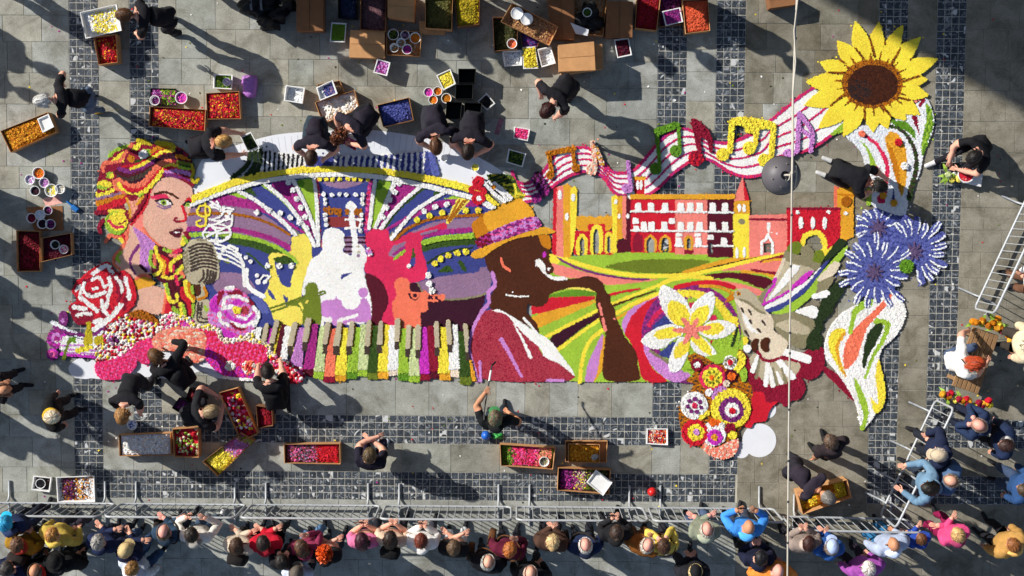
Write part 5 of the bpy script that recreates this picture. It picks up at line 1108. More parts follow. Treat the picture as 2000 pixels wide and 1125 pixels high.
def tray(kind, spec, h, label, cat, cols=None, group=None, z0=0.0, fz=.6, head=False, dens=None, flap=False, zones=None):
    """open container whose rim corners are traced in photo pixels; h = rim height above z0"""
    pts = pl(spec); rim = [at(x, y, z0 + h) for x, y in pts]
    area = sum(rim[i].x * rim[(i + 1) % 4].y - rim[(i + 1) % 4].x * rim[i].y for i in range(4))
    if area < 0: rim = rim[::-1]
    # put the longest side first so that colour zones run along it
    org = sum(rim, Vector()) / 4; org.z = z0
    nm = {'c': 'cardboard_box', 'd': 'cardboard_box', 'w': 'foam_tub', 'k': 'crate'}[kind]
    m = {'c': M_CARD, 'd': M_CARD_D, 'w': M_FOAM, 'k': M_BLACK}[kind]; t = {'c': .007, 'd': .007, 'w': .02, 'k': .012}[kind]
    root = empty(nm, org); tag(root, label, cat, group)
    body = shell(rim, 0, h, t, m, {'c': 'carton', 'd': 'carton', 'w': 'tub_wall', 'k': 'crate_wall'}[kind], root, Vector((org.x, org.y, 0)), flare=.015 if kind in 'wk' else .002)
    if flap:        # one turned-down top flap outside the long side
        i = flap - 1; a, b = rim[i], rim[(i + 1) % 4]; d = (b - a); n_ = Vector((d.y, -d.x, 0)).normalized()
        V = [a, b, b + n_ * .05 + Vector((0, 0, -.09)), a + n_ * .05 + Vector((0, 0, -.09))]
        V = [v - org for v in V]; V2 = [v + Vector((0, 0, .004)) for v in V]
        F = [(0, 1, 2, 3), (7, 6, 5, 4), (0, 4, 5, 1), (1, 5, 6, 2), (2, 6, 7, 3), (3, 7, 4, 0)]
        link('flap', np_mesh('flap', [tuple(v) for v in V + V2], F, m), root)
    if cols or zones:
        c = org; q = [c + (Vector((p.x, p.y, 0)) - Vector((c.x, c.y, 0))) * .93 for p in rim]
        if zones and (q[1] - q[0]).length < (q[2] - q[1]).length: q = q[1:] + q[:1]
        if zones:   # zones run left to right in the photo where possible
            if q[0].x > q[1].x: q = q[2:] + q[:2]
        V, F, C = fill_mesh([(p.x - org.x, p.y - org.y) for p in q], h * fz - (.015 if head else 0), zones or cols, dens or (.042 if head else .015), hump=h * .18, head=head)
        tag(link('petals', np_mesh('petals', V, F, M_PETAL, col=C), root), kind='stuff')
        # a filled bed under the loose petals
        q2 = [((p.x - org.x), (p.y - org.y), h * fz - .012) for p in q]
        c0 = (cols or list(zones.values())[0])[0]
        link('petal_bed', np_mesh('petal_bed', q2, [(0, 1, 2, 3)], mat('petal_bed_' + c0, PAL.get(c0, c0), .9, noise=(25, .3))), root)
    return root
def closed_box(spec, h, label, z0=0.0, dark=False, stack=1):
    rim = [at(x, y, z0 + h) for x, y in pl(spec)]
    area = sum(rim[i].x * rim[(i + 1) % 4].y - rim[(i + 1) % 4].x * rim[i].y for i in range(4))
    if area < 0: rim = rim[::-1]
    if (rim[1] - rim[0]).length < (rim[2] - rim[1]).length: rim = rim[1:] + rim[:1]
    org = sum(rim, Vector()) / 4; org.z = z0; m = M_CARD_D if dark else M_CARD
    root = empty('cardboard_box', org); tag(root, label, 'cardboard box')
    bm = bmesh.new(); lo = [bm.verts.new((p.x - org.x, p.y - org.y, 0)) for p in rim]; hi = [bm.verts.new((p.x - org.x, p.y - org.y, h - .004)) for p in rim]
    for i in range(4): bm.faces.new((lo[i], lo[(i + 1) % 4], hi[(i + 1) % 4], hi[i]))
    bm.faces.new(hi); bm.faces.new(lo[::-1]); bmesh.ops.bevel(bm, geom=bm.edges[:], offset=.006, segments=2, affect='EDGES')
    link('carton', bm_mesh('carton', bm, m), root)
    a, b, c, d = [p - org for p in rim]
    for s in (0, 1):     # two lid flaps that meet in the middle
        p0, p1 = (a, b) if s == 0 else (c, d); e0, e1 = (p1 + (c - b) * .492, p0 + (d - a) * .492) if s == 0 else (p1 + (a - d) * .492, p0 + (b - c) * .492)
        V = [Vector((p.x, p.y, h - .003 + dz)) for dz in (0, .006) for p in (p0, p1, e0, e1)]
        for k in (2, 3, 6, 7): V[k].z += random.uniform(0, .008)
        link('lid_flap', np_mesh('lid_flap', [tuple(v) for v in V], [(4, 5, 6, 7), (3, 2, 1, 0), (0, 1, 5, 4), (1, 2, 6, 5), (2, 3, 7, 6), (3, 0, 4, 7)], m), root)
    return root
M_CUP = mat('white_plastic_cup', 'ececec', .4, spec=.5)
def cup(cx, cy, rp, cols, label, z0=0.0, h=.11, group=None, cat='cup', name='plastic_cup', fz=.7, lid=False):
    c = at(cx, cy, z0 + h); r = rp / FPX * (CAMP[2] - z0 - h)
    root = empty(name, (c.x, c.y, z0)); tag(root, label, cat, group)
    N = 24; prof = [(r * .74, 0), (r * .97, h - .012), (r, h - .01), (r, h), (r * .9, h - .001), (r * .86, h - .012), (r * .68, .006), (0, .006)]
    if lid: prof = [(r * .97, 0), (r, .004), (r, h), (r * .93, h), (r * .9, h - .006), (r * .3, h - .006), (0, h - .006)]
    V, F = [], []
    for k in range(N):
        a = math.tau * k / N
        for (q, z) in prof: V.append((q * math.cos(a), q * math.sin(a), z))
    m_ = len(prof)
    for k in range(N):
        for i in range(m_ - 1): F.append((k * m_ + i, ((k + 1) % N) * m_ + i, ((k + 1) % N) * m_ + i + 1, k * m_ + i + 1))
    link('cup_wall', np_mesh('cup_wall', V, F, M_CUP, smooth=True), root)
    if cols:
        n = 60; a = rng.uniform(0, math.tau, n); q = r * .8 * np.sqrt(rng.uniform(0, 1, n))
        base = np.array([lin(PAL.get(c_, c_)) for c_ in cols]); C = np.clip(base[rng.integers(0, len(base), n)] * (1 + rng.normal(0, .12, n))[:, None], .003, .9)
        V = petal_quads(q * np.cos(a), q * np.sin(a), np.full(n, h * fz + .004) + rng.normal(0, .003, n), .02, .25)
        tag(link('petals', np_mesh('petals', V, np.arange(len(V)).reshape(-1, 4), M_PETAL, col=np.repeat(C, 4, 0)), root), kind='stuff')
        link('petal_bed', np_mesh('petal_bed', [(r * .84 * math.cos(math.tau * k / 16), r * .84 * math.sin(math.tau * k / 16), h * fz) for k in range(16)], [tuple(range(16))], mat('petal_bed_' + cols[0], PAL.get(cols[0], cols[0]), .9, noise=(25, .3))), root)
    return root
RED = ['crim', 'crim', 'c01818', 'dred', 'gold']
# --- top left
closed_box('160,27 226,13 236,58 168,72', .2, 'cardboard box carrying the foam tray of yellow flowers', dark=True)
tray('w', '155,24 228,8 238,60 167,76', .09, 'white foam tray of yellow flowers at the edge of the pavement', 'foam tray', z0=.215, fz=.15, zones={0: ['white', 'bluewhite'], .25: ['yellow', 'yellow', 'white'], .85: ['yellow', 'white']}, dens=.02)
tray('c', '182,72 226,66 230,122 192,127', .26, 'cardboard box of red petals beneath the yellow flower tray', 'cardboard box', RED, fz=.55)
tray('c', '0,256 93,219 110,258 20,298', .2, 'long cardboard box full of orange marigold petals', 'cardboard box', ['gold', 'dgold', 'rust', 'dgold'], fz=.75)
tray('w', '72,232 95,222 106,248 83,260', .05, 'small white foam lid resting on the marigold box', 'foam lid', z0=.2, fz=.2)
tray('k', '293,172 345,173 345,207 291,206', .07, 'flat black tray of green sprigs and magenta petals', 'tray', zones={0: ['mag', 'lilac', 'purple'], .4: ['olive', 'lime', 'green', 'mag']}, fz=.6)
cup(302, 196, 10, None, 'empty white cup standing in the black tray of sprigs', z0=.03, h=.09)
cup(354, 191, 12, ['bmag', 'pink'], 'white cup of magenta petals beside the black tray of sprigs', h=.12)
tray('c', '292,208 402,214 400,256 290,246', .2, 'long cardboard box of red petals below the black tray', 'cardboard box', RED, fz=.7, flap=False)
tray('c', '402,182 467,178 470,232 404,233', .18, 'square cardboard box of red petals beside the purple bag', 'cardboard box', RED, fz=.78)
tray('w', '417,144 455,146 453,175 416,173', .1, 'white foam tub of green leaves holding a lilac cup', 'foam tub', ['olive', 'dgreen', 'green'])
cup(443, 160, 8, ['lilac', 'white'], 'small white cup lying in the tub of green leaves', z0=.06, h=.06)
# --- top row of boxes
closed_box('579,-12 631,-10 631,60 579,60', .3, 'brown closed cardboard box beside the heap of black bags', dark=True)
tray('w', '647,43 677,45 674,83 644,82', .12, 'white foam tub of bright green powder', 'foam tub', ['green', 'olive', 'green'], fz=.8)
tray('k', '660,-10 697,-10 697,38 660,36', .22, 'blue plastic crate beside the mauve petal box', 'crate', ['3a4668', '2e3856'], fz=.3)
tray('d', '704,-12 755,-12 752,61 703,58', .34, 'cardboard box of dusty mauve petals above the tan box', 'cardboard box', ['6a4a50', '5c4046', '74545a'], fz=.6, dens=.012)
closed_box('757,-12 809,-12 808,40 757,33', .4, 'tall tan cardboard box behind the tray of cups')
closed_box('684,59 751,60 751,114 682,112', .22, 'flat tan closed cardboard box above the lilac tub')
tray('c', '755,58 824,62 820,110 754,107', .16, 'shallow cardboard box holding six white cups', 'cardboard box', ['dgold', 'taupe', 'c08e5e'], fz=.1)
for i, (x, y, r, c) in enumerate(((768, 67, 11, ['moss', 'olive']), (791, 68, 9, ['mauve', 'plum']), (811, 74, 11, ['dgold', 'orange']), (783, 83, 9, None), (770, 93, 9, None), (795, 96, 10, ['mag', 'purple']))):
    cup(x, y, r, c, ('cup of dark green leaves', 'cup of dull mauve petals', 'cup of orange petals', 'empty cup in the middle', 'empty cup near the corner', 'cup of magenta petals')[i] + ' inside the shallow cardboard box', z0=.02, h=.13)
tray('c', '830,-10 885,-10 882,58 830,55', .36, 'tall cardboard box of olive green leaves', 'cardboard box', ['565628', '626034', '4a4c20'], fz=.6, dens=.012)
closed_box('818,40 871,48 869,67 820,66', .14, 'low tan cardboard box under the olive leaf box')
tray('d', '887,-10 937,-10 936,48 893,52', .3, 'cardboard box of ochre yellow powder', 'cardboard box', ['b8a01e', 'a89218', '94841c'], fz=.75, dens=.012)
tray('w', '737,114 763,122 756,149 729,142', .2, 'white foam tub of lilac petals alone below the tan box', 'foam tub', ['lilac', 'mag', 'lilac'], fz=.8)
tray('w', '558,166 596,171 591,203 554,197', .16, 'empty white foam tub alone beside the purple bag', 'foam tub', ['white', 'bluewhite'], fz=.3)
tray('c', '619,165 664,157 672,180 625,196', .14, 'cardboard box under the tub of blue lilac petals', 'cardboard box', ['c08e5e', 'taupe'], fz=.3)
tray('w', '617,171 650,156 660,183 625,197', .11, 'white foam tub half filled with blue lilac petals', 'foam tub', z0=.145, zones={0: ['bluewhite'], .3: ['navy', 'mauve', 'blue']}, fz=.35)
tray('c', '615,200 692,176 702,212 630,242', .18, 'cardboard box of white flower heads', 'cardboard box', ['white', 'white', 'cream'], fz=.6, head=True)
tray('c', '736,205 799,190 808,235 748,248', .22, 'cardboard box of dark blue petals', 'cardboard box', ['navy', 'navy', 'blue'], fz=.7)
tray('w', '852,147 880,134 891,164 866,177', .14, 'white foam tub of yellow petals beside black crates', 'foam tub', ['yellow', 'yellow', 'pyel'], fz=.75)
for x, y, r, c, l in ((837, 180, 9.5, ['bmag', 'pink'], 'cup of magenta petals'), (855, 178, 9, ['orange', 'dgold'], 'cup of orange petals under the yellow tub'), (872, 192, 10, ['dgold', 'rust'], 'cup of rust petals beside the lower black crate'), (846, 195, 9, ['gold', 'orange'], 'cup of golden petals by the teal cloth')):
    cup(x, y, r, c, 'white ' + l + (' in the row of cups' if 'magenta' in l else ''), h=.1)
for i, (s, l) in enumerate((('895,134 930,134 929,163 895,163', 'upper black crate right of the yellow tub'), ('890,165 925,164 924,194 889,194', 'middle black crate below the upper one'), ('872,198 903,199 900,233 870,232', 'lower black crate nearest the teal cloth'), ('907,200 942,201 940,231 906,230', 'lower black crate beside the tilted white-rimmed tub'))):
    tray('k', s, .3 if i < 2 else .26, l, 'crate', group='empty black crates')
tray('w', '950,181 968,202 951,216 932,198', .12, 'tilted white-rimmed tub of black seeds beside the crates', 'foam tub', ['black', 'black', 'dbrown'], fz=.8)
tray('d', '962,33 1012,33 1010,97 965,100', .26, 'cardboard box of dark olive leaves beneath the long slanted box', 'cardboard box', ['3a3c1c', '4a4824', '34381a'], fz=.35, dens=.012)
cup(1000, 85, 10, ['orange', 'coral'], 'white cup of orange petals at the corner of the olive box', z0=.1, h=.17)
tray('c', '1000,5 1091,52 1073,89 978,42', .12, 'long slanted cardboard box carrying two round white covers', 'cardboard box', ['b08458', 'b98c5e', '8a5a48'], fz=.12, z0=.27)
for x, y, l in ((1010, 26, 'plain round white cover'), (1029, 37, 'round white cover with a raised rim')): cup(x, y, 12, None, l + ' on the slanted box', z0=.36, h=.03, name='round_cover', cat='cover', lid=True)
closed_box('1068,-12 1122,-10 1122,78 1078,75', .24, 'brown closed cardboard box between slanted box and black bag', dark=True)
tray('c', '1122,-10 1186,-6 1178,70 1118,64', .2, 'open cardboard box holding the black bag and papers', 'cardboard box', ['c08e5e', 'taupe'], fz=.2)
closed_box('1186,3 1236,3 1235,73 1183,72', .3, 'stained closed cardboard box beside the dark red petals', dark=True)
tray('c', '1245,-10 1291,-10 1283,60 1240,55', .26, 'cardboard box of deep red petals', 'cardboard box', ['8c0f14', 'dred', '8c0f14'], fz=.75)
tray('d', '1291,-12 1333,-12 1332,48 1288,52', .16, 'cardboard box under the tub of violet powder', 'cardboard box', ['plum', 'purple'], fz=.5)
tray('w', '1293,22 1329,14 1335,43 1300,51', .1, 'white foam tub of violet powder', 'foam tub', ['purple', 'mag', 'purple'], z0=.165, fz=.85)
tray('c', '1333,0 1383,-2 1387,60 1339,66', .28, 'cardboard box of coral orange powder', 'cardboard box', ['d85a38', 'e0643e', 'cc5030'], fz=.85, dens=.012)
tray('w', '1199,77 1228,73 1235,108 1206,114', .16, 'white foam tub of dark maroon petals', 'foam tub', ['maroon', 'plum', 'maroon'], fz=.8)
tray('d', '1017,62 1056,70 1050,92 1020,92', .16, 'small cardboard box of blue petals under the slanted box', 'cardboard box', ['navy', 'purple'], fz=.7)
tray('w', '980,98 1019,97 1020,128 985,130', .14, 'empty white foam tub left of the yellow tub', 'foam tub', ['bluewhite', 'white'], fz=.25)
tray('w', '1020,92 1046,90 1052,134 1022,135', .16, 'yellow tinted tub heaped with yellow petals', 'foam tub', ['yellow', 'yellow', 'oliveyel'], fz=.95)
tray('w', '1049,96 1076,90 1086,124 1058,132', .14, 'white foam tub with a little white powder', 'foam tub', ['white', 'bluewhite'], fz=.25)
closed_box('1094,92 1176,86 1178,134 1096,146', .26, 'lower cardboard box of the tan stack')
closed_box('1090,88 1160,81 1163,137 1092,140', .26, 'upper tan cardboard box of the tall stack', z0=.275)
tray('w', '1004,247 1036,252 1031,276 1002,270', .07, 'low white tub of pink petals', 'foam tub', ['hot', 'pink', 'rose'], fz=.8)
tray('w', '993,290 1028,300 1021,327 988,317', .1, 'white foam tub of dark green leaves beside the notes', 'foam tub', ['moss', 'dgreen', 'olive'], fz=.7)
closed_box('1500,-14 1556,-14 1554,9 1505,16', .3, 'cardboard box cut by the upper frame near the cable', dark=True)
# --- left
cups = [(75, 338, 12, ['orange', 'dgold'], 'large white cup of orange petals'), (58, 351, 10, ['bluewhite', 'lilac'], 'white cup of pale lilac powder left of the orange cup'), (86, 357, 10, ['lilac', 'mauve'], 'white cup of lilac petals below the orange cup'), (68, 373, 10, ['plum', 'black'], 'white cup of dark plum petals'), (100, 372, 13, ['pyel', 'white'], 'large white cup with yellow dregs'), (117, 369, 10, ['taupe', 'white'], 'white cup of beige powder beside the yellow cup')]
for x, y, r, c, l in cups: cup(x, y, r, c, l, h=.12)
tag(poly_slab('printed_sheet', pl('83,388 115,380 122,397 90,403'), .001, .004, mat('pink_print', 'e0a89c', .6, noise=(9, .4))), 'crumpled pink and orange printed sheet near the cups', 'printed sheet')
tag(poly_slab('cardboard_sheet', pl('51,405 122,402 124,450 68,452'), .002, .012, M_CARD_D), 'flat brown cardboard sheet carrying five cups', 'cardboard sheet')
for x, y, r, c, l in ((93, 411, 9, ['plum', 'purple'], 'cup of dark violet petals at the upper corner'), (78, 420, 10, ['bluewhite'], 'cup of pale blue powder in the middle'), (61, 426, 10, ['dred', 'maroon'], 'cup of maroon petals at the edge'), (82, 437, 10, ['black', 'plum'], 'cup of black petals at the lower side'), (98, 438, 10, ['purple', 'plum'], 'cup of plum petals at the lower corner')):
    cup(x, y, r, c, l + ' of the cardboard sheet', z0=.012, h=.1)
tray('c', '31,450 77,451 78,531 33,531', .14, 'pale open cardboard box with a heap of dark red petals', 'cardboard box', ['5c1014', 'dred', '5c1014'], fz=.35)
tray('c', '79,465 138,455 140,498 80,512', .16, 'cardboard box of maroon petals holding two cups', 'cardboard box', ['maroon', 'plum', 'maroon'], fz=.4)
cup(107, 478, 9, ['black', 'moss'], 'cup of black powder in the maroon petal box', z0=.05, h=.13); cup(124, 487, 9, ['pink', 'cream'], 'cup of pink powder in the maroon petal box', z0=.05, h=.13)
# --- lower left
tray('k', '370,757 403,775 388,797 362,778', .2, 'black carton of dull red petals behind the mixed flower box', 'crate', ['redbr', 'maroon'], fz=.7)
tray('k', '350,776 376,790 363,815 335,797', .2, 'black carton of violet petals beside the kneeling blonde worker', 'crate', ['purple', 'plum'], fz=.7)
tray('c', '427,767 464,757 503,848 470,863', .22, 'slanted cardboard box of mixed yellow, red and white flowers', 'cardboard box', ['crim', 'yellow', 'white', 'maroon', 'pink', 'dred'], fz=.6, head=True)
tray('d', '500,792 531,797 533,832 503,838', .26, 'cardboard box of dark red petals behind the kneeling worker', 'cardboard box', ['8c0f14', 'dred'], fz=.6)
tray('c', '231,850 333,846 335,890 233,891', .18, 'long cardboard box of white petals', 'cardboard box', ['bluewhite', 'white', 'cream'], fz=.75)
tray('c', '336,838 387,835 388,894 340,893', .22, 'cardboard box of red, green and cream flower heads', 'cardboard box', ['crim', 'cream', 'dred', 'plime', 'maroon', 'lime'], fz=.6, head=True)
tray('c', '395,902 470,845 497,862 425,931', .2, 'slanted cardboard box of yellow and pink petals', 'cardboard box', zones={0: ['pyel', 'oliveyel', 'yellow'], .5: ['pink', 'mauve', 'lilac'], .9: ['lime', 'pyel']}, fz=.6, head=False)
tray('w', '65,929 101,933 97,962 61,957', .12, 'white-rimmed tub with dark inside and a ring cup', 'foam tub', ['black', 'dbrown'], fz=.4); cup(79, 945, 10, ['black'], 'pale ring cup inside the dark white-rimmed tub', z0=.05, h=.06)
tray('w', '109,932 184,929 186,981 112,982', .09, 'white foam tray of purple and orange flowers by the barrier', 'foam tray', zones={0: ['white', 'bluewhite'], .08: ['plum', 'purple', 'rust', 'plum'], .5: ['dgold', 'gold', 'white'], .62: ['dgold', 'plum', 'bluewhite', 'white'], .86: ['white', 'bluewhite', 'dgold']}, fz=.3, dens=.018)
# --- lower middle and right
tray('c', '554,868 664,867 665,907 555,905', .2, 'long cardboard box of dried pink and bright red petals', 'cardboard box', zones={0: ['redbr', 'mauve', 'pink', 'dbrown'], .6: ['crim', 'c01818', 'crim']}, fz=.6)
tray('c', '976,868 1085,875 1080,917 978,910', .2, 'cardboard box of pink blooms and green leaves', 'cardboard box', zones={0: ['green', 'dgreen', 'olive'], .22: ['rose', 'hot', 'pink', 'jacket'], .72: ['c08e5e', 'salmon']}, fz=.5)
cup(1063, 902, 10, ['khaki', 'taupe'], 'white cup standing in the box of pink blooms', z0=.03, h=.18)
tray('c', '1104,862 1187,862 1185,904 1104,902', .14, 'lower cardboard box holding the golden petal tray', 'cardboard box')
tray('c', '1110,867 1172,869 1171,905 1110,903', .13, 'cardboard tray of golden petals with a grey cloth', 'cardboard box', ['dgold', 'gold', 'rust'], z0=.03, fz=.7)
tray('c', '1090,914 1193,918 1190,966 1088,958', .2, 'cardboard box of violet and yellow flowers under a white lid', 'cardboard box', zones={0: ['plum', 'purple', 'mag'], .3: ['yellow', 'mag', 'purple', 'taupe'], .55: ['black', 'dbrown', 'olive']}, fz=.5)
tray('w', '1164,917 1197,942 1178,969 1145,942', .05, 'square white foam lid leaning on the violet flower box', 'foam lid', z0=.2, fz=.2)
tray('w', '1263,837 1305,837 1305,870 1262,868', .08, 'small white tray of red and orange petals', 'foam tray', ['crim', 'orange', 'dred', 'cream'], fz=.7)
tray('c', '1557,962 1655,937 1664,972 1568,1005', .3, 'cardboard box of yellow flowers in front of the grey-haired worker', 'cardboard box', zones={0: ['yellow', 'oliveyel', 'dgold'], .35: ['dgold', 'rust'], .75: ['yellow', 'oliveyel']}, fz=.4)
# --- board with a bowl of red petals at the right
tag(poly_slab('foam_board', pl('1868,330 1921,333 1916,365 1872,355'), .10, .125, M_FOAM), 'white foam board under the bowl of red petals', 'foam board')
poly = tray('k', '1874,334 1914,336 1912,358 1877,354', .1, 'low black crate beneath the white foam board', 'crate')
cup(1888, 340, 17, ['crim', 'dred', 'salmon'], 'wide bowl of red petals in front of the seated worker', z0=.126, h=.08, name='bowl', cat='bowl', fz=.9)
# --- bags, brush, ball and other small things
def blob(name, cx, cy, sx, sy, sz, m, label, cat, z0=0.0, seed=0, parent=None, cuts=4, amp=.18, flat=.25, square=0.0):
    c = at(cx, cy, z0 + sz * .6); bm = bmesh.new(); bmesh.ops.create_icosphere(bm, subdivisions=cuts, radius=1)
    r_ = random.Random(seed); ph = [r_.uniform(0, 6) for _ in range(6)]
    for v in bm.verts:
        x, y, z = v.co; d = 1 + amp * (math.sin(3.1 * x + ph[0]) * math.sin(2.7 * y + ph[1]) + .5 * math.sin(6 * x + 5 * z + ph[2]) * math.sin(7 * y + ph[3]) + .25 * math.sin(13 * x + ph[4]) * math.sin(12 * y + 9 * z + ph[5]))
        q = max(abs(x), abs(y), .3) ** -square; d += amp * .35 * noise_.noise(Vector((x * 4 + ph[0], y * 4, z * 4))) + amp * .2 * noise_.noise(Vector((x * 9, y * 9 + ph[1], z * 9)))
        v.co = Vector((x * d * q * sx, y * d * q * sy, max(-flat, z) * d * sz + flat * sz))
    o = link(name, bm_mesh(name, bm, m, smooth=True), parent, Vector((c.x, c.y, z0)))
    if label: tag(o, label, cat)
    return o
bag = blob('petal_bag', 487, 168, .115, .18, .12, mat('lilac_bag', 'b070c0', .6, noise=(30, .35), bump=(50, .6)), 'lilac plastic bag bulging with petals', 'bag', seed=3, square=.6, amp=.1)
for (x, y, sx, sy, sz, l, s) in ((505, 8, .24, .2, .3, 'black rucksack at the upper edge of the bag heap', 1), (530, 38, .22, .16, .26, 'black shoulder bag at the lower side of the bag heap', 2), (556, 8, .17, .15, .22, 'dark bag with red lining beside the brown box', 5), (1150, 36, .2, .2, .2, 'black jacket thrown into the open cardboard box', 8)):
    b = blob('black_bag', x, y, sx, sy, sz, M_DARKCLOTH, l, 'bag', seed=s, amp=.42, z0=.05 if x == 1150 else 0)
    if x == 505:
        for dx in (-.08, .08):
            V = []; F = []
            for k in range(9):
                t = k / 8; V += [(dx - .018, -.12 + .24 * t, sz + .06 + .06 * math.sin(math.pi * t)), (dx + .018, -.12 + .24 * t, sz + .06 + .06 * math.sin(math.pi * t))]
            F = [(2 * k, 2 * k + 1, 2 * k + 3, 2 * k + 2) for k in range(8)]; link('shoulder_strap', np_mesh('shoulder_strap', V, F, mat('grey_webbing', '6a6c72', .8)), b)
tag(poly_slab('paper_bundle', pl('1114,44 1150,58 1148,70 1125,66'), .24, .262, M_PAPER), 'crumpled white papers beside the black jacket', 'papers')
cup(1147, 24, 9, ['dgreen'], 'white cup of green leaves on the black jacket', z0=.38, h=.09)
blob('grey_cloth', 1162, 893, .06, .05, .05, mat('grey_rag', '9a9a98', .9, noise=(20, .3)), 'grey rag lying on the golden petals', 'cloth', z0=.13, seed=11)
blob('teal_cloth', 846, 210, .07, .055, .05, mat('teal_rag', '1f8a92', .85, noise=(20, .3)), 'teal cloth beside the cups of orange petals', 'cloth', seed=12)
ball = blob('red_ball', 1273, 960, .075, .075, .085, mat('red_vinyl', 'd02020', .35, spec=.5), 'red balloon ball in front of the barrier', 'ball', seed=2, amp=.02, flat=.9)
tray('w', '469,267 490,257 507,288 484,298', .09, 'white-rimmed tub of dark leaves held by the blonde kneeling worker', 'foam tub', ['moss', 'black', 'dgreen'], z0=.16, fz=.7)
tray('w', '664,279 675,263 701,275 697,298', .1, 'white tub of magenta petals under the auburn-haired worker', 'foam tub', ['mag', 'dred', 'pink'], z0=.02, fz=.7)
cup(928, 327, 8, ['pyel', 'yellow'], 'small white cup with yellow powder on the paper sheet', z0=.004, h=.07); cup(868, 309, 7, None, 'small empty white cup on the paper sheet', z0=.004, h=.06); cup(258, 830, 10, ['bluewhite', 'blue'], 'pale cup beside the stooping blonde worker', h=.1)
blob('blue_ball', 949, 850, .075, .075, .085, mat('blue_vinyl', '2060c0', .35, spec=.5), 'blue balloon ball beside the man with the pole', 'ball', seed=4, amp=.02, flat=.9)
blob('green_bag', 972, 852, .1, .05, .05, mat('green_plastic', '3aa04a', .4, noise=(20, .4)), 'crumpled green plastic bag beside the blue ball', 'bag', seed=6, amp=.4)
br = empty('brush', at(143, 403)); tag(br, 'blue hand brush lying on the dark tiles', 'brush'); br.rotation_euler = (0, 0, math.radians(-40))
link('brush_head', np_mesh('brush_head', *block_mesh('', .12, .08, .05, None, .01), mat('blue_plastic', '1f6cb4', .4)), br, (0.05, 0, .055)); link('handle', np_mesh('handle', *block_mesh('', .12, .03, .025, None, .006), MATS['blue_plastic']), br, (-.07, 0, .04))
tag(poly_slab('leaflet', pl('975,231 984,233 974,264 965,261'), .001, .004, M_PRINT), 'small printed leaflet beside the leaning worker', 'leaflet')
# scattered leaves and petals fallen on the paving
n = 420; xs = rng.uniform(-8, 8, n); ys = rng.uniform(-3.6, 4.6, n); ok = []
for k in range(n):
    j_, i_ = int((ys[k] - GY0) / CELL), int((xs[k] - GX0) / CELL)
    if 0 <= j_ < NY and 0 <= i_ < NX and OWN[j_, i_]: continue
    ok.append(k)
base = np.array([lin(PAL[c]) for c in ('crim', 'olive', 'white', 'yellow', 'mag', 'dbrown', 'white', 'moss')])
V = petal_quads(np.concatenate([xs[ok], SPILL[:, 0]]), np.concatenate([ys[ok], SPILL[:, 1]]), np.full(len(ok) + len(SPILL), .006), .02, .12); C = np.vstack([base[rng.integers(0, len(base), len(ok))], SPILL[:, 2:]])
tag(link('fallen_petals', np_mesh('fallen_petals', V, np.arange(len(V)).reshape(-1, 4), M_PETAL, col=np.repeat(C, 4, 0))), 'loose petals and leaf scraps fallen over the paving', 'petals', kind='stuff')
# ================================================================ barriers, bench, lamp and cable
M_GALV = mat('galvanised_steel', 'aeb2b6', .5, metal=.15, noise=(20, .2))
M_DGALV = mat('dark_steel', '40444a', .5, metal=.5)
def tube(pts, r, n=8, closed=False, taper=None):
    P_ = [Vector(p) for p in pts]; V, F = [], []; L = len(P_)
    for i, p in enumerate(P_):
        d = ((P_[(i + 1) % L] if (i < L - 1 or closed) else p) - (P_[i - 1] if (i > 0 or closed) else p)).normalized()
        a = d.orthogonal().normalized() if i == 0 else (pa - d * pa.dot(d)).normalized()
        pa = a; b = d.cross(a); rr = r if taper is None else r + (taper - r) * i / max(1, L - 1)
        for k in range(n): V.append(tuple(p + (a * math.cos(math.tau * k / n) + b * math.sin(math.tau * k / n)) * rr))
    for i in range(L if closed else L - 1):
        for k in range(n): F.append((i * n + k, i * n + (k + 1) % n, ((i + 1) % L) * n + (k + 1) % n, ((i + 1) % L) * n + k))
    return V, F
def tube_obj(name, pts, r, m, parent, n=8, closed=False):
    V, F = tube(pts, r, n, closed); return link(name, np_mesh(name, V, F, m, smooth=True), parent)
PROTO_BAR = {}
def barrier(p0, p1, label, H=1.08, foot=True):
    d = p1 - p0; L = d.length; ang = math.atan2(d.y, d.x)
    root = empty('crowd_barrier', (p0.x, p0.y, 0), ang); tag(root, label, 'barrier', 'steel crowd barriers round the carpet')
    g = .03; r = .1; a0, a1 = g, L - g; zb = .17
    pts = []
    for cx, cz, t0 in ((a0 + r, zb + r, 180), (a1 - r, zb + r, 270), (a1 - r, H - r, 0), (a0 + r, H - r, 90)):
        for k in range(5): t = math.radians(t0 + k * 22.5); pts.append((cx + r * math.cos(t), 0, cz + r * math.sin(t)))
    tube_obj('frame', pts, .0195, M_GALV, root, closed=True)
    nb = int((L - .2) / .125)
    key = ('bar', round(H, 2))
    if key not in PROTO_BAR:
        V, F = tube([(0, 0, zb), (0, 0, H)], .0078, 6); PROTO_BAR[key] = np_mesh('bar', V, F, M_GALV, smooth=True)
    for k in range(1, nb + 1): link('bar', PROTO_BAR[key], root, (a0 + (a1 - a0) * k / (nb + 1), 0, 0))
    if foot:
        for fx in (.24, L - .24):
            tube_obj('foot', [(fx, 0, zb), (fx, .02, .08), (fx, .08, .03), (fx, .34, .022)], .018, M_GALV, root); tube_obj('foot', [(fx, 0, zb), (fx, -.02, .08), (fx, -.08, .03), (fx, -.34, .022)], .018, M_GALV, root)
    tube_obj('hook', [(L - g, 0, .75), (L + .02, 0, .75), (L + .03, 0, .68)], .009, M_GALV, root, 6)
YB = at(1000, 990, .17).y
js = [-62, 198, 464, 737, 1004, 1272, 1538]
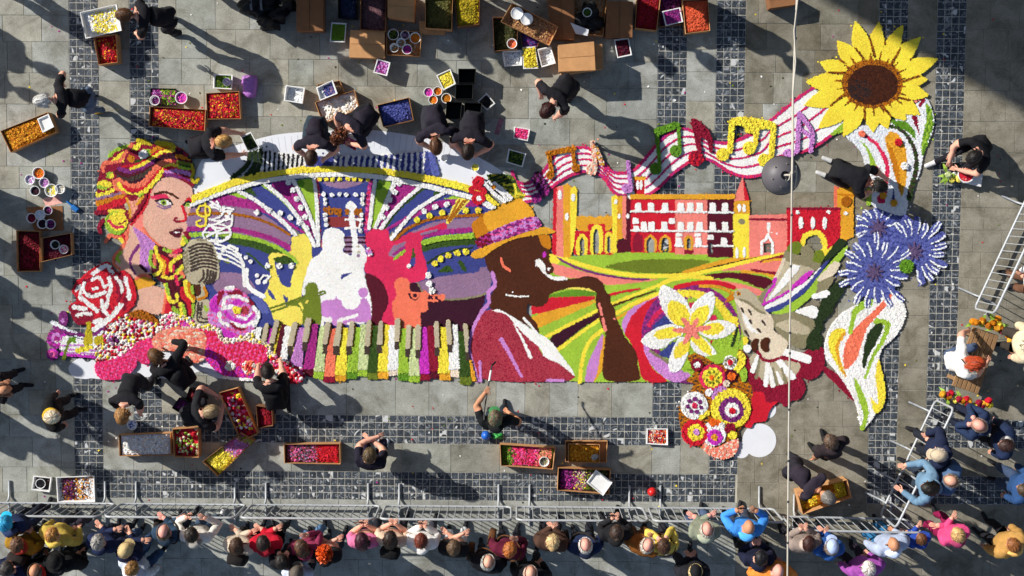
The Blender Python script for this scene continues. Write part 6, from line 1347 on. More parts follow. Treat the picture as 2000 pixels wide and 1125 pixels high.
names = ['beside the foam tray of purple flowers', 'below the slanted box of yellow and pink petals', 'in front of the orange-haired woman', 'in front of the woman in the pink top', 'in front of the blonde in the brown jacket', 'in front of the man in the bright blue jacket']
for k in range(6):
    a = at(js[k], 1018, 1.08); b = at(js[k + 1], 1018, 1.08)
    barrier(Vector((a.x + .015, YB, 0)), Vector((b.x - .015, YB, 0)), 'steel crowd barrier ' + names[k])
a = at(1520, 1009, .17); b = at(1772, 1014, .17); barrier(Vector((a.x + .04, a.y, 0)), Vector((b.x, b.y, 0)), 'steel crowd barrier in front of the man with the light blue cap')
for (s, e, l) in (((2012, 372), (1902, 606), 'steel crowd barrier above the marigold end of the bench'), ((1829, 778), (1768, 906), 'steel crowd barrier below the bench beside the man in a beige cap'), ((1764, 914), (1718, 1008), 'steel crowd barrier leaned on by the man in denim')):
    a = at(*s, .17); b = at(*e, .17); barrier(a, b, l)
# bench with flowers
M_WOOD = mat('weathered_wood', '8a6a48', .8, noise=(9, .3), rnd=.15)
q = [at(x, y, .44) for x, y in pl('1901,637 1860,752 1909,768 1951,660')]
ax = (q[1] - q[0]); bl = ax.length; ang = math.atan2(ax.y, ax.x); wv = (q[3] - q[0]); bw = abs(wv.dot(Vector((-ax.y, ax.x, 0)).normalized()))
bench = empty('wooden_bench', ((q[0] + q[1] + q[2] + q[3]) / 4).xy.to_3d(), ang); tag(bench, 'slatted wooden bench with flower bunches at both ends', 'bench')
sl_me = np_mesh('slat', *block_mesh('', bl, bw / 6 - .012, .03, None, .004), M_WOOD)
for k in range(6): link('slat', sl_me, bench, (0, -bw / 2 + bw * (k + .5) / 6, .445))
for sx in (-1, 1):
    for sy in (-1, 1): link('leg', np_mesh('leg', *block_mesh('', .06, .06, .415, None, .006), M_WOOD), bench, (sx * (bl / 2 - .12), sy * (bw / 2 - .06), .415))
    link('rail', np_mesh('rail', *block_mesh('', .05, bw - .02, .05, None, .005), M_WOOD), bench, (sx * (bl / 2 - .12), 0, .4145))
def bouquet(spec, z0, cols, label, n=16, leaf=True):
    p = [at(x, y, z0 + .12) for x, y in pl(spec)]; c = sum(p, Vector()) / len(p); c.z = z0
    root = empty('flower_bunch', c); tag(root, label, 'flower bunch')
    X, Y = [], []
    for k in range(n):
        t = k / (n - 1) * (len(p) - 1); i = min(int(t), len(p) - 2); s = p[i].lerp(p[i + 1], t - i)
        X.append(s.x - c.x + random.gauss(0, .045)); Y.append(s.y - c.y + random.gauss(0, .045))
    for k in range(n):
        col = np.array(lin(PAL[random.choice(cols)])); V, F, C = [], [], []
        for rr, zz in ((.062, .0), (.045, .02), (.026, .035)):
            v, f, cc = head_mesh([0], [0], [zz], [rr], [col * random.uniform(.85, 1.1)]); F += [tuple(len(V) + i for i in g) for g in f]; V += v; C += cc
        o = link('blossom', np_mesh('blossom', V, F, M_PETAL, col=np.array(C)), root, (X[k], Y[k], .1 + random.uniform(-.03, .05))); o.rotation_euler = (random.gauss(0, .3), random.gauss(0, .3), random.random() * 6)
    if leaf:
        m_ = mat('flower_leaf', '8cae3c', .6, noise=(8, .25))
        for k in range(10):
            a = random.random() * 6.28; L = random.uniform(.12, .24); x = X[k % n]; y = Y[k % n]; w_ = .03
            pts = [(0, 0, .06), (L * .5, w_, .1), (L, 0, .05), (L * .5, -w_, .1)]
            V = [(x + u * math.cos(a) - v * math.sin(a), y + u * math.sin(a) + v * math.cos(a), z) for u, v, z in pts]
            link('leaf', np_mesh('leaf', V, [(0, 1, 2, 3)], m_), root)
bouquet('1905,628 1925,632 1950,640 1965,655 1975,662', .45, ['dgold', 'gold', 'rust', 'yellow', 'dred'], 'marigold bunch at the upper end of the bench')
bouquet('1848,768 1868,780 1890,790 1915,785 1928,790', .45, ['gold', 'yellow', 'dred', 'dgold', 'pyel', 'crim'], 'yellow and red bunch at the lower end of the bench', n=18)
bouquet('1850,342 1866,345 1872,347', .04, ['pyel', 'plime'], 'pale yellow flower stems beside the red petal bowl', n=5)
# hanging lamp on its span cable
ZC = 7.6
M_LAMP = mat('lamp_dome_grey', '5a575c', .5, noise=(6, .12), spec=.4); M_CABLE = mat('pale_cable', 'b8b2a6', .6, noise=(3, .15))
c = at(1535, 342, ZC - .18); lamp = empty('street_lamp', (c.x, c.y, ZC - .45)); tag(lamp, 'grey domed street lamp hanging from the pale span cable', 'street lamp')
V, F = [], []; N = 32; prof = [(.205, 0), (.212, .012), (.205, .03)] + [(.2 * math.cos(t), .03 + .17 * math.sin(t)) for t in np.linspace(.08, 1.4, 8)] + [(.02, .202), (.0, .203)]
prof = [(.16, .004)] + prof
for k in range(N):
    a = math.tau * k / N
    for (r_, z_) in prof: V.append((r_ * math.cos(a), r_ * math.sin(a), z_))
m_ = len(prof)
F = [(k * m_ + i, ((k + 1) % N) * m_ + i, ((k + 1) % N) * m_ + i + 1, k * m_ + i + 1) for k in range(N) for i in range(m_ - 1)]
link('dome', np_mesh('dome', V, F, M_LAMP, smooth=True), lamp)
tube_obj('rim', [(.209 * math.cos(math.tau * k / 32), .209 * math.sin(math.tau * k / 32), .012) for k in range(32)], .007, M_DGALV, lamp, 6, True)
tube_obj('cap', [(0, 0, .196), (0, 0, .235)], .045, M_DGALV, lamp, 16)
for k in range(6): a = math.tau * k / 6 + .3; link('bolt', np_mesh('bolt', *tube([(.13 * math.cos(a), .13 * math.sin(a), .15), (.13 * math.cos(a), .13 * math.sin(a), .178)], .007, 6), M_CABLE), lamp)
cx0 = at(1548, 342, ZC).x - c.x
link('diffuser', np_mesh('diffuser', [(.165 * math.cos(math.tau * k / 24), .165 * math.sin(math.tau * k / 24), .002) for k in range(24)][::-1], [tuple(range(24))], mat('frosted_glass', 'd8d8d0', .3)), lamp)
tube_obj('stem', [(0, 0, .2), (0, 0, .3), (cx0 * .6, 0, .36), (cx0, 0, .44)], .012, M_CABLE, lamp)
tube_obj('clamp_hook', [(cx0, .06, .46), (cx0 - .02, .02, .44), (cx0 - .03, -.05, .42), (cx0 - .055, -.07, .42), (cx0 - .07, -.05, .43)], .007, M_CABLE, lamp, 6)
tube_obj('bracket', [(cx0 + .035, .1, .44), (cx0 + .05, .03, .42), (cx0 + .05, -.06, .41), (cx0 + .03, -.14, .43)], .008, M_CABLE, lamp, 6)
cable = empty('span_cable', at(1548, 562, ZC)); tag(cable, 'pale span cable crossing high above the square', 'cable')
def cab(xs, dz, r, m, name):
    pts = [at(x, y, ZC + dz) - cable.location for x, y in xs]; P3 = []
    for i in range(len(pts) - 1):
        for t in np.linspace(0, 1, 6, endpoint=False): P3.append(pts[i].lerp(pts[i + 1], t))
    P3.append(pts[-1]); tube_obj(name, P3, r, m, cable)
cab([(1558, -120), (1556, 0), (1552, 90), (1548, 200), (1547, 320), (1545, 500), (1542, 700), (1540, 900), (1538, 1125), (1536, 1250)], 0, .0095, M_CABLE, 'power_cable')
cab([(1560, -120), (1558, 0), (1551, 60), (1554, 120), (1549, 180), (1549.5, 260), (1547.5, 340)], .012, .0085, M_CABLE, 'second_cable')
cab([(1556, -120), (1555, 0), (1551.5, 60), (1550, 120), (1549, 200), (1546.5, 320), (1545, 420), (1545, 500), (1540, 760), (1539, 900), (1537, 1250)], -.018, .004, M_DGALV, 'steel_wire')
for y in (22, 75, 132, 192, 270, 420, 520, 650, 690, 800, 900, 980, 1060):
    x = np.interp(y, [0, 500, 1125], [1556, 1545, 1538]); p = at(x, y, ZC + .004) - cable.location
    V, F = tube([p + Vector((0, -.012, 0)), p + Vector((0, .012, 0))], .0125, 8); link('cable_tie', np_mesh('cable_tie', V, F, M_DGALV), cable)
# building beyond the upper edge: its shadow lies over the upper right corner
bw0 = empty('palazzo', (4.9, 17.3, 0)); tag(bw0, 'tall palazzo outside the view that shades the far corner', 'building')
M_WALL = mat('ochre_plaster', 'b79a6c', .9, noise=(1.2, .12)); M_GLASS = mat('dark_window', '1c2228', .15)
bx0, bx1, by0, by1, bh = -15.2, 20.0, -4.4, 6.0, 15.0
V = [(bx0, by0, 0), (bx1, by0, 0), (bx1, by1, 0), (bx0, by1, 0), (bx0, by0, bh), (bx1, by0, bh), (bx1, by1, bh), (bx0, by1, bh)]
link('wall', np_mesh('wall', V, [(0, 1, 5, 4), (1, 2, 6, 5), (2, 3, 7, 6), (3, 0, 4, 7), (4, 5, 6, 7)], M_WALL), bw0)
wm = np_mesh('window', [(-.6, -.03, -.9), (.6, -.03, -.9), (.6, -.03, .9), (-.6, -.03, .9), (-.6, .05, -.9), (.6, .05, -.9), (.6, .05, .9), (-.6, .05, .9)], [(0, 1, 2, 3), (0, 4, 5, 1), (1, 5, 6, 2), (2, 6, 7, 3), (3, 7, 4, 0)], M_GLASS)
for r_ in range(3):
    for k in range(11): link('window', wm, bw0, (bx0 + 2 + k * 3.1, by0 - .005, 3.2 + r_ * 4.2))
from mathutils import noise as mnoise
# ================================================================ people
def ik(a, t, l1, l2, pole):
    d = t - a; L = d.length
    if L > (l1 + l2) * .999: t = a + d * ((l1 + l2) * .999 / L); d = t - a; L = d.length
    u = d / L; x = (l1 * l1 - l2 * l2 + L * L) / (2 * L); hgt = math.sqrt(max(0, l1 * l1 - x * x))
    p = pole - u * pole.dot(u); p = p.normalized() if p.length > 1e-4 else u.orthogonal()
    return a + u * x + p * hgt, t
V3 = Vector
ARMS = {  # hand targets (right hand, left hand mirrored) of a standing body
 'phone': ((.05, .25, 1.25), (.05, .25, 1.25)), 'rail': ((.2, .33, 1.06), (.22, .3, 1.06)), 'down': ((.25, .04, .84), (.25, .02, .84)), 'crossed': ((-.1, .2, 1.14), (-.08, .22, 1.18)),
 'camera': ((.07, .22, 1.46), (.07, .22, 1.46)), 'one_up': ((.08, .24, 1.36), (.25, .04, .86)), 'akimbo': ((.2, .08, 1.0), (.2, .08, 1.0)), 'folded': ((.03, .2, 1.08), (.03, .2, 1.08)), 'pole': ((.2, .1, 1.0), (.12, .5, 1.5)), 'wide': ((.16, .32, 1.36), (.16, .32, 1.36)), 'pocket': ((.2, .1, .93), (.25, .04, .84))}
def pose(kind, arms='phone', lean=None, hands=None, hp=None, sit=.45):
    J = {}
    th = math.radians(lean if lean is not None else {'stand': 6, 'bend': 78, 'kneel': 66, 'crouch': 52, 'sit': 22}[kind])
    pel = {'stand': V3((0, 0, .94)), 'bend': V3((0, -.16, .88)), 'kneel': V3((0, -.24, .40)), 'crouch': V3((0, -.2, .34)), 'sit': V3((0, -.2, sit))}[kind]
    s = V3((0, math.sin(th), math.cos(th))); X = V3((1, 0, 0))
    J['pel'] = pel; J['belly'] = pel + s * .17; J['chest'] = pel + s * .34; J['upch'] = pel + s * .44 ; J['nb'] = pel + s * .51
    hpr = math.radians(hp if hp is not None else {'stand': 22, 'bend': 60, 'kneel': 62, 'crouch': 55, 'sit': 45}[kind])
    u = V3((0, math.sin(hpr), math.cos(hpr))); mid = (s + u).normalized()
    J['nt'] = J['nb'] + mid * .075; J['head'] = J['nt'] + u * .105 + V3((0, math.cos(hpr), -math.sin(hpr))) * .02; J['hp'] = hpr
    for sd, g in (('R', 1), ('L', -1)):
        sh = pel + s * .455 + X * (.198 * g); J['sh' + sd] = sh
        if kind == 'stand':
            h = ARMS[arms][0 if g > 0 else 1]; tgt = V3((h[0] * g, h[1], h[2])); pole = V3((.8 * g, -.6, -.8))
        else:
            h = (hands or {'bend': ((.13, .5, .45), (.13, .55, .42)), 'kneel': ((.16, .5, .1), (.12, .56, .1)), 'crouch': ((.12, .38, .22), (.16, .36, .24)), 'sit': ((.1, .35, sit + .3), (.1, .35, sit + .3))}[kind])[0 if g > 0 else 1]
            tgt = V3((h[0] * g, h[1], h[2])); pole = V3((.9 * g, -.5, .3))
        J['el' + sd], J['wr' + sd] = ik(sh, tgt, .285, .255, pole)
        hip = pel + X * (.095 * g) - s * .02; J['hip' + sd] = hip
        if kind == 'kneel':
            J['kn' + sd] = V3((.13 * g, .14, .07)); J['an' + sd] = V3((.12 * g, -.28, .075)); J['to' + sd] = V3((.12 * g, -.44, .04))
        else:
            an = {'stand': V3((.11 * g, -.03 + .05 * g, .08)), 'bend': V3((.13 * g, -.06 + .06 * g, .08)), 'crouch': V3((.15 * g, -.02, .08)), 'sit': V3((.13 * g, .32, .08))}[kind]
            if kind == 'sit' and sit < .2: an = V3((.16 * g, .45 + .1 * g, .07))
            J['kn' + sd], J['an' + sd] = ik(hip, an, .43, .44, V3((.1 * g, 1, .5))); J['to' + sd] = J['an' + sd] + V3((.03 * g, .17, -.045))
    return J
CHAIN = [('pel', 'belly', 'S'), ('belly', 'chest', 'S'), ('chest', 'upch', 'S'), ('upch', 'nb', 'S'), ('nb', 'nt', 'K')]
RAD = dict(pel=(.168, .155), belly=(.168, .155), chest=(.186, .165), upch=(.16, .14), nb=(.075, .07), nt=(.052, .052), sh=(.09, .086), el=(.056, .054), wr=(.033, .032), pa=(.034, .02), hip=(.1, .1), kn=(.062, .062), an=(.043, .043), to=(.038, .03))
def skeleton(J, bulk=1.0, sleeve='long'):
    pts, rad, edges, zone = [], [], [], []
    idx = {}
    def add(k, p, r): idx[k] = len(pts); pts.append(p); rad.append(r)
    for k in ('pel', 'belly', 'chest', 'upch', 'nb', 'nt'):
        r = RAD[k]; b = bulk * 1.06 if k in ('pel', 'belly', 'chest', 'upch') else 1; add(k, J[k], (r[0] * b, r[1] * b))
    for a, b, z in CHAIN: edges.append((idx[a], idx[b])); zone.append(z)
    for sd in 'RL':
        add('sh' + sd, J['sh' + sd], tuple(v * (1 + .7 * (bulk - 1)) for v in RAD['sh']))
        ua = J['sh' + sd].lerp(J['el' + sd], .5); add('ua' + sd, ua, (.07 * bulk, .068 * bulk))
        add('el' + sd, J['el' + sd], tuple(v * bulk for v in RAD['el'])); add('wr' + sd, J['wr' + sd], RAD['wr'] if sleeve == 'short' else (.044 * bulk, .044 * bulk))
        hd = (J['wr' + sd] - J['el' + sd]).normalized(); add('pa' + sd, J['wr' + sd] + hd * .075, RAD['pa'])
        edges += [(idx['upch'], idx['sh' + sd]), (idx['sh' + sd], idx['ua' + sd]), (idx['ua' + sd], idx['el' + sd]), (idx['el' + sd], idx['wr' + sd]), (idx['wr' + sd], idx['pa' + sd])]
        zone += ['S', 'S', 'S' if sleeve == 'long' else 'U', 'A' if sleeve == 'short' else 'S', 'K']
        add('hip' + sd, J['hip' + sd], RAD['hip']); add('th' + sd, J['hip' + sd].lerp(J['kn' + sd], .5), (.083, .083)); add('kn' + sd, J['kn' + sd], RAD['kn'])
        add('ca' + sd, J['kn' + sd].lerp(J['an' + sd], .4), (.06, .06)); add('an' + sd, J['an' + sd], RAD['an']); add('to' + sd, J['to' + sd], RAD['to'])
        edges += [(idx['pel'], idx['hip' + sd]), (idx['hip' + sd], idx['th' + sd]), (idx['th' + sd], idx['kn' + sd]), (idx['kn' + sd], idx['ca' + sd]), (idx['ca' + sd], idx['an' + sd]), (idx['an' + sd], idx['to' + sd])]
        zone += ['T', 'T', 'T', 'T', 'T', 'F']
    return pts, rad, edges, zone
def head_parts(J, bald):
    """head with brow, nose, chin, ears; fingers; returned as verts, faces, zones"""
    hp = J['hp']; R_ = Matrix.Rotation(-hp, 3, 'X'); c = J['head']; V, F, Z = [], [], []
    n, m = 16, 11
    for j in range(m + 1):
        ph = math.pi * j / m
        for i in range(n):
            th = math.tau * i / n; x, y, z = math.sin(ph) * math.cos(th), math.sin(ph) * math.sin(th), math.cos(ph)
            sx, sy, sz = .084, .106, .125
            p = V3((x * sx, y * sy, z * sz))
            if z < 0: p.x *= 1 + .28 * z; p.y *= 1 + .12 * z            # jaw narrows
            if y > .75 and -.35 < z < .1: p.y += .022 * (1 - abs(x) * 3.2 if abs(x) < .3 else 0)     # nose
            if y > .5 and z < -.6: p.y += .012                         # chin
            if y > .6 and .1 < z < .4: p.y += .004
            V.append(c + R_ @ p)
    for j in range(m):
        for i in range(n): F.append((j * n + i, (j + 1) * n + i, (j + 1) * n + (i + 1) % n, j * n + (i + 1) % n)); Z.append('K')
    def dab(x, y, z, r, zn, sq=(1, .6, .7)):
        b = len(V)
        for q in ((1, 0, 0), (0, 1, 0), (-1, 0, 0), (0, -1, 0), (0, 0, 1), (0, 0, -1)): V.append(c + R_ @ V3((x + q[0] * r * sq[0], y + q[1] * r * sq[1], z + q[2] * r * sq[2])))
        for a, b_, d in ((0, 1, 4), (1, 2, 4), (2, 3, 4), (3, 0, 4), (1, 0, 5), (2, 1, 5), (3, 2, 5), (0, 3, 5)): F.append((b + a, b + b_, b + d, b + d)); Z.append(zn)
    for g in (-1, 1):
        dab(.033 * g, .086, .012, .014, 'E'); dab(.079 * g, -.005, -.005, .03, 'K', (.35, .6, 1)); dab(.033 * g, .09, .036, .016, 'B', (1.1, .3, .25))
    dab(0, .098, -.058, .02, 'L', (1.2, .4, .35))
    for sd, g in (('R', 1), ('L', -1)):      # four fingers and a thumb on each hand, slightly curled
        w = J['wr' + sd]; d = (w - J['el' + sd]).normalized(); side = d.cross(V3((0, 0, 1)))
        side = side.normalized() if side.length > .1 else V3((1, 0, 0)); nrm = side.cross(d).normalized()
        if nrm.z > 0: nrm = -nrm
        pc = w + d * .085
        for k, (off, L) in enumerate(((-.027, .07), (-.009, .08), (.009, .075), (.026, .06))):
            a0 = pc + side * off; a1 = a0 + d * L * .55 + nrm * L * .12; a2 = a1 + d * L * .3 + nrm * L * .38
            v, f = tube([a0 - d * .02, a0, a1, a2], .0095, 5, taper=.007); b = len(V); V += [V3(q) for q in v]; F += [tuple(b + q for q in ff) for ff in f]; Z += ['K'] * len(f)
        t0 = w + d * .035 - side * .026 * g; t1 = t0 + d * .035 - side * .03 * g + nrm * .008; t2 = t1 + d * .03 - side * .004 * g + nrm * .012
        v, f = tube([t0, t1, t2], .011, 5, taper=.008); b = len(V); V += [V3(q) for q in v]; F += [tuple(b + q for q in ff) for ff in f]; Z += ['K'] * len(f)
    return V, F, Z, R_, c
def hair_mesh(R_, c, style, col, rnd):
    """hair as many overlapping locks combed out from the crown over a scalp cap"""
    V, F, C = [], [], []; col = np.array(lin(col))
    sx, sy, sz = .096, .119, .136
    def surf(th, ph, k=1.0, drop=0.0):
        p = V3((math.sin(ph) * math.cos(th) * sx * k, math.sin(ph) * math.sin(th) * sy * k, math.cos(ph) * sz * k - drop)); return c + R_ @ p
    def limit(th):       # how far down the locks reach: hairline in front, nape behind
        f = math.sin(th)
        return (1.0 if f > .55 else 1.35 if f > 0 else 1.75 + .25 * -f) * (1 if style != 'fringe' else 1)
    lo = 0.0 if style != 'balding' else .95
    if style == 'bald': return None
    if style == 'fringe': lo = 1.05
    N = 260 if style != 'curly' else 620
    n, m = 18, 7       # cap
    for j in range(m + 1):
        for i in range(n):
            th = math.tau * i / n; ph = max(lo, 0) + (limit(th) - lo) * j / m; V.append(surf(th, max(ph, .02), 1.02)); C.append(col * .7)
    for j in range(m):
        for i in range(n): F.append((j * n + i, (j + 1) * n + i, (j + 1) * n + (i + 1) % n, j * n + (i + 1) % n))
    for k in range(N):
        th = rnd.uniform(0, math.tau); Lm = limit(th); cc = col * rnd.choice((.55, .8, 1.0, 1.3, 1.75))
        if style == 'curly':
            ph = rnd.uniform(0, Lm); p = surf(th, ph, rnd.uniform(1.03, 1.3)); r = rnd.uniform(.008, .019); b = len(V)
            d = [V3((rnd.gauss(0, 1), rnd.gauss(0, 1), rnd.gauss(0, 1))).normalized() * r for _ in range(2)]
            V += [p - d[0] - d[1], p + d[0] - d[1], p + d[0] + d[1], p - d[0] + d[1]]; C += [cc] * 4; F.append((b, b + 1, b + 2, b + 3)); continue
        p0 = max(lo, rnd.uniform(0, Lm * .7)); p1 = min(Lm, p0 + rnd.uniform(.5, .95)); w_ = rnd.uniform(.035, .09); sw = rnd.uniform(-.55, .55); lift = rnd.uniform(0, .1); b = len(V); S_ = 4
        for s in range(S_ + 1):
            t = s / S_; ph = p0 + (p1 - p0) * t; kk = 1.03 + .04 * math.sin(math.pi * t) + lift * (.4 + t) + rnd.uniform(0, .015); tt = th + sw * t
            ww = w_ * (1.1 - t * .8) / max(.25, math.sin(max(.1, ph))) * .55
            V += [surf(tt - ww, ph, kk), surf(tt + ww, ph, kk)]; C += [cc * (.9 + .2 * t)] * 2
        F += [(b + 2 * s, b + 2 * s + 1, b + 2 * s + 3, b + 2 * s + 2) for s in range(S_)]
    if style in ('long', 'pony', 'bun'):
        back = R_ @ V3((0, -1, 0)); up = R_ @ V3((0, 0, 1))
        if style == 'bun':
            b0 = c - R_ @ V3((0, .105, -.05))
            for k in range(40):
                d = V3((rnd.gauss(0, 1), rnd.gauss(0, 1), rnd.gauss(0, 1))).normalized(); p = b0 + d * .042; e1 = d.orthogonal().normalized() * .02; e2 = d.cross(e1.normalized()) * .02
                b = len(V); V += [p - e1 - e2, p + e1 - e2, p + e1 + e2, p - e1 + e2]; C += [col * rnd.uniform(.6, 1.3)] * 4; F.append((b, b + 1, b + 2, b + 3))
        else:
            for k in range(60):
                th = rnd.uniform(math.pi * 1.02, math.pi * 1.98) if style == 'long' else rnd.uniform(math.pi * 1.45, math.pi * 1.55)
                p = surf(th, rnd.uniform(1.1, 1.7), 1.06); L = rnd.uniform(.14, .27); dn = V3((0, 0, -1)) * .8 + back * .35; b = len(V); sd = V3((1, 0, 0)) * rnd.uniform(.008, .016)
                for s in range(4):
                    q = p + dn * L * s / 3 + V3((rnd.gauss(0, .006), 0, 0)) + (back * .03 * math.sin(s)); V += [q - sd, q + sd]; C += [col * rnd.uniform(.65, 1.3)] * 2
                F += [(b + 2 * s, b + 2 * s + 1, b + 2 * s + 3, b + 2 * s + 2) for s in range(3)]
    return np.array([tuple(v) for v in V]), np.array(F), np.clip(np.array(C), .002, .9)
M_HAIR = mat('hair', attr=True, rough=.55, spec=.4)
CLOTH = {}
def cloth(hexc):
    return mat('cloth_' + hexc, hexc, .85, noise=(9, .22), bump=(14, .9), spec=.2)
M_EYE = mat('eye_dark', '201814', .3); M_LIP = mat('lips', 'b06058', .5)
SKIN = {t: mat('skin_' + t, h, .6, noise=(18, .08), spec=.3) for t, h in dict(fair='dca48c', tan='c48a68', pink='e0a090', dark='8a5a40').items()}
QUEUE = []
def person(hx, hy, heading, label, kind='stand', top='202226', legs='2a2e3a', shoes='26262a', hair='4a3426', hs='short', skin='fair', scale=1.03, bulk=1.06, sleeve='long', group=None, extra=(), **k):
    if k.get('arms') == 'folded': k['arms'] = ('folded', 'crossed', 'pocket', 'down')[int(hx * 3 + hy) % 4]
    if kind == 'stand' and group is None and hy > 560:
        kk = int(hx * 13 + hy * 7); shade = '%02x%02x%02x' % tuple(min(255, int(int(top[i:i + 2], 16) * (.72 if kk % 2 else 1.25) + 8)) for i in (0, 2, 4))
        if not any(e[0] in ('collar', 'scarf', 'backpack', 'hood') for e in extra): extra = tuple(extra) + (((('hood', shade), ('collar', shade), ('hood', top))[kk % 3]),)
        if kk % 4 == 1 and hy > 1000 and not any(e[0] == 'backpack' for e in extra): extra = tuple(extra) + (('bag', ('2a2420', '5a3a22', '1c1c20', '6a6458')[kk % 3]),)
    QUEUE.append(dict(hx=hx, hy=hy, heading=heading, label=label, J=pose(kind, **k), mats=[SKIN[skin], cloth(top), cloth(legs), cloth(shoes), M_EYE, M_LIP, mat('brow_' + hair, hair, .8)], hair=hair, hs=hs, scale=scale, bulk=bulk, sleeve=sleeve, group=group, extra=extra, top=top))
ZI = dict(K=0, S=1, T=2, F=3, E=4, L=5, B=6)
def build_people():
    tmp = []
    for q in QUEUE:
        pts, rad, edges, zone = skeleton(q['J'], q['bulk'], q['sleeve']); q['sk'] = (pts, edges, zone)
        me = bpy.data.meshes.new('tmp'); me.from_pydata([tuple(p) for p in pts], edges, []); ob = bpy.data.objects.new('tmp', me); COL.objects.link(ob)
        md = ob.modifiers.new('skin', 'SKIN'); md.use_smooth_shade = True; md.branch_smoothing = .6
        sd = ob.modifiers.new('sub', 'SUBSURF'); sd.levels = 2; sd.render_levels = 2
        if not me.skin_vertices: me.skin_vertices_add() if hasattr(me, 'skin_vertices_add') else None
        for i, r in enumerate(rad): me.skin_vertices[0].data[i].radius = r; me.skin_vertices[0].data[i].use_root = (i == 0)
        tmp.append(ob)
    dg = bpy.context.evaluated_depsgraph_get(); dg.update()
    for q, ob in zip(QUEUE, tmp):
        ev = ob.evaluated_get(dg); em = ev.to_mesh(); nv = len(em.vertices); co = np.empty(nv * 3, dtype=np.float32); em.vertices.foreach_get('co', co); co = co.reshape(-1, 3)
        no = np.empty(nv * 3, dtype=np.float32); em.vertices.foreach_get('normal', no); no = no.reshape(-1, 3)
        faces = [tuple(p.vertices) for p in em.polygons]; ev.to_mesh_clear()
        pal = np.array([tuple(q['J']['wr' + sd]) for sd in 'RL']); sp_ = q['hx'] * .37
        for i_ in range(nv):           # cloth folds; hands stay smooth
            c_ = V3(co[i_]); 
            if min((c_ - V3(p)).length for p in pal) < .14 or c_.z < .12: continue
            d_ = .017 * mnoise.noise(c_ * 11 + V3((sp_, 0, 0))) + .009 * mnoise.noise(V3((c_.x * 26, c_.y * 26, c_.z * 17 + sp_)))
            co[i_] += no[i_] * d_
        pts, edges, zone = q['sk']; P_ = np.array([tuple(p) for p in pts]); J = q['J']
        cen = np.array([co[list(f)].mean(0) for f in faces]); best = np.full(len(cen), 9.); zi = np.zeros(len(cen), int)
        for (a, b), z in zip(edges, zone):
            A, B = P_[a], P_[b]; d = B - A; t = np.clip(((cen - A) @ d) / (d @ d), 0, 1); dist = np.linalg.norm(cen - A - t[:, None] * d, axis=1)
            if z == 'U': zz = np.where(t > .35, 0, 1)
            elif z == 'A': zz = np.zeros(len(cen), int)
            elif z == 'K' and a != 4 and b != 5: zz = np.where(t < .2, 1 if q['sleeve'] == 'long' else 0, 0)
            else: zz = np.full(len(cen), ZI[z])
            if (a, b) == (0, 1): zz = np.where(t < .12, 2, 1)
            m = dist < best; best[m] = dist[m]; zi[m] = zz[m]
        rnd = random.Random(int(q['hx'] * 7 + q['hy'])); hv, hf, hz, R_, hc = head_parts(J, q['hs'] == 'bald')
        V = [tuple(v) for v in co] + [tuple(v) for v in hv]
        F = faces + [tuple(nv + i for i in (f if f[2] != f[3] else f[:3])) for f in hf]; mi = list(zi) + [ZI[z] for z in hz]
        me = bpy.data.meshes.new('person'); me.from_pydata(V, [], F); me.polygons.foreach_set('material_index', np.array(mi, dtype=np.int32)); me.polygons.foreach_set('use_smooth', np.ones(len(F), bool))
        for m in q['mats']: me.materials.append(m)
        me.update()
        s = q['scale']; rz = math.radians(q['heading'] - 90); g = at(q['hx'], q['hy'], (hc.z + .05) * s)
        off = Matrix.Rotation(rz, 3, 'Z') @ (hc * s)
        o = link('person', me, None, (g.x - off.x, g.y - off.y, 0), rz); o.scale = (s, s, s); tag(o, q['label'], 'person', q['group'])
        low = min(v[2] for v in V); o.location.z = -low * s + .001
        if 'lift' in q['extra']: pass
        h = hair_mesh(R_, hc, q['hs'] if q['hs'] not in ('cap', 'hat') else 'fringe', q['hair'], rnd)
        if h: link('hair', np_mesh('hair', h[0], h[1], M_HAIR, col=h[2]), o)
        for e in q['extra']:
            if e[0] in ('cap', 'hat'):
                col = cloth(e[1]); Vh, Fh = [], []; n = 20; rows = [(1.16, 1.52), (1.13, 1.2), (1.12, .8), (1.1, .4), (1.08, .03)]
                for (k_, ph) in rows:
                    for i in range(n):
                        th = math.tau * i / n; p = V3((math.sin(ph) * math.cos(th) * .092 * k_, math.sin(ph) * math.sin(th) * .115 * k_, math.cos(ph) * .132 * k_)); Vh.append(tuple(hc + R_ @ p))
                for j in range(len(rows) - 1):
                    for i in range(n): Fh.append((j * n + i, j * n + (i + 1) % n, (j + 1) * n + (i + 1) % n, (j + 1) * n + i))
                b = len(Vh)
                if e[0] == 'cap':
                    for k_ in range(7):
                        a = math.radians(35 + k_ * 110 / 6); pin = V3((math.cos(a) * .088, math.sin(a) * .108, .03)); pout = V3((math.cos(a) * .1, math.sin(a) * .115 + .065, .018)); Vh += [tuple(hc + R_ @ pin), tuple(hc + R_ @ pout)]
                    Fh += [(b + 2 * k_, b + 2 * k_ + 1, b + 2 * k_ + 3, b + 2 * k_ + 2) for k_ in range(6)]
                else:
                    for k_ in range(20):
                        a = math.tau * k_ / 20; Vh += [tuple(hc + R_ @ V3((math.cos(a) * .09, math.sin(a) * .112, .02))), tuple(hc + R_ @ V3((math.cos(a) * .145, math.sin(a) * .165, .005)))]
                    Fh += [(b + 2 * k_, b + 2 * k_ + 1, b + (2 * k_ + 3) % 40, b + (2 * k_ + 2) % 40) for k_ in range(20)]
                link('hat', np_mesh('hat', Vh, Fh, col, smooth=True), o)
            elif e[0] == 'backpack':
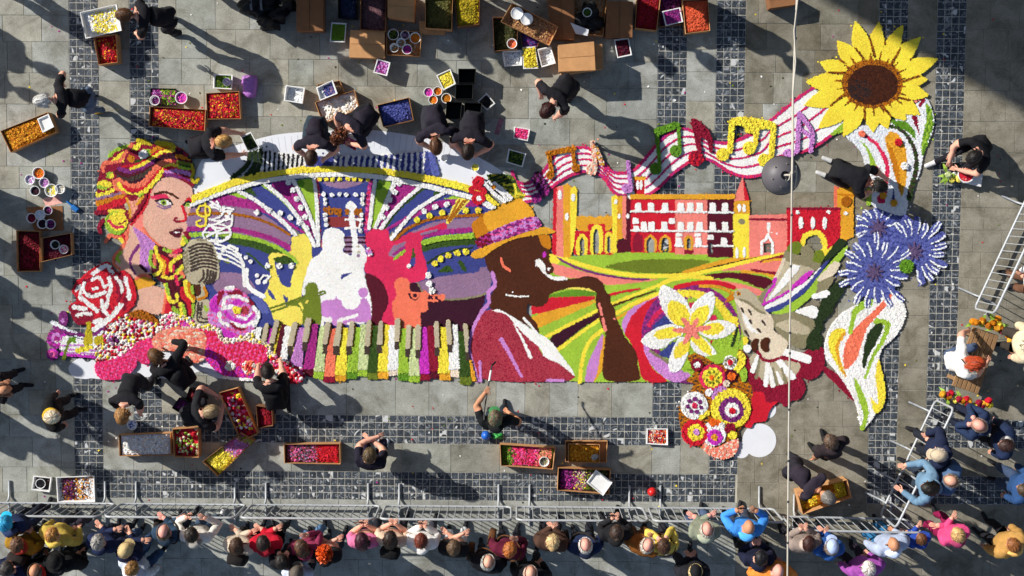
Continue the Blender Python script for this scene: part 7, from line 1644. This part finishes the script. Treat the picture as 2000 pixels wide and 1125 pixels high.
                sdir = (J['nb'] - J['pel']).normalized(); bk = V3((0, -sdir.z, sdir.y)); c0 = J['chest'] + bk * .2; bm = bmesh.new(); bmesh.ops.create_cube(bm, size=1)
                bmesh.ops.subdivide_edges(bm, edges=bm.edges[:], cuts=4, use_grid_fill=True)
                for v in bm.verts:
                    v.co = v.co.lerp(v.co.normalized() * .56, .55) * (1 + .06 * mnoise.noise(v.co * 9)); x, y, z = v.co; v.co = c0 + V3((1, 0, 0)) * x * .3 + bk * y * .18 + sdir * z * .42
                link('backpack', bm_mesh('backpack', bm, cloth(e[1]), smooth=True), o)
            elif e[0] == 'collar':
                Vh, Fh = [], []; sdir = (J['nt'] - J['nb']).normalized(); n = 16
                for k_ in range(n):
                    a = math.tau * k_ / n; r0 = V3((math.cos(a), math.sin(a), 0))
                    Vh += [tuple(J['nb'] + r0 * .072 + V3((0, 0, .055))), tuple(J['nb'] + r0 * .115 + V3((0, .01, -.005))), tuple(J['nb'] + r0 * .078 + V3((0, 0, -.02)))]
                for k_ in range(n):
                    b = (k_ + 1) % n; Fh += [(3 * k_, 3 * k_ + 1, 3 * b + 1, 3 * b), (3 * k_ + 1, 3 * k_ + 2, 3 * b + 2, 3 * b + 1)]
                link('collar', np_mesh('collar', Vh, Fh, cloth(e[1]), smooth=True), o)
            elif e[0] == 'scarf':
                pts_ = [J['nb'] + V3((math.cos(a) * .095, math.sin(a) * .095 + .01, .03 + .01 * math.sin(3 * a))) for a in np.linspace(0, math.tau, 14, endpoint=False)]
                V_, F_ = tube(pts_, .035, 8, True); link('scarf', np_mesh('scarf', V_, F_, cloth(e[1]), smooth=True), o)
            elif e[0] == 'hood':
                sdir = (J['nb'] - J['pel']).normalized(); bk = V3((0, -sdir.z, sdir.y)); c0 = J['nb'] + bk * .105 + sdir * .005; bm = bmesh.new(); bmesh.ops.create_uvsphere(bm, u_segments=14, v_segments=9, radius=1)
                for v in bm.verts:
                    x, y, z = v.co; d_ = 1 + .15 * mnoise.noise(v.co * 3 + V3((q['hx'], 0, 0))); v.co = c0 + V3((1, 0, 0)) * (x * .13 * d_) + bk * (y * .075 * d_ - .05 * abs(x) ** 2) + sdir * (z * .06 * d_)
                link('hood', bm_mesh('hood', bm, cloth(e[1]), smooth=True), o)
            elif e[0] == 'bag':
                c0 = J['chest'] + V3((0, .0, -.12)); pts_ = [c0 + V3((math.cos(a) * .185, math.sin(a) * .172, .25 * math.cos(a) + .03)) for a in np.linspace(0, math.tau, 18, endpoint=False)]
                V_, F_ = tube(pts_, .012, 6, True); link('bag_strap', np_mesh('bag_strap', V_, F_, cloth(e[1]), smooth=True), o)
                bm = bmesh.new(); bmesh.ops.create_cube(bm, size=1); bmesh.ops.subdivide_edges(bm, edges=bm.edges[:], cuts=3, use_grid_fill=True)
                for v in bm.verts: v.co = v.co.lerp(v.co.normalized() * .56, .4); v.co = c0 + V3((-.27, .02, -.3)) + V3((v.co.x * .11, v.co.y * .28, v.co.z * .22))
                link('shoulder_bag', bm_mesh('shoulder_bag', bm, cloth(e[1]), smooth=True), o)
            elif e[0] == 'phone':
                p = (J['wrR'] + J['wrL']) / 2 + (J['wrR'] - J['elR']).normalized() * .12; wp = Matrix.Rotation(rz, 3, 'Z') @ (p * s) + o.location
                ph = link('phone', np_mesh('phone', *block_mesh('', .15, .075, .009, None, .003), mat('phone_black', '15161a', .2)), None, wp, rz); ph.rotation_euler = (math.radians(65), 0, rz); tag(ph, e[1], 'phone')
        q['obj'] = o
    for ob in tmp:
        me = ob.data; bpy.data.objects.remove(ob); bpy.data.meshes.remove(me)
BK = '1b1a1f'
# --- workers in black
person(243, 28, 182, 'worker in black bending over the tray of yellow flowers', 'bend', top=BK, legs='1c1c22', hair='5a3a22', hs='pony', sleeve='short', lean=50, hands=((.1, .42, .65), (.2, .4, .7)))
person(82, 196, 188, 'white-haired worker in black and jeans bending over the marigold box', 'bend', top=BK, legs='5a6a80', shoes='b08a30', hair='d8d6d0', hs='long', lean=52, sleeve='short', hands=((.3, .25, .75), (.18, .42, .65)))
person(433, 276, 8, 'blonde worker in black kneeling with a tub of leaves on her lap', 'kneel', top=BK, legs='1c1c22', hair='c89a5c', hs='bun', sleeve='short', hands=((.2, .5, .25), (.12, .52, .25)), lean=48)
person(607, 306, 268, 'worker in black crouching over the first stripes of the arc', 'crouch', top='26222e', legs='2c3a44', hair='3a2418', hs='short', sleeve='short', lean=54, bulk=1.12)
person(664, 264, 222, 'auburn-haired worker in black crouching beside white flower heads', 'crouch', top='26222e', legs='1c1c22', hair='6a3a22', hs='curly', sleeve='short', lean=54, bulk=1.12)
person(851, 284, 278, 'brown-haired worker in black crouching below the teal cloth', 'crouch', top='26222e', legs='2a2a32', hair='5c3a24', hs='pony', sleeve='short', lean=56, bulk=1.12, hands=((.1, .4, .2), (.25, .36, .2)))
person(914, 294, 262, 'worker in black crouching on the paper beside the black crates', 'crouch', top='1f1c26', legs='24242a', hair='2a1c16', hs='short', sleeve='short', lean=52, bulk=1.12)
person(1070, 214, 232, 'dark-haired worker in black stooping alone on the empty slabs', 'bend', top=BK, legs='202026', hair='3a1a18', hs='long', sleeve='short', lean=52, hands=((.25, .25, .78), (.15, .4, .6)))
person(1716, 362, -22, 'black-haired worker kneeling to brush the golden tower', 'kneel', top='1b1b20', legs='17171b', shoes='bcbcbc', hair='15120f', hs='long', sleeve='short', lean=80, hands=((.05, .5, .1), (.2, .6, .1)))
person(1905, 306, 214, 'dark-haired worker sitting with a bowl of red petals', 'sit', top='16161a', legs='1a1a20', shoes='d8d8d8', hair='1e1a1a', hs='short', sleeve='short', sit=.16, lean=30, hands=((.1, .38, .25), (.12, .35, .25)))
person(303, 697, 132, 'brown-haired woman in black crouching at the peach petals', 'crouch', top='151519', legs='17171b', hair='6a4a2c', hs='long', sleeve='long', lean=58, bulk=1.16, hands=((.24, .42, .25), (.1, .45, .2)))
person(522, 728, 96, 'dark-haired worker in black kneeling at the end of the piano keys', 'kneel', top='141418', legs='1a1a1e', hair='241a16', hs='short', sleeve='short', lean=52, bulk=1.12, hands=((.1, .42, .2), (.26, .36, .2)))
person(237, 812, 268, 'blonde worker in black stooping above the white petal box', 'bend', top='1b1b20', legs='26262c', hair='b0804a', hs='long', sleeve='short', lean=40, hands=((.1, .42, .72), (.1, .42, .72)))
person(100, 815, 10, 'cream-haired person in a black coat standing in the shade', 'stand', arms='folded', top='131316', legs='1a1a1e', hair='d8c4a8', hs='short', lean=12, bulk=1.15, extra=(('scarf', 'c8a020'),))
person(4, 762, 6, 'balding man in black holding a camera beside the shade edge', 'stand', arms='camera', top='1c1c20', legs='202024', hair='6a4a3a', hs='balding', skin='tan', lean=24, extra=(('phone', 'black camera held by the balding man'),))
person(409, 805, 18, 'grey-blonde worker in black reaching into the slanted flower box', 'crouch', top='1e1e22', legs='26262c', hair='a08a68', hs='short', sleeve='short', lean=44, hands=((.1, .36, .36), (.2, .34, .36)))
person(721, 892, 84, 'worker in black crouching alone with folded arms', 'crouch', top='1c1a28', legs='241f34', shoes='c8ccd8', hair='5a4a32', hs='short', sleeve='short', lean=14, hp=35, hands=((-.06, .2, .5), (-.02, .24, .54)))
person(967, 818, 98, 'man in black with a green cap holding a long pole', 'stand', arms='pole', top='16181a', legs='24303a', hair='6a5a48', hs='short', sleeve='short', skin='tan', lean=8, extra=(('cap', '3c7a4a'),))
person(1625, 864, 118, 'man in a dark brown shirt standing bent beside the calla lily', 'stand', arms='down', top='2a2226', legs='2e2a2c', shoes='202022', hair='5a4638', hs='short', sleeve='short', lean=28, skin='tan')
person(1617, 972, -38, 'grey-haired worker in dark clothes stooping over the yellow flower box', 'bend', top='2b2530', legs='24222a', hair='8a857e', hs='short', sleeve='short', lean=62, skin='tan', hands=((.25, .34, .5), (.05, .42, .5)))
person(-96, 372, 2, 'person with blue sneakers cut by the frame edge', 'stand', arms='folded', top='3a3e48', legs='b07a58', shoes='22469a', hair='3a2a20', lean=4)
# the pole
w0 = at(946, 800, 1.5); w1 = at(961, 712, 1.0)
pole = empty('selfie_pole', w0); tag(pole, 'long dark pole held out over the carpet by the man in the green cap', 'pole')
tube_obj('shaft', [V3((0, -.15, .08)), V3((0, 0, 0)), (w1 - w0) * .98], .011, M_DGALV, pole, 6); tube_obj('white_grip', [(w1 - w0) * .62, (w1 - w0) * .86], .017, mat('white_plastic_grip', 'dddddd', .4), pole, 8); tube_obj('tip', [(w1 - w0) * .98, (w1 - w0) * 1.06 + V3((.05, 0, 0))], .015, M_BLACK, pole, 6)
# --- onlookers behind the barriers
person(12, 1112, 80, 'onlooker in a plain navy jacket behind the mustard top', arms='folded', top='1c2748', legs='20242e', hair='3a3430', hs='short', bulk=1.2)
person(106, 1100, 84, 'person in a black wide hat below the pale yellow jacket', arms='pocket', top='17181c', legs='1c1c22', hair='2a2420', hs='cap', bulk=1.15, extra=(('hat', '111113'),))
person(31, 1066, 72, 'woman in a mustard top and dark vest near the cyan hood', arms='phone', top='9a7420', legs='26242a', hair='6a4a34', hs='short', extra=(('backpack', '2a2422'), ('scarf', 'a03028')))
person(8, 1024, 88, 'onlooker in navy with a cyan hood at the frame edge', arms='down', top='1f2c4c', legs='1f2430', hair='2c9ac8', hs='short', extra=(('cap', '2cb0d8'),))
person(100, 1046, 70, 'ginger-blonde woman in a pale yellow jacket', arms='folded', top='c4a84c', legs='3a3440', hair='b07a3a', hs='short', bulk=1.15)
person(190, 1060, 76, 'grey-haired man in a navy jacket', arms='crossed', top='1e2848', legs='24283a', hair='9a9690', hs='short', bulk=1.2)
person(243, 1076, 60, 'man in a beige cap and navy coat', arms='folded', top='1c2440', legs='3c5478', hair='b09a70', hs='cap', bulk=1.15, extra=(('cap', 'c0a878'),))
person(318, 1041, 84, 'bald man in a teal denim jacket leaning on the barrier', arms='crossed', top='2c4258', legs='2a2e38', hair='6a5a4a', hs='fringe', skin='pink', bulk=1.1)
person(373, 1046, 88, 'dark-haired woman in a white jumper with raised arms', arms='wide', top='dcd6cc', legs='44566e', shoes='d8d8d8', hair='2a2018', hs='short', extra=(('phone', 'black phone raised by the woman in the white jumper'),))
person(66, 1118, 80, 'bald man in a black jacket with a white cup', arms='folded', top='1a1b20', legs='20222a', hair='5a4a40', hs='fringe', skin='tan', bulk=1.2, extra=(('scarf', 'c02a20'),))
person(256, 1112, 60, 'brown-haired woman in a pale blue quilted jacket', arms='down', top='c8d0dc', legs='24446e', hair='8a6434', hs='short', bulk=1.15)
person(461, 1066, 80, 'brown-haired woman in a beige coat', arms='folded', top='c8b8a4', legs='2a2422', hair='4a3222', hs='long', bulk=1.2, extra=(('backpack', '201c1c'),))
person(513, 1062, 88, 'woman in a bright red puffer jacket', arms='crossed', top='c01830', legs='1c1c20', hair='2a1c18', hs='short', bulk=1.3)
person(588, 1070, 100, 'long-haired woman in a burgundy patterned top', arms='one_up', top='8a3050', legs='5a7aa0', hair='5a3e2c', hs='long', bulk=1.05)
person(633, 1082, 84, 'woman with bright orange curly hair in black', arms='folded', top='1a1a1c', legs='26303e', hair='d8500e', hs='curly', sleeve='short', bulk=1.15)
person(706, 1056, 92, 'woman with dark magenta hair in a pink top', arms='phone', top='d07098', legs='2a2a34', shoes='303030', hair='3e1424', hs='long', sleeve='short', extra=(('phone', 'black phone held by the woman in the pink top'),))
person(762, 1053, 84, 'dark-haired woman in a beige shirt with a black rucksack', arms='phone', top='d0b49c', legs='2c2c34', hair='2c1c14', hs='long', sleeve='short', extra=(('backpack', '161618'),))
person(822, 1058, 88, 'auburn-haired woman in a white shirt', arms='phone', top='e4e2de', legs='3a3a44', hair='6a2c1a', hs='short', sleeve='long', bulk=1.15, extra=(('phone', 'black phone held by the woman in the white shirt'),))
person(886, 1071, 84, 'brown-haired man in a black shirt with folded arms', arms='crossed', top='1a1a1c', legs='c8ccd0', hair='5c4834', hs='short', sleeve='short', bulk=1.15)
person(953, 1100, 82, 'grey-haired man in a long black coat', arms='folded', top='15161c', legs='1a1c24', hair='a8a49c', hs='balding', bulk=1.3, extra=(('collar', 'c8ccd4'),))
person(577, 1122, 80, 'person in a grey cap and white shirt behind the orange hair', arms='folded', top='c8d0e0', legs='24262e', hair='5a5048', hs='cap', extra=(('cap', '5e564e'),))
person(550, 1098, 95, 'person in black holding a dark camera', arms='camera', top='1c1c20', legs='222226', hair='201814', hs='short', extra=(('phone', 'dark camera held up behind the red puffer jacket'),))
person(996, 1075, 78, 'ginger-haired woman in a burgundy jacket', arms='one_up', top='5c1830', legs='20202a', hair='a8622c', hs='short', bulk=1.15)
person(1080, 1060, 84, 'blonde woman in a brown jacket', arms='folded', top='4a342a', legs='24222a', hair='c8a878', hs='bun', bulk=1.15)
person(1144, 1067, 96, 'white-haired man in a navy jacket carrying a pale bag', arms='down', top='1c2a4c', legs='20242e', hair='cfc8be', hs='balding', bulk=1.2, skin='pink')
person(1205, 1042, 92, 'dark-haired woman in a black jacket with a small rucksack', arms='phone', top='1e1e22', legs='222228', hair='3a2a22', hs='bun', bulk=1.1, extra=(('phone', 'phone held by the dark-haired woman in the black jacket'),))
person(1265, 1067, 70, 'pink-headed man in a long brown coat', arms='one_up', top='8a5220', legs='5a3818', hair='c8bcb0', hs='fringe', skin='pink', bulk=1.25)
person(1297, 1068, 96, 'brown-haired woman in a yellow jacket', arms='camera', top='d8c058', legs='2a2a32', hair='4a3020', hs='short', bulk=1.1)
person(1382, 1036, 92, 'balding man in a grey-green jacket', arms='crossed', top='848a78', legs='4a5a78', hair='b8b0a4', hs='fringe', skin='pink', bulk=1.3)
person(1464, 1032, 90, 'bald man in a bright blue jacket', arms='wide', top='3f8ad8', legs='3a4050', hair='8a7a6a', hs='bald', skin='tan', bulk=1.2, extra=(('phone', 'phone raised by the man in the bright blue jacket'),))
person(1036, 1122, 86, 'person in a black jacket with a beige bag strap', arms='folded', top='1c1c20', legs='26262e', hair='c8a898', hs='fringe', bulk=1.2)
person(1359, 1119, 90, 'blonde person in a black wide-brimmed hat', arms='folded', top='22222a', legs='26262e', hair='c8b080', hs='cap', extra=(('hat', '17171b'),))
person(1487, 1092, 92, 'person in navy and black beside the orange jacket', arms='phone', top='1a1e34', legs='1c1c22', hair='17151a', hs='short', bulk=1.15)
person(1521, 1118, 88, 'bald man in an orange jacket', arms='akimbo', top='e0893a', legs='3a3a44', hair='a08a7a', hs='bald', skin='pink', bulk=1.3)
person(1581, 1063, 94, 'dark-haired woman in a taupe jacket', arms='phone', top='8e8078', legs='26262e', hair='3a1e1a', hs='short', bulk=1.2)
person(1626, 1070, 88, 'man in a light blue cap and blue jacket', arms='folded', top='2c5aa0', legs='26304a', hair='7a6a5a', hs='cap', bulk=1.2, extra=(('cap', 'a8b8dc'),))
person(1748, 1066, 108, 'bald man in a pale blue-grey jacket', arms='folded', top='a4b0c8', legs='2c6a98', hair='8a6a4a', hs='bald', skin='tan', bulk=1.25)
person(1801, 1054, 112, 'brown-haired child in a royal blue jacket', arms='folded', top='2848a0', legs='3a3a48', hair='6a4426', hs='short', bulk=1.15, scale=.82)
person(1873, 1046, 116, 'blonde woman in a pink and coral jacket', arms='crossed', top='d0487c', legs='8a1848', hair='c8a068', hs='short', bulk=1.15)
person(1982, 1066, 128, 'ginger-haired person in a tan puffer jacket', arms='down', top='b88c4c', legs='1c1c22', hair='8a5428', hs='short', bulk=1.35)
person(1698, 1112, 104, 'white-haired woman in a purple jacket', arms='folded', top='9a4ca0', legs='2a2434', hair='e0d4cc', hs='short', bulk=1.25)
person(1836, 890, 176, 'man in a beige flat cap and navy coat', arms='folded', top='1e2640', legs='20242e', hair='a8a098', hs='cap', bulk=1.25, extra=(('cap', 'b8a890'),))
person(1816, 955, 168, 'black-haired woman in a light denim jacket', arms='rail', top='6a8aa4', legs='2c3644', hair='16130f', hs='long', bulk=1.1)
person(1860, 940, 160, 'grey-haired man in a blue-grey jacket', arms='folded', top='4a6284', legs='24303c', hair='8a7a6a', hs='balding', bulk=1.15)
person(1968, 871, 176, 'dark-haired man in a navy jacket with a white collar', arms='folded', top='1f2c4a', legs='20242e', hair='3a2420', hs='short', bulk=1.25, extra=(('collar', 'e4e4e4'),))
person(1915, 832, 150, 'bald man in a navy suit photographing the carpet', arms='camera', top='22304e', legs='1c2234', hair='a08a7a', hs='fringe', skin='pink', bulk=1.15, extra=(('phone', 'phone held by the bald man in the navy suit'),))
person(2004, 958, 160, 'onlooker in dull blue cut by the frame edge', arms='down', top='2a4a78', legs='3a4a66', hair='4a3a2a', hs='short', bulk=1.2)
person(1909, 710, 10, 'red-haired woman in a white top sitting on the bench', 'sit', top='e8e6e2', legs='4a5a78', hair='a8401c', hs='long', sleeve='short', sit=.53, lean=9, hands=((.1, .3, .72), (.42, .12, .62)))
person(2012, 676, 172, 'person in a thick cream fur coat beside the bench', arms='down', top='d8c8a8', legs='3a3430', hair='d8ccb0', hs='curly', bulk=1.5)
person(2034, 560, 190, 'white-shirted person behind the barrier above the bench', arms='folded', top='dedede', legs='6a4a38', hair='6a4a38', hs='short', bulk=1.1)
for fx, fy in ((-132, 332), (-92, 345), (-165, 392), (-215, 455), (-240, 505), (-165, 560), (-118, 640), (-150, 675), (-95, 700), (-205, 735), (-105, 768), (-250, 20), (-215, -30), (385, -38), (470, -48), (560, -34), (640, -42), (700, -36), (905, -44), (1000, -40), (1090, -46), (1262, -38), (-40, -60)):
    g = at(fx, fy); hx, hy = to_px(g.x, g.y + .0, 1.62)
    person(hx, hy, 0 if fx < 0 else -80, 'onlooker standing outside the frame whose shadow falls on the paving', arms='folded', top=random.choice(('26283a', '3a3a40', '5a4a40')), legs='26262e', hair='4a3a2a', bulk=1.15, group='onlookers outside the frame')
build_people()
